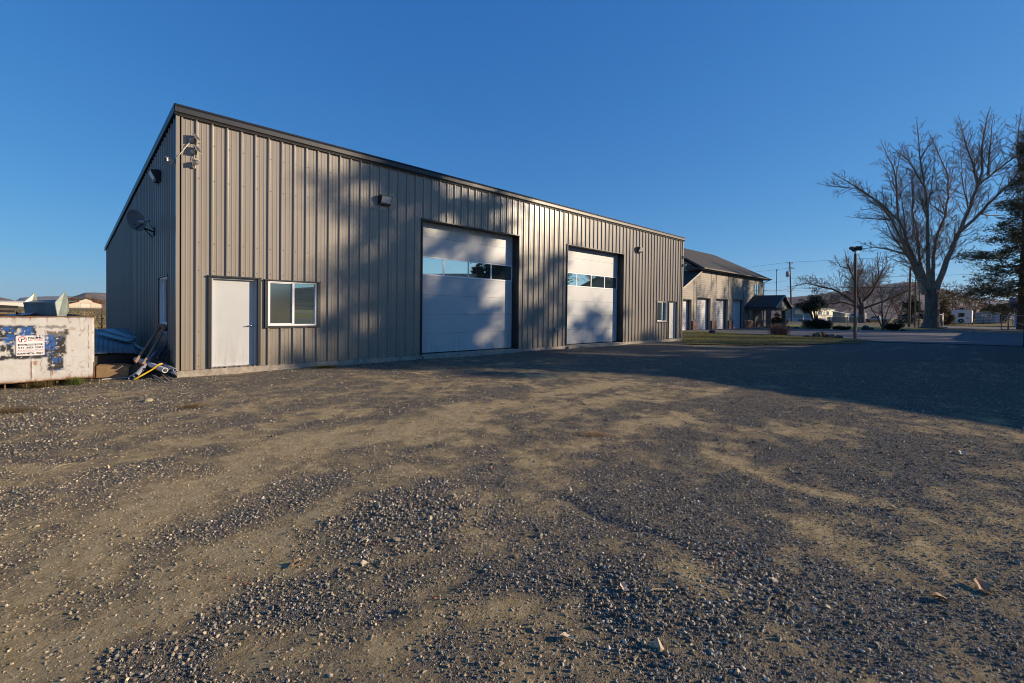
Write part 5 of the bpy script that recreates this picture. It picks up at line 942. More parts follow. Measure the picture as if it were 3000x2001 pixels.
shrub('low_hedge', (60.3, -1.2, 0), 1.9, .56, 'low dark hedge just left of the wooden lamp post', 'hedge', 'dark shrubs along the driveway', G1, 8000, 2, .06, 24, 1.8)
shrub('round_bush', (65.1, -5.1, 0), 2.1, 1.05, 'round dark bush under the small bare tree, right of the lamp post', 'bush', 'dark shrubs along the driveway', G1, 12000, 3, .07, 28, 2.)
shrub('porch_hedge', (67.0, 6.9, 0), 2.6, 1.45, 'dark hedge seen between the porch pillars', 'hedge', None, G1, 9000, 4, .08, 24, 2.)
shrub('corner_shrub', (63.2, 6.2, 0), 1.3, 2.2, 'dark shrub by the porch wall with a few yellow leaves', 'bush', None, ((.015, .02, .01), (.06, .055, .015)), 4000, 5, .08, 18, 1., gap=.4)
# small leafy tree behind the big hedge
e = empty('small_leafy_tree', (67.4, 2.85, 0), 'small dark evergreen tree with sparse leaves behind the big hedge', 'tree')
rg = random.Random(8); mb = MB(); tips = []
for k in range(9):
    t = rg.uniform(0, 6.283); rr = rg.uniform(.7, 2.2); a = Vector((67.4, 2.85, 0)); b_ = a + Vector((math.cos(t) * .3 * rr, math.sin(t) * .3 * rr, 1.8)); c = a + Vector((math.cos(t) * rr, math.sin(t) * rr, rg.uniform(2.7, 4.7))); mb.tube([a, b_, c], [.10, .055, .02], 6); tips += [b_.lerp(c, q) for q in (.35, .6, .8, 1.)]
mb.build('trunk', M_DBARK, e)
bl = [(p.x + rg.gauss(0, .25), p.y + rg.gauss(0, .25), p.z + rg.gauss(0, .25), rg.uniform(.25, .6), rg.uniform(.25, .6), rg.uniform(.2, .42)) for p in tips for _ in (0, 1)]
P = blob_points(bl, 9000, 8, .2); leaf_cloud('crown', P, .13, lerpcol((.012, .02, .01), (.05, .055, .03), np.random.default_rng(3).random(len(P)) ** 1.5), e, 8)
limb_tree('small_bare_tree', (64.2, -4.3, 0), [[(0, .3, 0), (-.5, 1.4, .1), (-1.1, 2.4, .2), (-1.6, 3.2, .3), (.07, .02)], [(0, .3, 0), (-.2, 1.6, -.2), (-.4, 3.2, -.4), (.07, .02)], [(0, .3, 0), (.4, 1.5, .2), (.9, 2.6, .4), (1.3, 3.6, .4), (.07, .02)], [(0, .3, 0), (.7, 1.2, 0), (1.5, 2.1, 0), (.06, .02)], [(0, .4, 0), (.1, 2., .3), (.2, 3.7, .6), (.06, .02)]],
 'small dark multi-stemmed bare tree rising from the round bush', None, 12, ([(0, -.1, 0), (0, .4, 0)], [.16, .11]), (1.1, 2, .03), mats=(M_DBARK, pm('dark_twigs', (.02, .02, .022), .8)), every=.35, start=.2, minr=.007)
# tall conifer at the right edge
def conifer(name, base, H, z0, reach, label, seed, nleaf, col, trunk_r, lean=(0, 0), cat='tree', group=None, dens=1., leaf=.34, droop=.25, step=.42):
    rg = random.Random(seed); base = Vector(base); e = empty(name, base, label, cat, group); mb = MB(); pts = [base + Vector((lean[0] * t, lean[1] * t, H * t)) for t in [k / 12 for k in range(13)]]; mb.tube([pts[0] + Vector((0, 0, -.2))] + pts, [trunk_r * 1.25] + [trunk_r * (1 - .93 * k / 12) for k in range(13)], 14); mb.build('trunk', M_REDBARK, e)
    bm_ = MB(); C = []; W = []; z = z0
    while z < H * .985:
        f = (z - z0) / (H - z0); R = reach(f); nb = rg.choice((2, 3, 3, 4)); 
        for k in range(nb):
            t = rg.uniform(0, 6.283); ln = R * rg.uniform(.55, 1.12)
            if ln < .25: ln = .25
            a = base + Vector((lean[0] * z / H, lean[1] * z / H, z)); d = Vector((math.cos(t), math.sin(t), 0)); P = [a]
            for q in (.25, .5, .75, 1.): P.append(a + d * ln * q + Vector((rg.gauss(0, .08), rg.gauss(0, .08), -droop * ln * q * (1.3 - q) * 1.6 + rg.gauss(0, .05))))
            bm_.tube(P, [.05 + .008 * ln, .04, .03, .02, .01], 5, cap=False)
            m_ = int(max(3, ln * 7 * dens))
            for q in range(m_):
                u = rg.uniform(.12, 1.03) ** .7; i = min(int(u * 4), 3); p = P[i].lerp(P[min(i + 1, 4)], min(1, u * 4 - i)); w_ = .16 + .28 * ln / 4
                C.append(p + Vector((rg.gauss(0, w_), rg.gauss(0, w_), rg.gauss(-.1, .3)))); W.append(rg.uniform(.6, 1.3))
        z += step * rg.uniform(.6, 1.4)
    bm_.build('branches', M_DBARK, e); C = np.array([c[:] for c in C]); k = max(1, nleaf // len(C)); r = np.random.default_rng(seed)
    P = np.repeat(C, k, 0) + r.normal(size=(len(C) * k, 3)) * np.array([.22, .22, .11]) * np.repeat(W, k)[:, None]
    leaf_cloud('foliage', P, leaf, lerpcol(col[0], col[1], r.random(len(P)) ** 1.5), e, seed, aspect=.28, flat=.45); return e
CCOL = ((.032, .036, .014), (.13, .112, .05))
conifer('conifer', (88.2, -15.6, 0), 27.2, 3.6, lambda f: 7.6 * (1 - f) ** 1.25 * (1 + .28 * math.sin(f * 23)) * (1 if f < .5 else .8) + .35, 'tall ragged conifer at the right edge of the picture', 21, 62000, CCOL, .56, leaf=.30, droop=.2, step=.36, dens=1.3)
# background evergreens and brush across the street
conifer('dark_fir', (150, 1.0, 0), 7.0, .6, lambda f: 3.3 * (1 - f) ** .7, 'dark bushy evergreen across the street, left of the poplar trunk', 22, 9000, G1, .2, leaf=.4)
conifer('brown_evergreen', (152, -4.6, 0), 6.6, .6, lambda f: 2.9 * (1 - f) ** .6, 'brownish evergreen across the street, right of the poplar trunk', 23, 8000, ((.05, .04, .015), (.14, .10, .045)), .2, leaf=.4)
shrub('juniper_hedge', (131, -5.6, 0), 5.2, 2.6, 'dark tan clump of brush beside the white camper', 'bush', None, ((.035, .03, .015), (.17, .12, .055)), 9000, 24, .28, 30, 4.)
shrub('round_evergreen', (196, -14.2, 0), 7.5, 6.2, 'round dark evergreen behind the far mobile home', 'tree', None, ((.018, .022, .008), (.07, .06, .025)), 12000, 25, .4, 34, 7.)
for k, (x, y, h, s, lab) in enumerate(((172, -7, 9.5, 31, 'bare brushy tree behind the white camper'), (205, -9, 11.5, 32, 'taller bare brushy tree far behind the camper'), (188, 27, 9.0, 33, 'thin bare tree behind the teal mobile home'), (170, 5.5, 8.0, 34, 'bare tree behind the parked pickup'), (230, 2, 12, 35, 'far bare tree below the hill, behind the poplar'))):
    rg = random.Random(s); limbs = []
    for q in range(8): t = rg.uniform(-1, 1); limbs.append([(0, h * .08, 0), (t * h * .12, h * .35, rg.uniform(-1, 1)), (t * h * .3, h * rg.uniform(.6, .75), rg.uniform(-2, 2)), (t * h * .46, h * rg.uniform(.75, .98), rg.uniform(-2, 2)), (.16, .04)])
    limb_tree('bare_brush_tree', (x, y, 0), limbs, lab, 'bare trees across the street', s, ([(0, -.2, 0), (0, h * .12, 0)], [.32, .22]), (h * .2, 2, .06), mats=(M_TWIG, pm('tan_twigs', (.15, .11, .075), .8, var=.25)), every=.7, start=.2, minr=.02)
# dead ornamental grass, island stones and plants
def dry_clump(name, loc, w, h, n, label, cat, col, seed, group=None, wd=.012):
    r = np.random.default_rng(seed); a = r.uniform(0, 6.283, n); t = np.abs(r.normal(0, .42, n)); ln = h * r.uniform(.55, 1.1, n); B = np.stack([loc[0] + r.normal(0, w * .14, n), loc[1] + r.normal(0, w * .14, n), np.full(n, loc[2])], -1)
    d = np.stack([np.cos(a) * np.sin(t), np.sin(a) * np.sin(t), np.cos(t)], -1); d[:, :2] *= w / h * .8; M_ = B + d * ln[:, None] * .55; T = M_ + (d * np.array([1.2, 1.2, .75])) * ln[:, None] * .5; s = np.stack([-np.sin(a), np.cos(a), 0 * a], -1) * wd
    V = np.stack([B - s, B + s, M_ + s * .7, M_ - s * .7], 1).reshape(-1, 3); V2 = np.stack([M_ - s * .7, M_ + s * .7, T + s * .15, T - s * .15], 1).reshape(-1, 3); V = np.concatenate([V, V2]); c = lerpcol(col[0], col[1], r.random(n)); c = np.concatenate([np.repeat(c, 4, 0)] * 2)
    return tag(np_obj(name, np_mesh(name, V, np.arange(len(V)).reshape(-1, 4), M_BLADE, {'tone': c})), label, cat, group)
dry_clump('dead_grass_clump', (38.8, -1.1, .04), 1.9, .98, 900, 'big purplish brown clump of dead ornamental grass in front of the porch', 'plant', ((.10, .06, .045), (.30, .20, .15)), 41)
dry_clump('dry_plant', (37.1, -4.3, .04), .55, .50, 220, 'small dark dry plant among the boulders on the lawn island', 'plant', ((.05, .045, .02), (.16, .12, .05)), 42)
dry_clump('dry_plant', (36.9, -3.95, .04), .6, .36, 200, 'reddish dry plant left of the boulders on the lawn island', 'plant', ((.11, .07, .04), (.24, .16, .1)), 43)
dry_clump('weed_tuft', (-1.68, .02, .01), .32, .17, 260, 'green weed tuft at the foot of the dumpster', 'weed', ((.08, .11, .02), (.22, .24, .06)), 44, 'weeds under the dumpster', .004)
dry_clump('weed_tuft', (-2.12, .05, .01), .45, .13, 300, 'brown and green weed tuft under the dumpster, below the sign', 'weed', ((.10, .08, .025), (.27, .19, .08)), 45, 'weeds under the dumpster', .004)
dry_clump('weed_tuft', (-2.32, .1, .01), .4, .09, 160, 'flat brown weed tuft under the left part of the dumpster', 'weed', ((.10, .075, .03), (.25, .17, .07)), 46, 'weeds under the dumpster', .004)
dry_clump('weed_patch', (3.15, -.25, .01), .9, .06, 420, 'flat yellow green weed patch at the wall below the window', 'weed', ((.13, .11, .02), (.30, .24, .05)), 47, None, .006)
def boulder(loc, w, h, label, seed, mat, group='boulders along the driveway'):
    r = np.random.default_rng(seed); bm = bmesh.new(); bmesh.ops.create_icosphere(bm, subdivisions=3, radius=1.)
    for v in bm.verts:
        c = v.co; k = 1 + .32 * (float(fbm(c.x * 1.4 + seed, c.y * 1.4 + c.z * 1.1, seed, 3)) - .5) + .12 * (float(fbm(c.x * 4 + c.z * 3, c.y * 4 - c.z * 2, seed + 3, 2)) - .5); v.co = Vector((c.x * w / 2 * k, c.y * w / 2 * .85 * k, max(c.z * h * .62 * k + h * .42, -.05)))
    me = bpy.data.meshes.new('boulder'); bm.to_mesh(me); bm.free(); me.materials.append(mat); o = bpy.data.objects.new('boulder', me); COL.objects.link(o); o.location = loc; o.rotation_euler = (0, 0, seed); return tag(o, label, 'boulder', group)
M_ROCK = pm('lava_rock', (.06, .055, .055), .9, var=.4, scale=5, bump=.6, bscale=14, bdist=.05); M_ROCK2 = pm('greenish_rock', (.10, .12, .10), .85, var=.35, scale=5, bump=.5, bscale=14, bdist=.05); M_ROCK3 = pm('tan_rock', (.17, .14, .11), .85, var=.3, scale=5, bump=.5, bscale=14, bdist=.05)
for loc, w, h, lab, s, mt in (((36.65, -4.2, .02), .42, .38, 'greenish boulder, tallest on the lawn island', 1, M_ROCK2), ((37.3, -4.6, .02), .45, .24, 'dark rounded boulder in the middle of the island group', 2, M_ROCK), ((37.05, -4.95, .02), .5, .30, 'grey boulder with a pale top on the lawn island', 3, M_ROCK3), ((36.65, -5.4, .02), .55, .22, 'flat dark boulder, nearest the lamp post', 4, M_ROCK), ((36.9, -3.5, .02), .5, .14, 'low dark boulder at the left end of the island group', 5, M_ROCK),
    ((36.2, 3.05, .02), .62, .30, 'dark boulder on the lawn in front of the second roll-up door', 6, M_ROCK), ((60.3, 4.05, .0), .5, .28, 'small dark boulder at the foot of the right porch pillar', 7, M_ROCK), ((61.4, 3.5, .0), .55, .25, 'dark boulder between the porch and the big hedge', 8, M_ROCK), ((63.9, -2.8, .0), .85, .52, 'large round dark boulder right of the lamp post', 9, M_ROCK), ((65.5, -3.1, .0), .55, .32, 'smaller pointed boulder beside the large round one', 10, M_ROCK), ((64.6, -6.0, .0), .5, .22, 'dark stone at the right end of the round bush', 11, M_ROCK)): boulder(loc, w, h, lab, s, mt)
# ---------------------------------------------------------------- street furniture
M_WOODP = pm('weathered_pole', (.13, .075, .045), .8, var=.25, scale=3, stretch=(6, 6, .4)); M_WOODG = pm('grey_pole', (.17, .125, .085), .8, var=.25, scale=3, stretch=(6, 6, .4)); M_STEEL = pm('galvanised_post', (.34, .35, .36), .4, .5, var=.1); M_WHITEP = pm('white_post', (.66, .64, .60), .5, var=.05)
e = empty('lamp_post', (37.14, -6.19, 0), 'square brown wooden lamp post with two black floodlights on top', 'lamp post')
mb = MB(); mb.beam((37.17, -6.22, -.1), (37.11, -6.16, 5.80), .135, .135, (1, 0, 0)); mb.build('post', M_WOODP, e, .006)
mb = MB(); mb.tube([(37.11, -6.16, 5.79), (37.11, -6.16, 5.97)], .05, 10); mb.tube([tuple(Vector((37.11, -6.16, 5.98)) + TR * -.25), tuple(Vector((37.11, -6.16, 5.98)) + TR * .25)], .025, 8); mb.build('bracket', M_STEEL, e)
for k, (dx, tl, az) in enumerate(((-.2, -.25, .5), (.17, .1, -.35))):
    c = Vector((37.11, -6.16, 6.17)) + TR * dx; f = (-TF * math.cos(az) + TR * math.sin(az) + Vector((0, 0, tl - .1))).normalized(); s = f.cross(Vector((0, 0, 1))).normalized(); u = s.cross(f)
    mb = MB(); q = [c + s * a * .21 + u * b_ * .15 + f * .14 for a, b_ in ((-1, -1), (1, -1), (1, 1), (-1, 1))]; w_ = [c + s * a * .13 + u * b_ * .09 - f * .16 for a, b_ in ((-1, -1), (1, -1), (1, 1), (-1, 1))]; mb.add(q + w_, [(0, 1, 2, 3), (7, 6, 5, 4), (0, 4, 5, 1), (1, 5, 6, 2), (2, 6, 7, 3), (3, 7, 4, 0)]); mb.tube([c - f * .05 - u * .1, Vector((37.11, -6.16, 5.98)) + TR * dx], .018, 6); mb.build('floodlight', M_BLACK, e, .01)
mb = MB(); mb.box(37.17, -6.33, .98, 37.29, -6.25, 1.24); mb.tube([(37.22, -6.3, 0), (37.22, -6.3, .99)], .022, 8); mb.build('switch_box', pm('grey_box', (.30, .33, .36), .5), e)
def pole(loc, h, r, label, name='utility_pole', mat=None, lean=(0, 0)):
    e = empty(name, loc, label, 'pole', 'poles along the street'); x, y, z = loc; mb = MB(); mb.tube([(x, y, -.2), (x + lean[0] * .5, y + lean[1] * .5, h * .5), (x + lean[0], y + lean[1], h)], [r, r * .88, r * .72], 12); mb.build('post', mat or M_WOODP, e); return e
up = pole((136.7, 23.8, 0), 15.6, .21, 'leaning wooden utility pole with transformer, above the porch roof', lean=(-.5, .62)); tp = Vector((136.2, 24.42, 15.3)); ar = TR
for dz, ln, nm in ((0, 1.6, 'crossarm'), (-1.35, 1.5, 'crossarm')): 
    off = ar * (0 if dz == 0 else .45); mb = MB(); mb.beam(tp + off + Vector((0, 0, dz)) - ar * ln / 2, tp + off + Vector((0, 0, dz)) + ar * ln / 2, .13, .15); 
    for q in (-.45, 0, .42): mb.tube([tp + off + ar * ln * q + Vector((0, 0, dz + .07)), tp + off + ar * ln * q + Vector((0, 0, dz + .33))], [.05, .07], 8)
    mb.build(nm, M_WOODG, up)
mb = MB(); c = tp - ar * .52 + Vector((0, 0, -3.6)); mb.tube([c, c + Vector((0, 0, .1)), c + Vector((0, 0, 1.25)), c + Vector((0, 0, 1.4))], [.33, .42, .42, .3], 16); mb.tube([c + Vector((.1, 0, 1.4)), c + Vector((.1, 0, 1.75))], .06, 8); mb.build('transformer', pm('transformer_grey', (.26, .28, .30), .5), up)
up2 = pole((203, -4.2, 0), 9.6, .2, 'far wooden utility pole rising above the white camper'); mb = MB(); mb.beam(Vector((203, -4.2, 7.4)) - TR * 1.1, Vector((203, -4.2, 7.4)) + TR * 1.1, .18, .2); mb.build('crossarm', M_WOODG, up2)
pole((87.7, -4.35, 0), 9.0, .17, 'tall bare wooden pole just left of the poplar', mat=M_WOODG); pole((88.6, -4.9, 0), 9.1, .10, 'thinner wooden pole touching the tall one left of the poplar', mat=M_WOODG)
e = empty('street_lamp', (81.4, -5.95, 0), 'thin steel street lamp with a small flat head in front of the poplar trunk', 'lamp post'); mb = MB(); mb.tube([(81.4, -5.95, -.1), (81.4, -5.95, 6.6)], [.075, .055], 10); mb.build('post', pm('rusty_post', (.20, .14, .11), .6), e); mb = MB(); c = Vector((81.4, -5.95, 6.62)) - TR * .18; mb.beam(c - TR * .35, c + TR * .35, .3, .10); mb.build('lamp_head', pm('pale_teal_metal', (.25, .32, .33), .5), e, .02)
e = empty('flagpole', (71.9, 8.8, 0), 'thin bare flagpole rising behind the porch roof', 'flagpole'); mb = MB(); mb.tube([(71.9, 8.8, 0), (71.9, 8.8, 7.9)], [.06, .04], 10); mb.build('mast', pm('grey_mast', (.22, .19, .18), .5), e); mb = MB(); mb.lathe([(0, -.1), (.08, -.05), (.1, .02), (.06, .1), (0, .13)], (71.9, 8.8, 7.96), (0, 0, 1), 12); mb.build('finial', M_BLACK, e)
def wire(a, b_, sag, label, r=.022):
    a = Vector(a); b_ = Vector(b_); mb = MB(); n = 18; mb.tube([a.lerp(b_, k / n) + Vector((0, 0, -sag * 4 * (k / n) * (1 - k / n))) for k in range(n + 1)], r, 4, cap=False); return tag(mb.build('power_line', M_BLACK), label, 'power line', 'overhead wires')
wire((136.1, 24.6, 15.5), (128, -70, 15.5), .6, 'uppermost overhead wire from the utility pole to the right'); wire((136.2, 24.42, 11.2), (130, -70, 11.4), .8, 'middle overhead wire from the utility pole to the right'); wire((136.4, 24.2, 8.75), (130, -70, 9.0), .7, 'thick lower overhead cable from the utility pole to the right', .045); wire((136.4, 24.2, 8.3), (203, -4.2, 7.5), .6, 'slack overhead wire to the far utility pole')
wire((136., 24.9, 15.5), (160, 130, 15), 1.2, 'upper overhead wire from the utility pole to the left'); wire((136.3, 24.3, 14.), (158, 130, 14), 1.4, 'second overhead wire from the utility pole to the left'); wire((136.3, 24.3, 11.3), (62.6, 7.7, 5.6), .3, 'service wire from the pole to the eave of the two-storey building', .02); wire((136.4, 24.2, 8.75), (62.62, 7.8, 4.7), .3, 'thick service cable from the pole to the side of the two-storey building', .035)
# chain link fence along the street: posts, rail, wire mesh
def chainlink(name, pts, label, h=1.65, step=.13):
    a, b_ = Vector(pts[0]), Vector(pts[-1]); e = empty(name, a, label, 'fence', 'chain link fences'); posts = pts
    for p in posts: mb = MB(); mb.tube([Vector(p) + Vector((0, 0, -.1)), Vector(p) + Vector((0, 0, h + .05))], .032, 8); mb.build('post', M_STEEL, e)
    mb = MB(); mb.tube([a + Vector((0, 0, h)), b_ + Vector((0, 0, h))], .024, 8); mb.build('rail', M_STEEL, e)
    mb = MB(); ln = (b_ - a).length; d = (b_ - a).normalized(); n = d.cross(Vector((0, 0, 1))) * .03; s = -h
    while s < ln:
        for sg in (1, -1):
            s0, s1, z0, z1 = s, s + h, 0., h
            if s0 < 0: z0 = -s0; s0 = 0
            if s1 > ln: z1 -= s1 - ln; s1 = ln
            if s1 > s0: mb.tube([a + d * s0 + n + Vector((0, 0, z0 if sg > 0 else h - z0)), a + d * s1 + n + Vector((0, 0, z1 if sg > 0 else h - z1))], .0035, 3, cap=False)
        s += step
    mb.build('mesh_panel', M_STEEL, e); return e
chainlink('chain_link_fence', [(82.6, 22, 0), (82.8, 15, 0), (82.6, 8., 0), (83.4, 2.3, 0), (83.2, -1.6, 0), (83.5, -5.6, 0)], 'long chain link fence along the street behind the hedges'); chainlink('chain_link_fence', [(88.8, -6.2, 0), (91.3, -7.75, 0)], 'short chain link panel just right of the poplar trunk', 2.0)
e = empty('white_post', (91.5, -7.8, 0), 'white pipe post at the fence end, right of the poplar trunk', 'post'); mb = MB(); mb.tube([(91.5, -7.8, -.1), (91.5, -7.8, 2.25)], .085, 12); mb.build('pipe', M_WHITEP, e); mb = MB(); mb.tube([(91.4, -7.8, .05), (91.45, -7.8, 1.2), (91.38, -7.8, 1.22)], .02, 6); mb.build('latch', M_BLACK, e)
boulder((90.9, -7.9, 0), 1.3, .22, 'flat pale stone slab at the foot of the white post', 15, pm('pale_stone', (.40, .35, .28), .8, bump=.3), None)
e = empty('pipe_gate', (86.8, -13.7, 0), 'open tubular metal gate with a diagonal brace near the right edge', 'gate'); g0, g1 = Vector((86.8, -13.7, 0)), Vector((86.2, -17.5, 0))
for p, r, h in ((g0, .05, 1.95), (Vector((87.9, -14.35, 0)), .085, 2.05)): mb = MB(); mb.tube([p + Vector((0, 0, -.1)), p + Vector((0, 0, h))], r, 10); mb.build('post', M_STEEL, e)
mb = MB(); mb.tube([g0 + Vector((0, 0, 1.9)), g1 + Vector((0, 0, 1.9))], .035, 8); mb.tube([g0 + Vector((0, 0, .12)), g1 + Vector((0, 0, .12))], .03, 8); mb.tube([g0 + Vector((0, 0, 1.75)), g1 + Vector((0, .9, .2))], .035, 8); mb.build('frame', M_STEEL, e)
mb = MB(); mb.tube([Vector((87.9, -14.35, 1.9)), Vector((87.9, -14.35, 2.15))], [.12, .02], 10); mb.build('cap', M_WHITEP, e)
e = empty('dark_post', (35.3, -14.05, 0), 'dark timber post with a small box, cut by the right edge', 'post'); mb = MB(); mb.beam((35.3, -14.05, -.1), (35.3, -14.05, 2.9), .2, .2, (1, 0, 0)); mb.build('post', M_DARKW, e, .01); mb = MB(); mb.box(35.0, -14.3, 1.85, 35.5, -13.95, 2.1); mb.build('box', M_BLACK, e, .01)
# ---------------------------------------------------------------- across the street
def win(parent, P0, P1, z0, z1, out, fr=M_VINYL, pane=None):
    a, b_ = Vector(P0), Vector(P1); o = Vector(out); mb = MB(); mb.prism([a + o * .0 + Vector((0, 0, z0)), b_ + Vector((0, 0, z0)), b_ + Vector((0, 0, z1)), a + Vector((0, 0, z1))], o * .06); w_ = mb.build('window', fr, parent); d = (b_ - a)
    mb = MB(); 
    for s0, s1 in ((.06, .48), (.52, .94)): mb.prism([a + d * s0 + o * .0601 + Vector((0, 0, z0 + .08)), a + d * s1 + o * .0601 + Vector((0, 0, z0 + .08)), a + d * s1 + o * .0601 + Vector((0, 0, z1 - .08)), a + d * s0 + o * .0601 + Vector((0, 0, z1 - .08))], o * .012)
    mb.build('pane', pane or M_GLASS, w_)
M_TEAL = pm('teal_siding', (.19, .30, .27), .6, var=.12, scale=2, stretch=(.4, .4, 3)); M_CREAM = pm('cream_siding', (.62, .58, .44), .6, var=.06); M_MROOF = pm('white_metal_roof', (.58, .57, .54), .5, var=.08); M_SKIRT = pm('pale_skirt', (.42, .45, .52), .6)
e = empty('mobile_home', (145, 22, 0), 'teal and cream mobile home across the street, partly behind the leafy tree', 'mobile home', 'mobile homes across the street')
mb = MB(); mb.box(142.6, 20.6, 1.0, 142.7, 27.5, 3.55); mb.box(142.7, 27.4, 1.0, 168, 27.5, 3.55); w_ = mb.build('wall', M_TEAL, e); mb = MB(); mb.box(142.7, 20.6, 1.0, 168, 20.7, 3.6); mb.build('side_wall', M_CREAM, e); mb = MB(); mb.box(142.62, 20.62, -.1, 168, 27.48, .98); mb.build('skirting', M_SKIRT, e)
mb = MB(); mb.prism([(142.2, 20.3, 3.5), (142.2, 27.8, 3.5), (142.2, 27.8, 3.7), (142.2, 24., 4.05), (142.2, 20.3, 3.7)], (26.2, 0, 0)); mb.build('roof', M_TEAL, e); win(e, (142.59, 24.6, 0), (142.59, 22.4, 0), 2.0, 3.15, (-1, 0, 0)); win(e, (149, 20.59, 0), (153, 20.59, 0), 1.8, 3.0, (0, -1, 0)); win(e, (158, 20.59, 0), (161, 20.59, 0), 1.8, 3.0, (0, -1, 0))
mb = MB(); mb.box(142.50, 22.4, .2, 142.6, 23.8, .55); mb.build('vent', M_BLACK, e)
e = empty('garden_shed', (143.5, 14.6, 0), 'small pale green shed with a lean-to roof right of the teal mobile home', 'shed'); mb = MB(); mb.prism([(142.2, 15.9, 0), (142.2, 13.3, 0), (142.2, 13.3, 2.2), (142.2, 15.9, 2.7)], (5, 0, 0)); mb.build('wall', pm('pale_green_siding', (.36, .40, .27), .6), e); mb = MB(); mb.prism([(141.9, 16.1, 2.72), (141.9, 13.0, 2.12), (141.9, 13.0, 2.22), (141.9, 16.1, 2.84)], (5.6, 0, 0)); mb.build('roof', M_MROOF, e); mb = MB(); mb.box(142.15, 13.35, 0, 142.195, 13.9, 2.0); mb.build('door', M_CREAM, e)
e = empty('plank_fence', (141, 12.5, 0), 'grey plank fence between the shed and the spreading tree', 'fence'); mb = MB()
for k in range(22): y = 16.5 - k * .32; mb.box(140.9, y, 0, 140.95, y + .29, 1.35 + .05 * math.sin(k * 2.1))
mb.build('planks', pm('grey_planks', (.27, .24, .20), .8, var=.3, scale=5), e); mb = MB(); mb.box(140.951, 9.4, .4, 141., 16.8, .5); mb.box(140.951, 9.4, 1.0, 141., 16.8, 1.1); mb.build('rails', M_WOODG, e)
# vehicles
M_TYRE = pm('tyre', (.012, .012, .013), .8); M_CARW = pm('white_car_paint', (.62, .64, .68), .25, var=.02, coat=.6); M_CARD2 = pm('silver_blue_paint', (.36, .40, .47), .25, var=.02, coat=.6); M_CGL = glass_mat('car_glass', (.01, .012, .015), .12)
def wheel(parent, c, r, ax):
    c = Vector(c); ax = Vector(ax); mb = MB(); mb.lathe([(r * .55, -.11), (r * .92, -.11), (r, -.06), (r, .06), (r * .92, .11), (r * .55, .11)], c, ax, 24); t = mb.build('wheel', M_TYRE, parent); mb = MB(); mb.lathe([(0, .08), (r * .3, .1), (r * .56, .06), (r * .56, -.06), (0, -.05)], c, ax, 18); mb.build('rim', M_STEEL, t)
def side_vehicle(name, cat, loc, prof, glass, wheels, width, label, paint, lights=()):
    """prof: outline in (along -y, z) seen from the camera's side; extruded along x"""
    e = empty(name, loc, label, cat, 'vehicles parked across the street'); x, y, z = loc; G = lambda s, h, dx=0: (x + dx, y - s, z + h)
    mb = MB(); mb.prism([G(s, h) for s, h in prof], (width, 0, 0)); mb.build('body', paint, e, .05)
    for g in glass: mb = MB(); mb.prism([G(s, h, -.012) for s, h in g], (.03, 0, 0)); mb.build('window', M_CGL, e)
    for s, r in wheels: 
        wheel(e, G(s, r, .05), r, (1, 0, 0)); wheel(e, G(s, r, width - .05), r, (1, 0, 0))
        mb = MB(); mb.prism([(x - .02, y - s + (r + .07) * math.cos(t), z + r + (r + .07) * math.sin(t)) for t in [math.pi * k / 12 for k in range(13)]], (.05, 0, 0)); mb.build('wheel_arch', M_BLACK, e)
    for s, h, w_, hh, mt in lights: mb = MB(); mb.box(x - .03, y - s - w_ / 2, z + h, x + .0, y - s + w_ / 2, z + h + hh); mb.build('tail_light', mt, e)
    return e
side_vehicle('pickup_truck', 'pickup truck', (152, 11.2, 0), [(0, .55), (.1, .95), (1.5, 1.08), (2.1, 1.75), (3.6, 1.78), (3.8, 1.15), (5.9, 1.12), (5.95, .55), (5.6, .45), (.3, .45)], [[(1.75, 1.15), (2.2, 1.66), (2.85, 1.68), (2.85, 1.15)], [(2.95, 1.15), (2.95, 1.68), (3.5, 1.68), (3.6, 1.15)]], [(1.1, .42), (4.7, .42)], 1.9, 'silver pickup truck parked across the street behind the small bare tree', M_CARD2, [(5.75, .8, .25, .25, M_WHITEP)])
side_vehicle('parked_van', 'van', (190, 21.5, 0), [(0, .5), (.1, 1.2), (.9, 1.6), (1.5, 2.6), (5.2, 2.65), (5.3, .5)], [[(1.1, 1.6), (1.6, 2.35), (2.6, 2.35), (2.6, 1.6)], [(3.4, 1.6), (3.4, 2.35), (4.6, 2.35), (4.6, 1.6)]], [(1., .4), (4.3, .4)], 2., 'pale blue white van far behind the plank fence', M_CARW)
e = empty('timber_bench', (143.8, 7.4, 0), 'orange timber bench on the verge across the street', 'bench'); mb = MB(); mb.box(143.75, 6.4, .28, 143.85, 8.35, .78); mb.build('backrest', pm('orange_timber', (.50, .25, .05), .6, var=.12), e, .01); mb = MB(); mb.box(143.2, 6.4, .36, 143.74, 8.35, .42); mb.build('seat', pm('orange_timber_seat', (.45, .22, .05), .6), e, .01)
for y in (6.5, 8.25): mb = MB(); mb.box(143.25, y - .04, 0, 143.9, y + .04, .359); mb.build('leg', M_BLACK, e)
e = empty('camper_trailer', (145, -8.2, 0), 'white camper trailer with a spare tyre and dark rear window parked across the street', 'camper'); cx0, cy0, cy1 = 142.8, -6.5, -9.82
mb = MB(); mb.prism([(cx0, cy0, .42), (cx0, cy1, .42), (cx0, cy1, 3.1), (cx0, cy1 + .18, 3.25), (cx0, (cy0 + cy1) / 2, 3.36), (cx0, cy0 - .15, 3.25), (cx0, cy0, 3.1)], (7.5, 0, 0)); mb.build('body', M_WHITEP, e, .05)
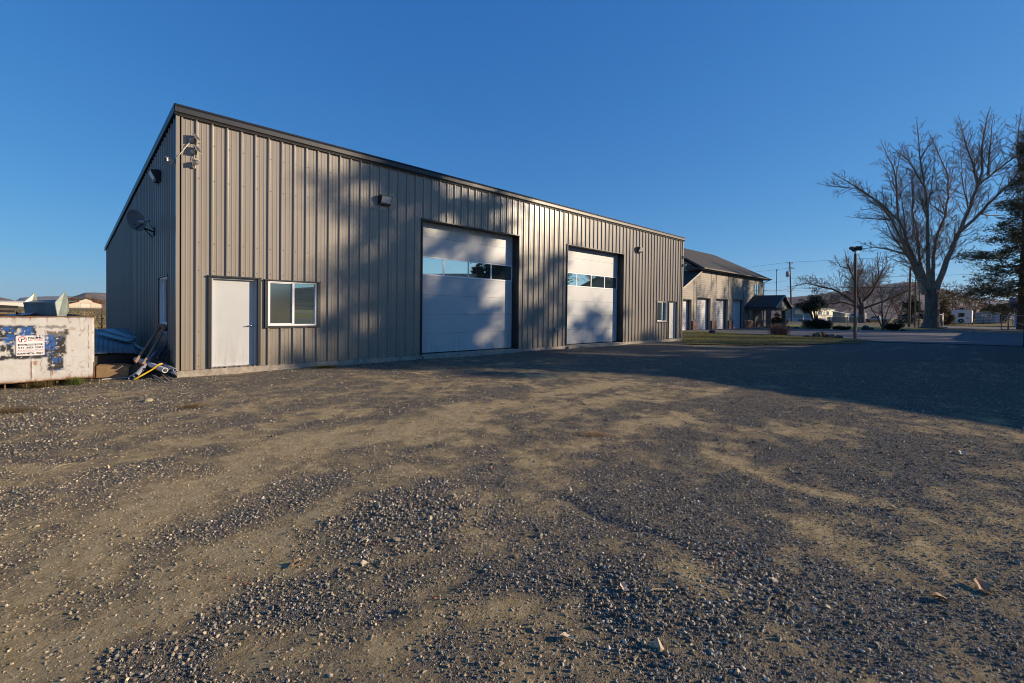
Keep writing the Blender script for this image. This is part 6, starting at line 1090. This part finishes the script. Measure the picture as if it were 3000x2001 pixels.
mb = MB(); mb.prism([(cx0 - .05, cy1 + .02, 3.22), (cx0 - .05, (cy0 + cy1) / 2, 3.38), (cx0 - .05, cy0 - .02, 3.22), (cx0 - .05, cy0 - .02, 3.27), (cx0 - .05, (cy0 + cy1) / 2, 3.43), (cx0 - .05, cy1 + .02, 3.27)], (7.6, 0, 0)); mb.build('roof', pm('tan_roof', (.40, .30, .2), .6), e)
mb = MB(); mb.box(cx0 - .02, -8.66, 1.72, cx0 + .02, -7.62, 2.62); mb.build('window', M_CGL, e, .01); mb = MB(); mb.lathe([(.22, -.1), (.42, -.1), (.46, 0), (.42, .1), (.22, .1)], (cx0 - .12, -8.1, .86), (1, 0, 0), 24); sp_ = mb.build('spare_tyre', M_TYRE, e); mb = MB(); mb.lathe([(0, -.09), (.23, -.05), (.23, .05)], (cx0 - .14, -8.1, .86), (1, 0, 0), 18); mb.build('rim', M_STEEL, sp_)
mb = MB(); mb.box(143.5, -8.6, 3.40, 144.8, -7.8, 3.7); mb.box(144.9, -8.75, 3.4, 145.2, -8.4, 3.62); mb.build('roof_vent', M_BLACK, e, .03); mb = MB(); mb.box(cx0 - .02, -7.1, 1.0, cx0 + .01, -6.6, 1.22); mb.build('number_plate', pm('plate', (.35, .38, .40), .5), e)
for q, y in enumerate((-9.45, -9.15)): mb = MB(); mb.lathe([(0, -.06), (.15, -.03), (.17, .02)], (cx0 - .03, y, 1.5), (1, 0, 0), 14); mb.build('marker_lamp', M_STEEL if q else M_WHITEP, e)
mb = MB(); mb.box(cx0 - .012, -9.78, .45, cx0 - .001, -9.62, 1.3); mb.build('tail_light', pm('dark_red', (.12, .02, .02), .4), e); wheel(e, (147, cy1 - .02, .36), .36, (0, 1, 0)); wheel(e, (147.9, cy1 - .02, .36), .36, (0, 1, 0)); wheel(e, (147, cy0 + .02, .36), .36, (0, 1, 0))
for y in (-7., -9.3): mb = MB(); mb.box(cx0 + .5, y - .05, 0, cx0 + .6, y + .05, .43); mb.build('jack', M_BLACK, e)
e = empty('mobile_home', (175, -12, 0), 'pale grey mobile home with a low gable roof right of the camper', 'mobile home', 'mobile homes across the street'); mb = MB(); mb.prism([(172, -9.8, .2), (172, -14.4, .2), (172, -14.4, 2.75), (172, -12.1, 3.2), (172, -9.8, 2.75)], (16, 0, 0)); mb.build('wall', pm('grey_green_siding', (.30, .33, .32), .6), e); mb = MB(); mb.prism([(171.7, -9.5, 2.72), (171.7, -12.1, 3.23), (171.7, -14.7, 2.72), (171.7, -14.7, 2.86), (171.7, -12.1, 3.37), (171.7, -9.5, 2.86)], (16.6, 0, 0)); mb.build('roof', M_MROOF, e); win(e, (171.99, -11.1, 0), (171.99, -12.9, 0), 1.6, 2.45, (-1, 0, 0)); mb = MB(); mb.box(171.95, -14.2, .3, 172, -13.5, 2.2); mb.build('door', M_SKIRT, e)
e = empty('pipe_fence', (160, -12, 0), 'dark pipe rail fence in front of the far mobile home', 'fence'); mb = MB()
for z in (.5, .9, 1.3, 1.7): mb.tube([(160, -9.5, z), (160.5, -16.5, z)], .05, 6)
for y in (-9.6, -11.5, -12.6, -14.5, -16.4): mb.tube([(160.2, y, -.1), (160.2, y, 1.85)], .07, 6)
mb.build('rails', M_BLACK, e)
e = empty('blue_roof_house', (128, -19, 0), 'white house with a steep dark blue roof behind the conifer trunk', 'house'); mb = MB(); mb.prism([(126.4, -15.9, 0), (126.4, -24, 0), (126.4, -24, 3.2), (126.4, -15.9, 3.2)], (8, 0, 0)); mb.build('wall', pm('white_siding', (.42, .48, .55), .6), e); mb = MB(); mb.prism([(125.7, -15.1, 3.2), (130.4, -15.1, 5.5), (135.2, -15.1, 3.2)], (0, -9.6, 0)); mb.build('roof', pm('blue_roof', (.025, .055, .13), .6, var=.2), e); mb = MB(); mb.box(125.55, -24.8, 3.05, 125.69, -15.1, 3.25); mb.build('gutter', M_WHITEP, e)
# ---------------------------------------------------------------- left background: field, barn, hills
r = np.random.default_rng(71); n = 52000; x = r.uniform(-60, 12, n) ; y = 22 + (r.random(n) ** 2.) * 160; k = (fbm(x * .09, y * .09, 91, 4) > .36); x, y = x[k], y[k]; n = len(x); d_ = np.hypot(x + 2, y + 12)
tag(blades('dry_field_grass', x, y, .0, r.uniform(.15, .5, n), r.uniform(.01, .03, n) * (.6 + d_ / 40), lerpcol((.20, .14, .06), (.46, .34, .17), r.random(n)), M_BLADE, 72), 'dry golden grass in the field behind the workshop', 'grass', kind='stuff')
cl = []; rg = random.Random(73)
for k in range(170):
    yy = rg.uniform(38, 130); xx = -2 + (yy + 12) * rg.uniform(-.85, .25); s = rg.uniform(.5, 1.25)
    for q in range(6): cl.append((xx + rg.gauss(0, s * .5), yy + rg.gauss(0, s * .5), s * rg.uniform(.3, .7), s * .5, s * .5, s * .4))
P = blob_points(cl, 50000, 74, .3); P = P[P[:, 2] > .02]; o = leaf_cloud('sagebrush', P, .16, lerpcol((.10, .085, .05), (.30, .26, .17), r.random(len(P))), None, 75, aspect=.3); tag(o, 'grey green sagebrush scattered over the dry field', 'brush', kind='stuff')
for k, (x, y) in enumerate(((.3, 25.9),)):
    e = empty('fence_post', (x, y, 0), 'thin dark red steel fence post between dumpster and workshop', 'fence post'); mb = MB(); mb.beam((x, y, -.2), (x, y, 1.5), .06, .05, (1, 0, 0)); mb.build('post', pm('dark_red_steel', (.10, .025, .02), .7), e); mb = MB()
    for z in (.45, .85, 1.3): mb.tube([(-40, 27, z), (x, y - .04, z), (16, 25.5, z)], .006, 4)
    mb.build('wire', M_BLACK, e)
M_BARN = pm('cream_barn_siding', (.62, .55, .40), .6, var=.05, scale=1); M_BRED = pm('barn_red_trim', (.28, .05, .05), .6); M_BROOF = pm('barn_roof_grey', (.09, .12, .11), .5)
BD = Vector((1., 0, 0)); BO = Vector((12.3, 640., 0)); bn = Vector((0, -1., 0))
e = empty('barn', tuple(BO), 'cream barn with red trim and a raised centre far out in the field', 'barn'); Pb = lambda s, z, d=0.: BO + BD * s + bn * d + Vector((0, 0, z)); W_ = 25.5
mb = MB(); mb.prism([Pb(0, -.5), Pb(W_, -.5), Pb(W_, 4.2), Pb(.70 * W_, 6.6), Pb(.70 * W_, 7.6), Pb(.51 * W_, 9.7), Pb(.31 * W_, 7.6), Pb(.31 * W_, 6.6), Pb(0, 4.2)], -bn * 28); mb.build('wall', M_BARN, e)
mb = MB(); mb.prism([Pb(-.4, 4.0, .2), Pb(-.4, 4.5, .2), Pb(.31 * W_, 7.0, .2), Pb(.31 * W_, 6.5, .2)], bn * -.4); mb.prism([Pb(W_ + .4, 4.0, .2), Pb(W_ + .4, 4.5, .2), Pb(.70 * W_, 7.0, .2), Pb(.70 * W_, 6.5, .2)], bn * -.4)
mb.prism([Pb(-.3, 0, .15), Pb(.3, 0, .15), Pb(.3, 4.2, .15), Pb(-.3, 4.2, .15)], bn * -.3); mb.prism([Pb(W_ - .3, 0, .15), Pb(W_ + .3, 0, .15), Pb(W_ + .3, 4.2, .15), Pb(W_ - .3, 4.2, .15)], bn * -.3); mb.build('red_trim', M_BRED, e)
mb = MB(); mb.prism([Pb(.35 * W_, 0, .12), Pb(.65 * W_, 0, .12), Pb(.65 * W_, 5.2, .12), Pb(.35 * W_, 5.2, .12)], bn * -.2); dr = mb.build('door', pm('barn_door', (.70, .64, .52), .6), e); mb = MB(); mb.prism([Pb(.34 * W_, 5.2, .2), Pb(.66 * W_, 5.2, .2), Pb(.66 * W_, 5.5, .2), Pb(.34 * W_, 5.5, .2)], bn * -.2); mb.prism([Pb(.65 * W_, 0, .2), Pb(.66 * W_, 0, .2), Pb(.66 * W_, 5.2, .2), Pb(.65 * W_, 5.2, .2)], bn * -.2); mb.build('door_frame', M_BRED, dr)
mb = MB(); mb.prism([Pb(-8, 4.0, -20), Pb(.31 * W_, 7.6, -20), Pb(.31 * W_, 8.0, -20), Pb(-8, 7.6, -20)], -bn * 25); mb.build('rear_roof', M_BROOF, e)
mb = MB(); 
for k in range(14): mb.tube([Pb(-2 + k * 3, 0, 9), Pb(-2 + k * 3, 1.5, 9)], .08, 5)
mb.tube([Pb(-3, 1.4, 9), Pb(40, 1.4, 9)], .07, 5); mb.tube([Pb(-3, .8, 9), Pb(40, .8, 9)], .07, 5); tag(mb.build('paddock_fence', M_WOODG), 'low rail fence in front of the cream barn', 'fence')
for k, (s, d, h, w_, lab) in enumerate(((7, -105, 14, 15, 'orange brown autumn tree left behind the barn roof'), (22, -100, 14.5, 22, 'wider autumn tree behind the barn ridge'))):
    c = Pb(s, 0, d); shrub('autumn_tree', tuple(c), w_, h, lab, 'tree', 'autumn trees behind the barn', ((.16, .09, .035), (.36, .22, .09)), 6000, 80 + k, .9, 26, w_)
e = empty('greenhouse', (-55, 1300, 0), 'long low white building far away on the left horizon', 'building'); mb = MB(); a = Vector((-82, 1300, 0)); b_ = Vector((-38, 1296, 0)); mb.prism([a + Vector((0, 0, -1)), a + Vector((0, 0, 9)), b_ + Vector((0, 0, 9)), b_ + Vector((0, 0, -1))], (5, 14, 0)); mb.build('wall', pm('white_sheeting', (.74, .70, .62), .6), e); mb = MB(); mb.prism([a + Vector((-1, -1, 9)), b_ + Vector((1, -1, 9)), b_ + Vector((3, 7, 11)), a + Vector((1, 7, 11))], (0, 0, .4)); mb.build('roof', pm('pale_roof', (.6, .56, .5), .6), e)
# hills: rings of real ridges, height by bearing
def ridge(name, pts, r0, r1, mat, label, seed, rough=.10, n=220, rows=26):
    """pts: (bearing deg from +y towards +x, height m) along the crest at distance r0..r1"""
    B = np.array([p[0] for p in pts], float); Hh = np.array([p[1] for p in pts], float); th = np.linspace(B[0], B[-1], n); crest = np.interp(th, B, Hh); t = np.linspace(0, 1, rows)
    Rr = r0 + (r1 - r0) * t; TH, RR = np.meshgrid(np.radians(th), Rr); prof = np.interp(t, [0, .12, .35, .6, .62, 1.], [0, .06, .34, .93, 1., .0])[:, None]
    x = CAM[0] + RR * np.sin(TH); y = CAM[1] + RR * np.cos(TH); sc = 4.5 / r0
    z = crest[None] * prof * (1 + rough * 2 * (fbm(x * sc * 2.2, y * sc * 2.2, seed, 5) - .5) * np.minimum(1, 2 * (1 - np.abs(prof)) + .35)) - 6 * (1 - prof)
    idx = np.arange(n * rows).reshape(rows, n); F = np.stack([idx[:-1, :-1], idx[:-1, 1:], idx[1:, 1:], idx[1:, :-1]], -1).reshape(-1, 4)[:, ::-1]
    o = np_obj(name, np_mesh(name, np.stack([x, y, z], -1).reshape(-1, 3), F, mat, None, True)); o['kind'] = 'structure'; o['label'] = label; return o
def hillmat(name, a, b_, c, sc):
    m, nt, b, o = new_mat(name); geo = node(nt, 'ShaderNodeNewGeometry'); n = node(nt, 'ShaderNodeTexNoise', Scale=sc, Detail=12., Roughness=.68); L(nt, geo.outputs['Position'], n.inputs['Vector']); r = ramp(nt, n.outputs['Fac'], [(.36, a), (.5, b_), (.62, c)]); L(nt, r.outputs['Color'], b.inputs['Base Color']); b.inputs['Roughness'].default_value = 1.; b.inputs['Specular IOR Level'].default_value = 0
    v = node(nt, 'ShaderNodeTexVoronoi', Scale=sc * 9); L(nt, geo.outputs['Position'], v.inputs['Vector']); bp = node(nt, 'ShaderNodeBump', Strength=.8, Distance=12.); L(nt, n.outputs['Fac'], bp.inputs['Height']); L(nt, bp.outputs['Normal'], b.inputs['Normal']); return m
M_HILL = hillmat('sage_hill', (.11, .08, .062), (.21, .152, .115), (.30, .225, .16), .012); M_HILL2 = hillmat('far_hill', (.10, .085, .085), (.15, .125, .115), (.19, .16, .14), .004)

# ---------------------------------------------------------------- litter lying on the gravel
M_DLEAF = pm('dead_leaf', (.34, .19, .09), .7, var=.3, scale=30); M_PLEAF = pm('pale_leaf', (.50, .40, .28), .7, var=.2, scale=30); M_STICK = pm('dry_stick', (.36, .27, .17), .8, var=.2)
def dead_leaf(x, y, s, rz, label, mat=None):
    r = random.Random(int(abs(x * 97 + y * 13) * 10)); n = 14; z = float(gh(x, y)) + .012; V = [(0, 0, 0)]
    for k in range(n): t = 6.283 * k / n; q = s * (.62 + .38 * abs(math.cos(2.5 * t)) ) * (1 - .25 * abs(math.sin(t))); V.append((q * math.cos(t), q * .7 * math.sin(t), s * .28 * abs(math.sin(t * 1.5)) + s * r.uniform(0, .12)))
    me = bpy.data.meshes.new('dead_leaf'); me.from_pydata(V, [], [(0, k + 1, (k + 1) % n + 1) for k in range(n)]); me.materials.append(mat or M_DLEAF); o = bpy.data.objects.new('dead_leaf', me); COL.objects.link(o); o.location = (x, y, z); o.rotation_euler = (.15, -.2, rz); sd = o.modifiers.new('t', 'SOLIDIFY'); sd.thickness = .0012
    tag(o, label, 'leaf', 'dead leaves on the gravel')
dead_leaf(1.77, -12.69, .075, .4, 'largest curled brown leaf, lower right of the yard'); dead_leaf(1.46, -12.54, .055, 2., 'small curled leaf just left of the largest one'); dead_leaf(.2, -11.31, .045, 1.1, 'pale upright leaf in the gravel below the centre of the picture', M_PLEAF); dead_leaf(-.99, -9.79, .04, .2, 'small orange brown leaf on the gravel left of centre'); dead_leaf(2.81, -12.18, .05, 1.7, 'tan leaf in the right middle of the yard', M_PLEAF); dead_leaf(-.32, -11.33, .04, 2.4, 'pale leaf at the bottom edge of the picture', M_PLEAF); dead_leaf(5.3, -12.5, .07, .3, 'pale scrap at the far right of the lit gravel', M_PLEAF); dead_leaf(1.05, -9.3, .04, .9, 'reddish leaf on the tan soil at the centre')
def stick(x, y, ln, a, label):
    z = float(gh(x, y)) + .014; d = Vector((math.cos(a), math.sin(a), 0)); p = Vector((x, y, z)); mb = MB(); mb.tube([p, p + d * ln * .4 + Vector((0, 0, .012)), p + d * ln * .7 + Vector((-.01, .015, .006)), p + d * ln], [.0035, .004, .003, .0015], 5); tag(mb.build('stick', M_STICK), label, 'stick', 'dry sticks on the gravel')
stick(.22, -11.42, .14, -.5, 'thin pale stick right of the bottom centre of the yard'); stick(-2.05, -6.5, .22, .5, 'pale straw stick on the soil at the left edge'); stick(-.62, -10.2, .10, .9, 'short stick on the tyre marks near the bottom')
r = np.random.default_rng(88); n = 500; a = r.normal(0, .13, n); b2 = r.normal(0, .05, n); c_, s_ = math.cos(-.75), math.sin(-.75); x = 2.88 + a * c_ - b2 * s_; y = -9.2 + a * s_ + b2 * c_
t = r.uniform(0, 6.283, n); ln = r.uniform(.02, .07, n); z = gh(x, y) + .008 + r.uniform(0, .018, n); d = np.stack([np.cos(t), np.sin(t), r.normal(0, .25, n)], -1) * ln[:, None]; q = np.stack([-np.sin(t), np.cos(t), 0 * t], -1) * .0022; B = np.stack([x, y, z], -1)
tag(np_obj('straw_clump', np_mesh('straw_clump', np.stack([B - q, B + q, B + d + q, B + d - q], 1).reshape(-1, 3), np.arange(4 * n).reshape(n, 4), M_BLADE, {'tone': np.repeat(lerpcol((.38, .22, .09), (.62, .44, .24), r.random(n)), 4, 0)})), 'small clump of orange straw on the gravel right of centre', 'straw')
boulder((-.88, -2.96, .0), .15, .05, 'flat tan stone on the gravel in front of the building corner', 17, pm('tan_stone', (.42, .34, .20), .8, bump=.3), None)
dry_clump('weed_patch', (-.45, -3.9, .0), .5, .035, 160, 'small dry orange weed patch on the gravel in front of the door', 'weed', ((.22, .13, .04), (.36, .24, .09)), 48, None, .005)
dry_clump('weed_patch', (-2.45, -2.6, .0), .8, .05, 300, 'dry brown weed patch on the gravel at the left edge', 'weed', ((.18, .12, .05), (.34, .24, .10)), 49, None, .005)
def crest(pts, r0, r1): Rc = r0 + (r1 - r0) * .6; return [(b, e * Rc + 1.5) for b, e in pts]
ridge('hills', crest([(-60, .02), (-40, .035), (-20, .03), (-12, .036), (-8, .042), (-6, .034), (-5, .022), (-3.98, .0149), (-2.86, .0132), (-2.28, .0105), (-1.67, .0063), (-1.29, .0035), (-.9, 0)], 2200, 3600), 2200, 3600, M_HILL, 'purple brown hill at the left edge of the horizon', 1)
ridge('hills', crest([(-3.5, .0), (-2.09, .0062), (-1.69, .0133), (-.27, .0162), (1.23, .0171), (3.51, .0173), (8, .02), (16, .02), (30, .018), (45, .02), (60, .021), (75, .02)], 7000, 9000), 7000, 9000, M_HILL2, 'pale far mesa on the left horizon', 2, .05)
ridge('hills', crest([(.9, 0), (1.01, .0043), (1.12, .0107), (1.57, .0172), (2.35, .0241), (3.05, .0246), (3.8, .024), (5.96, .0203), (9, .012), (12, 0)], 2400, 3800), 2400, 3800, M_HILL, 'flat-topped brown hill behind the barn', 3, .06)
ridge('hills', crest([(64, .0), (68, .012), (72.72, .0247), (74.61, .0354), (76.73, .04), (79.04, .0455), (80.42, .0498), (81.49, .0563), (83.04, .0584), (84.29, .0605), (85.25, .0599), (86.55, .0505), (87.57, .0437), (88.88, .0322), (89.94, .0182), (90.56, .0087), (91, 0)], 1500, 2500), 1500, 2500, M_HILL, 'broad brown sage hill behind the bare trees on the right', 4, .07)
ridge('hills', crest([(80, .01), (87.37, .0267), (88.67, .0307), (89.1, .0327), (89.93, .0304), (90.94, .0282), (91.91, .027), (96, .03), (104, .035), (112, .03)], 5200, 7200), 5200, 7200, M_HILL2, 'far blue ridge on the right horizon', 5, .05)
ridge('hills', crest([(108, .0), (120, .035), (130, .062), (135, .072), (138, .078), (138.4, .088), (146.27, .0848), (152, .06), (160, .045), (165, .03), (185, .03), (220, .04), (260, .03), (300, .02)], 1100, 2000), 1100, 2000, M_HILL, 'dark wooded hill behind the viewer, mirrored in the roll-up door', 6, .05)
# ---------------------------------------------------------------- what stands off to the right and throws the long shadows
def offhouse(loc, x0, x1, y0, y1, eave, ridge_z, label, mat):
    e = empty('neighbour_house', loc, label, 'house', 'buildings beside the yard, out of the picture'); my = (y0 + y1) / 2
    mb = MB(); mb.prism([(x0 + .5, y0 + .5, -.1), (x0 + .5, y1 - .5, -.1), (x0 + .5, y1 - .5, eave), (x0 + .5, my, ridge_z - .15), (x0 + .5, y0 + .5, eave)], (x1 - x0 - 1, 0, 0)); mb.build('wall', mat, e)
    mb = MB(); mb.prism([(x0, y0, eave - .05), (x0, my, ridge_z), (x0, y1, eave - .05), (x0, y1, eave + .1), (x0, my, ridge_z + .18), (x0, y0, eave + .1)], (x1 - x0, 0, 0)); mb.build('roof', M_SHING, e)
e = empty('neighbour_shed', (32, -22, 0), 'long low shed beyond the right of the yard whose shadow covers the gravel', 'shed', 'buildings beside the yard, out of the picture')
mb = MB(); zr = lambda y: 4.25 + (-16.2 - y) * .085
mb.prism([(19.6, -16.6, -.1), (19.6, -27.2, -.1), (19.6, -27.2, zr(-27.2) - .1), (19.6, -16.6, zr(-16.6) - .1)], (24.4, 0, 0)); mb.build('wall', M_LAP, e)
mb = MB(); mb.prism([(19.2, -16.2, zr(-16.2) - .08), (19.2, -27.6, zr(-27.6) - .08), (19.2, -27.6, zr(-27.6) + .08), (19.2, -16.2, zr(-16.2) + .08)], (25.2, 0, 0)); mb.build('roof', M_SHING, e)
offhouse((66, -27, 0), 55.5, 80, -33, -21.5, 4.6, 6.8, 'second house further along whose gable shadow lies on the driveway', M_LAP)
SH = 'tall trees beside the yard, out of the picture'
for k, (x, y, H, s, R, n, lab) in enumerate(((40.6, -34.6, 23.5, 51, 3.7, 22000, 'first tall tree out of the picture, shading the wall left of the large door'), (45.2, -36.4, 22.6, 52, 3.4, 12500, 'second tall tree out of the picture, shading the large roll-up door'), (49.4, -37.0, 20.2, 53, 2.8, 6500, 'third tree out of the picture, dappling the wall between the doors'), (53.8, -37.6, 18.4, 54, 3.0, 6000, 'fourth tree out of the picture, dappling the smaller roll-up door'), (59.5, -38.5, 17.9, 55, 3.0, 4500, 'fifth tree out of the picture, dappling the far end of the wall'), (91.5, -28.5, 22., 56, 3.6, 14000, 'dense tree out of the picture, shading the porch and hedges'))):
    conifer('tall_conifer', (x, y, 0), H, 2.2, lambda f, R=R: R * (1 - .75 * f ** 2.2) * (1 + .22 * math.sin(f * 17 + R)) + .2, lab, s, n, CCOL, .35, group=SH, leaf=.6, dens=.55, step=.6)
for k, (x, y, rz, sc, lab) in enumerate(((84, -27, 1.1, .8, 'bare tree out of the picture, first along the driveway'), (91, -33, 2.3, .8, 'bare tree out of the picture, second along the driveway'), (74, -40, 5.1, .75, 'bare tree out of the picture behind the second house'))):
    copy_thing(pop, (x, y, 0), lab, (0, 0, rz), 'bare trees beside the driveway, out of the picture', (sc, sc, sc))
# ---------------------------------------------------------------- thin winter haze over the plain
m = bpy.data.materials.new('haze_air'); m.use_nodes = True; nt = m.node_tree; nt.nodes.remove(nt.nodes['Principled BSDF']); v = nt.nodes.new('ShaderNodeVolumePrincipled'); v.inputs['Color'].default_value = (.80, .86, 1., 1); v.inputs['Density'].default_value = 4.5e-5; v.inputs['Anisotropy'].default_value = .2; L(nt, v.outputs['Volume'], nt.nodes['Material Output'].inputs['Volume'])
mb = MB(); mb.box(-9900, -9900, -12, 9900, 9900, 330); o = mb.build('haze', m); o['kind'] = 'stuff'; o['label'] = 'thin pale winter haze over the plain'
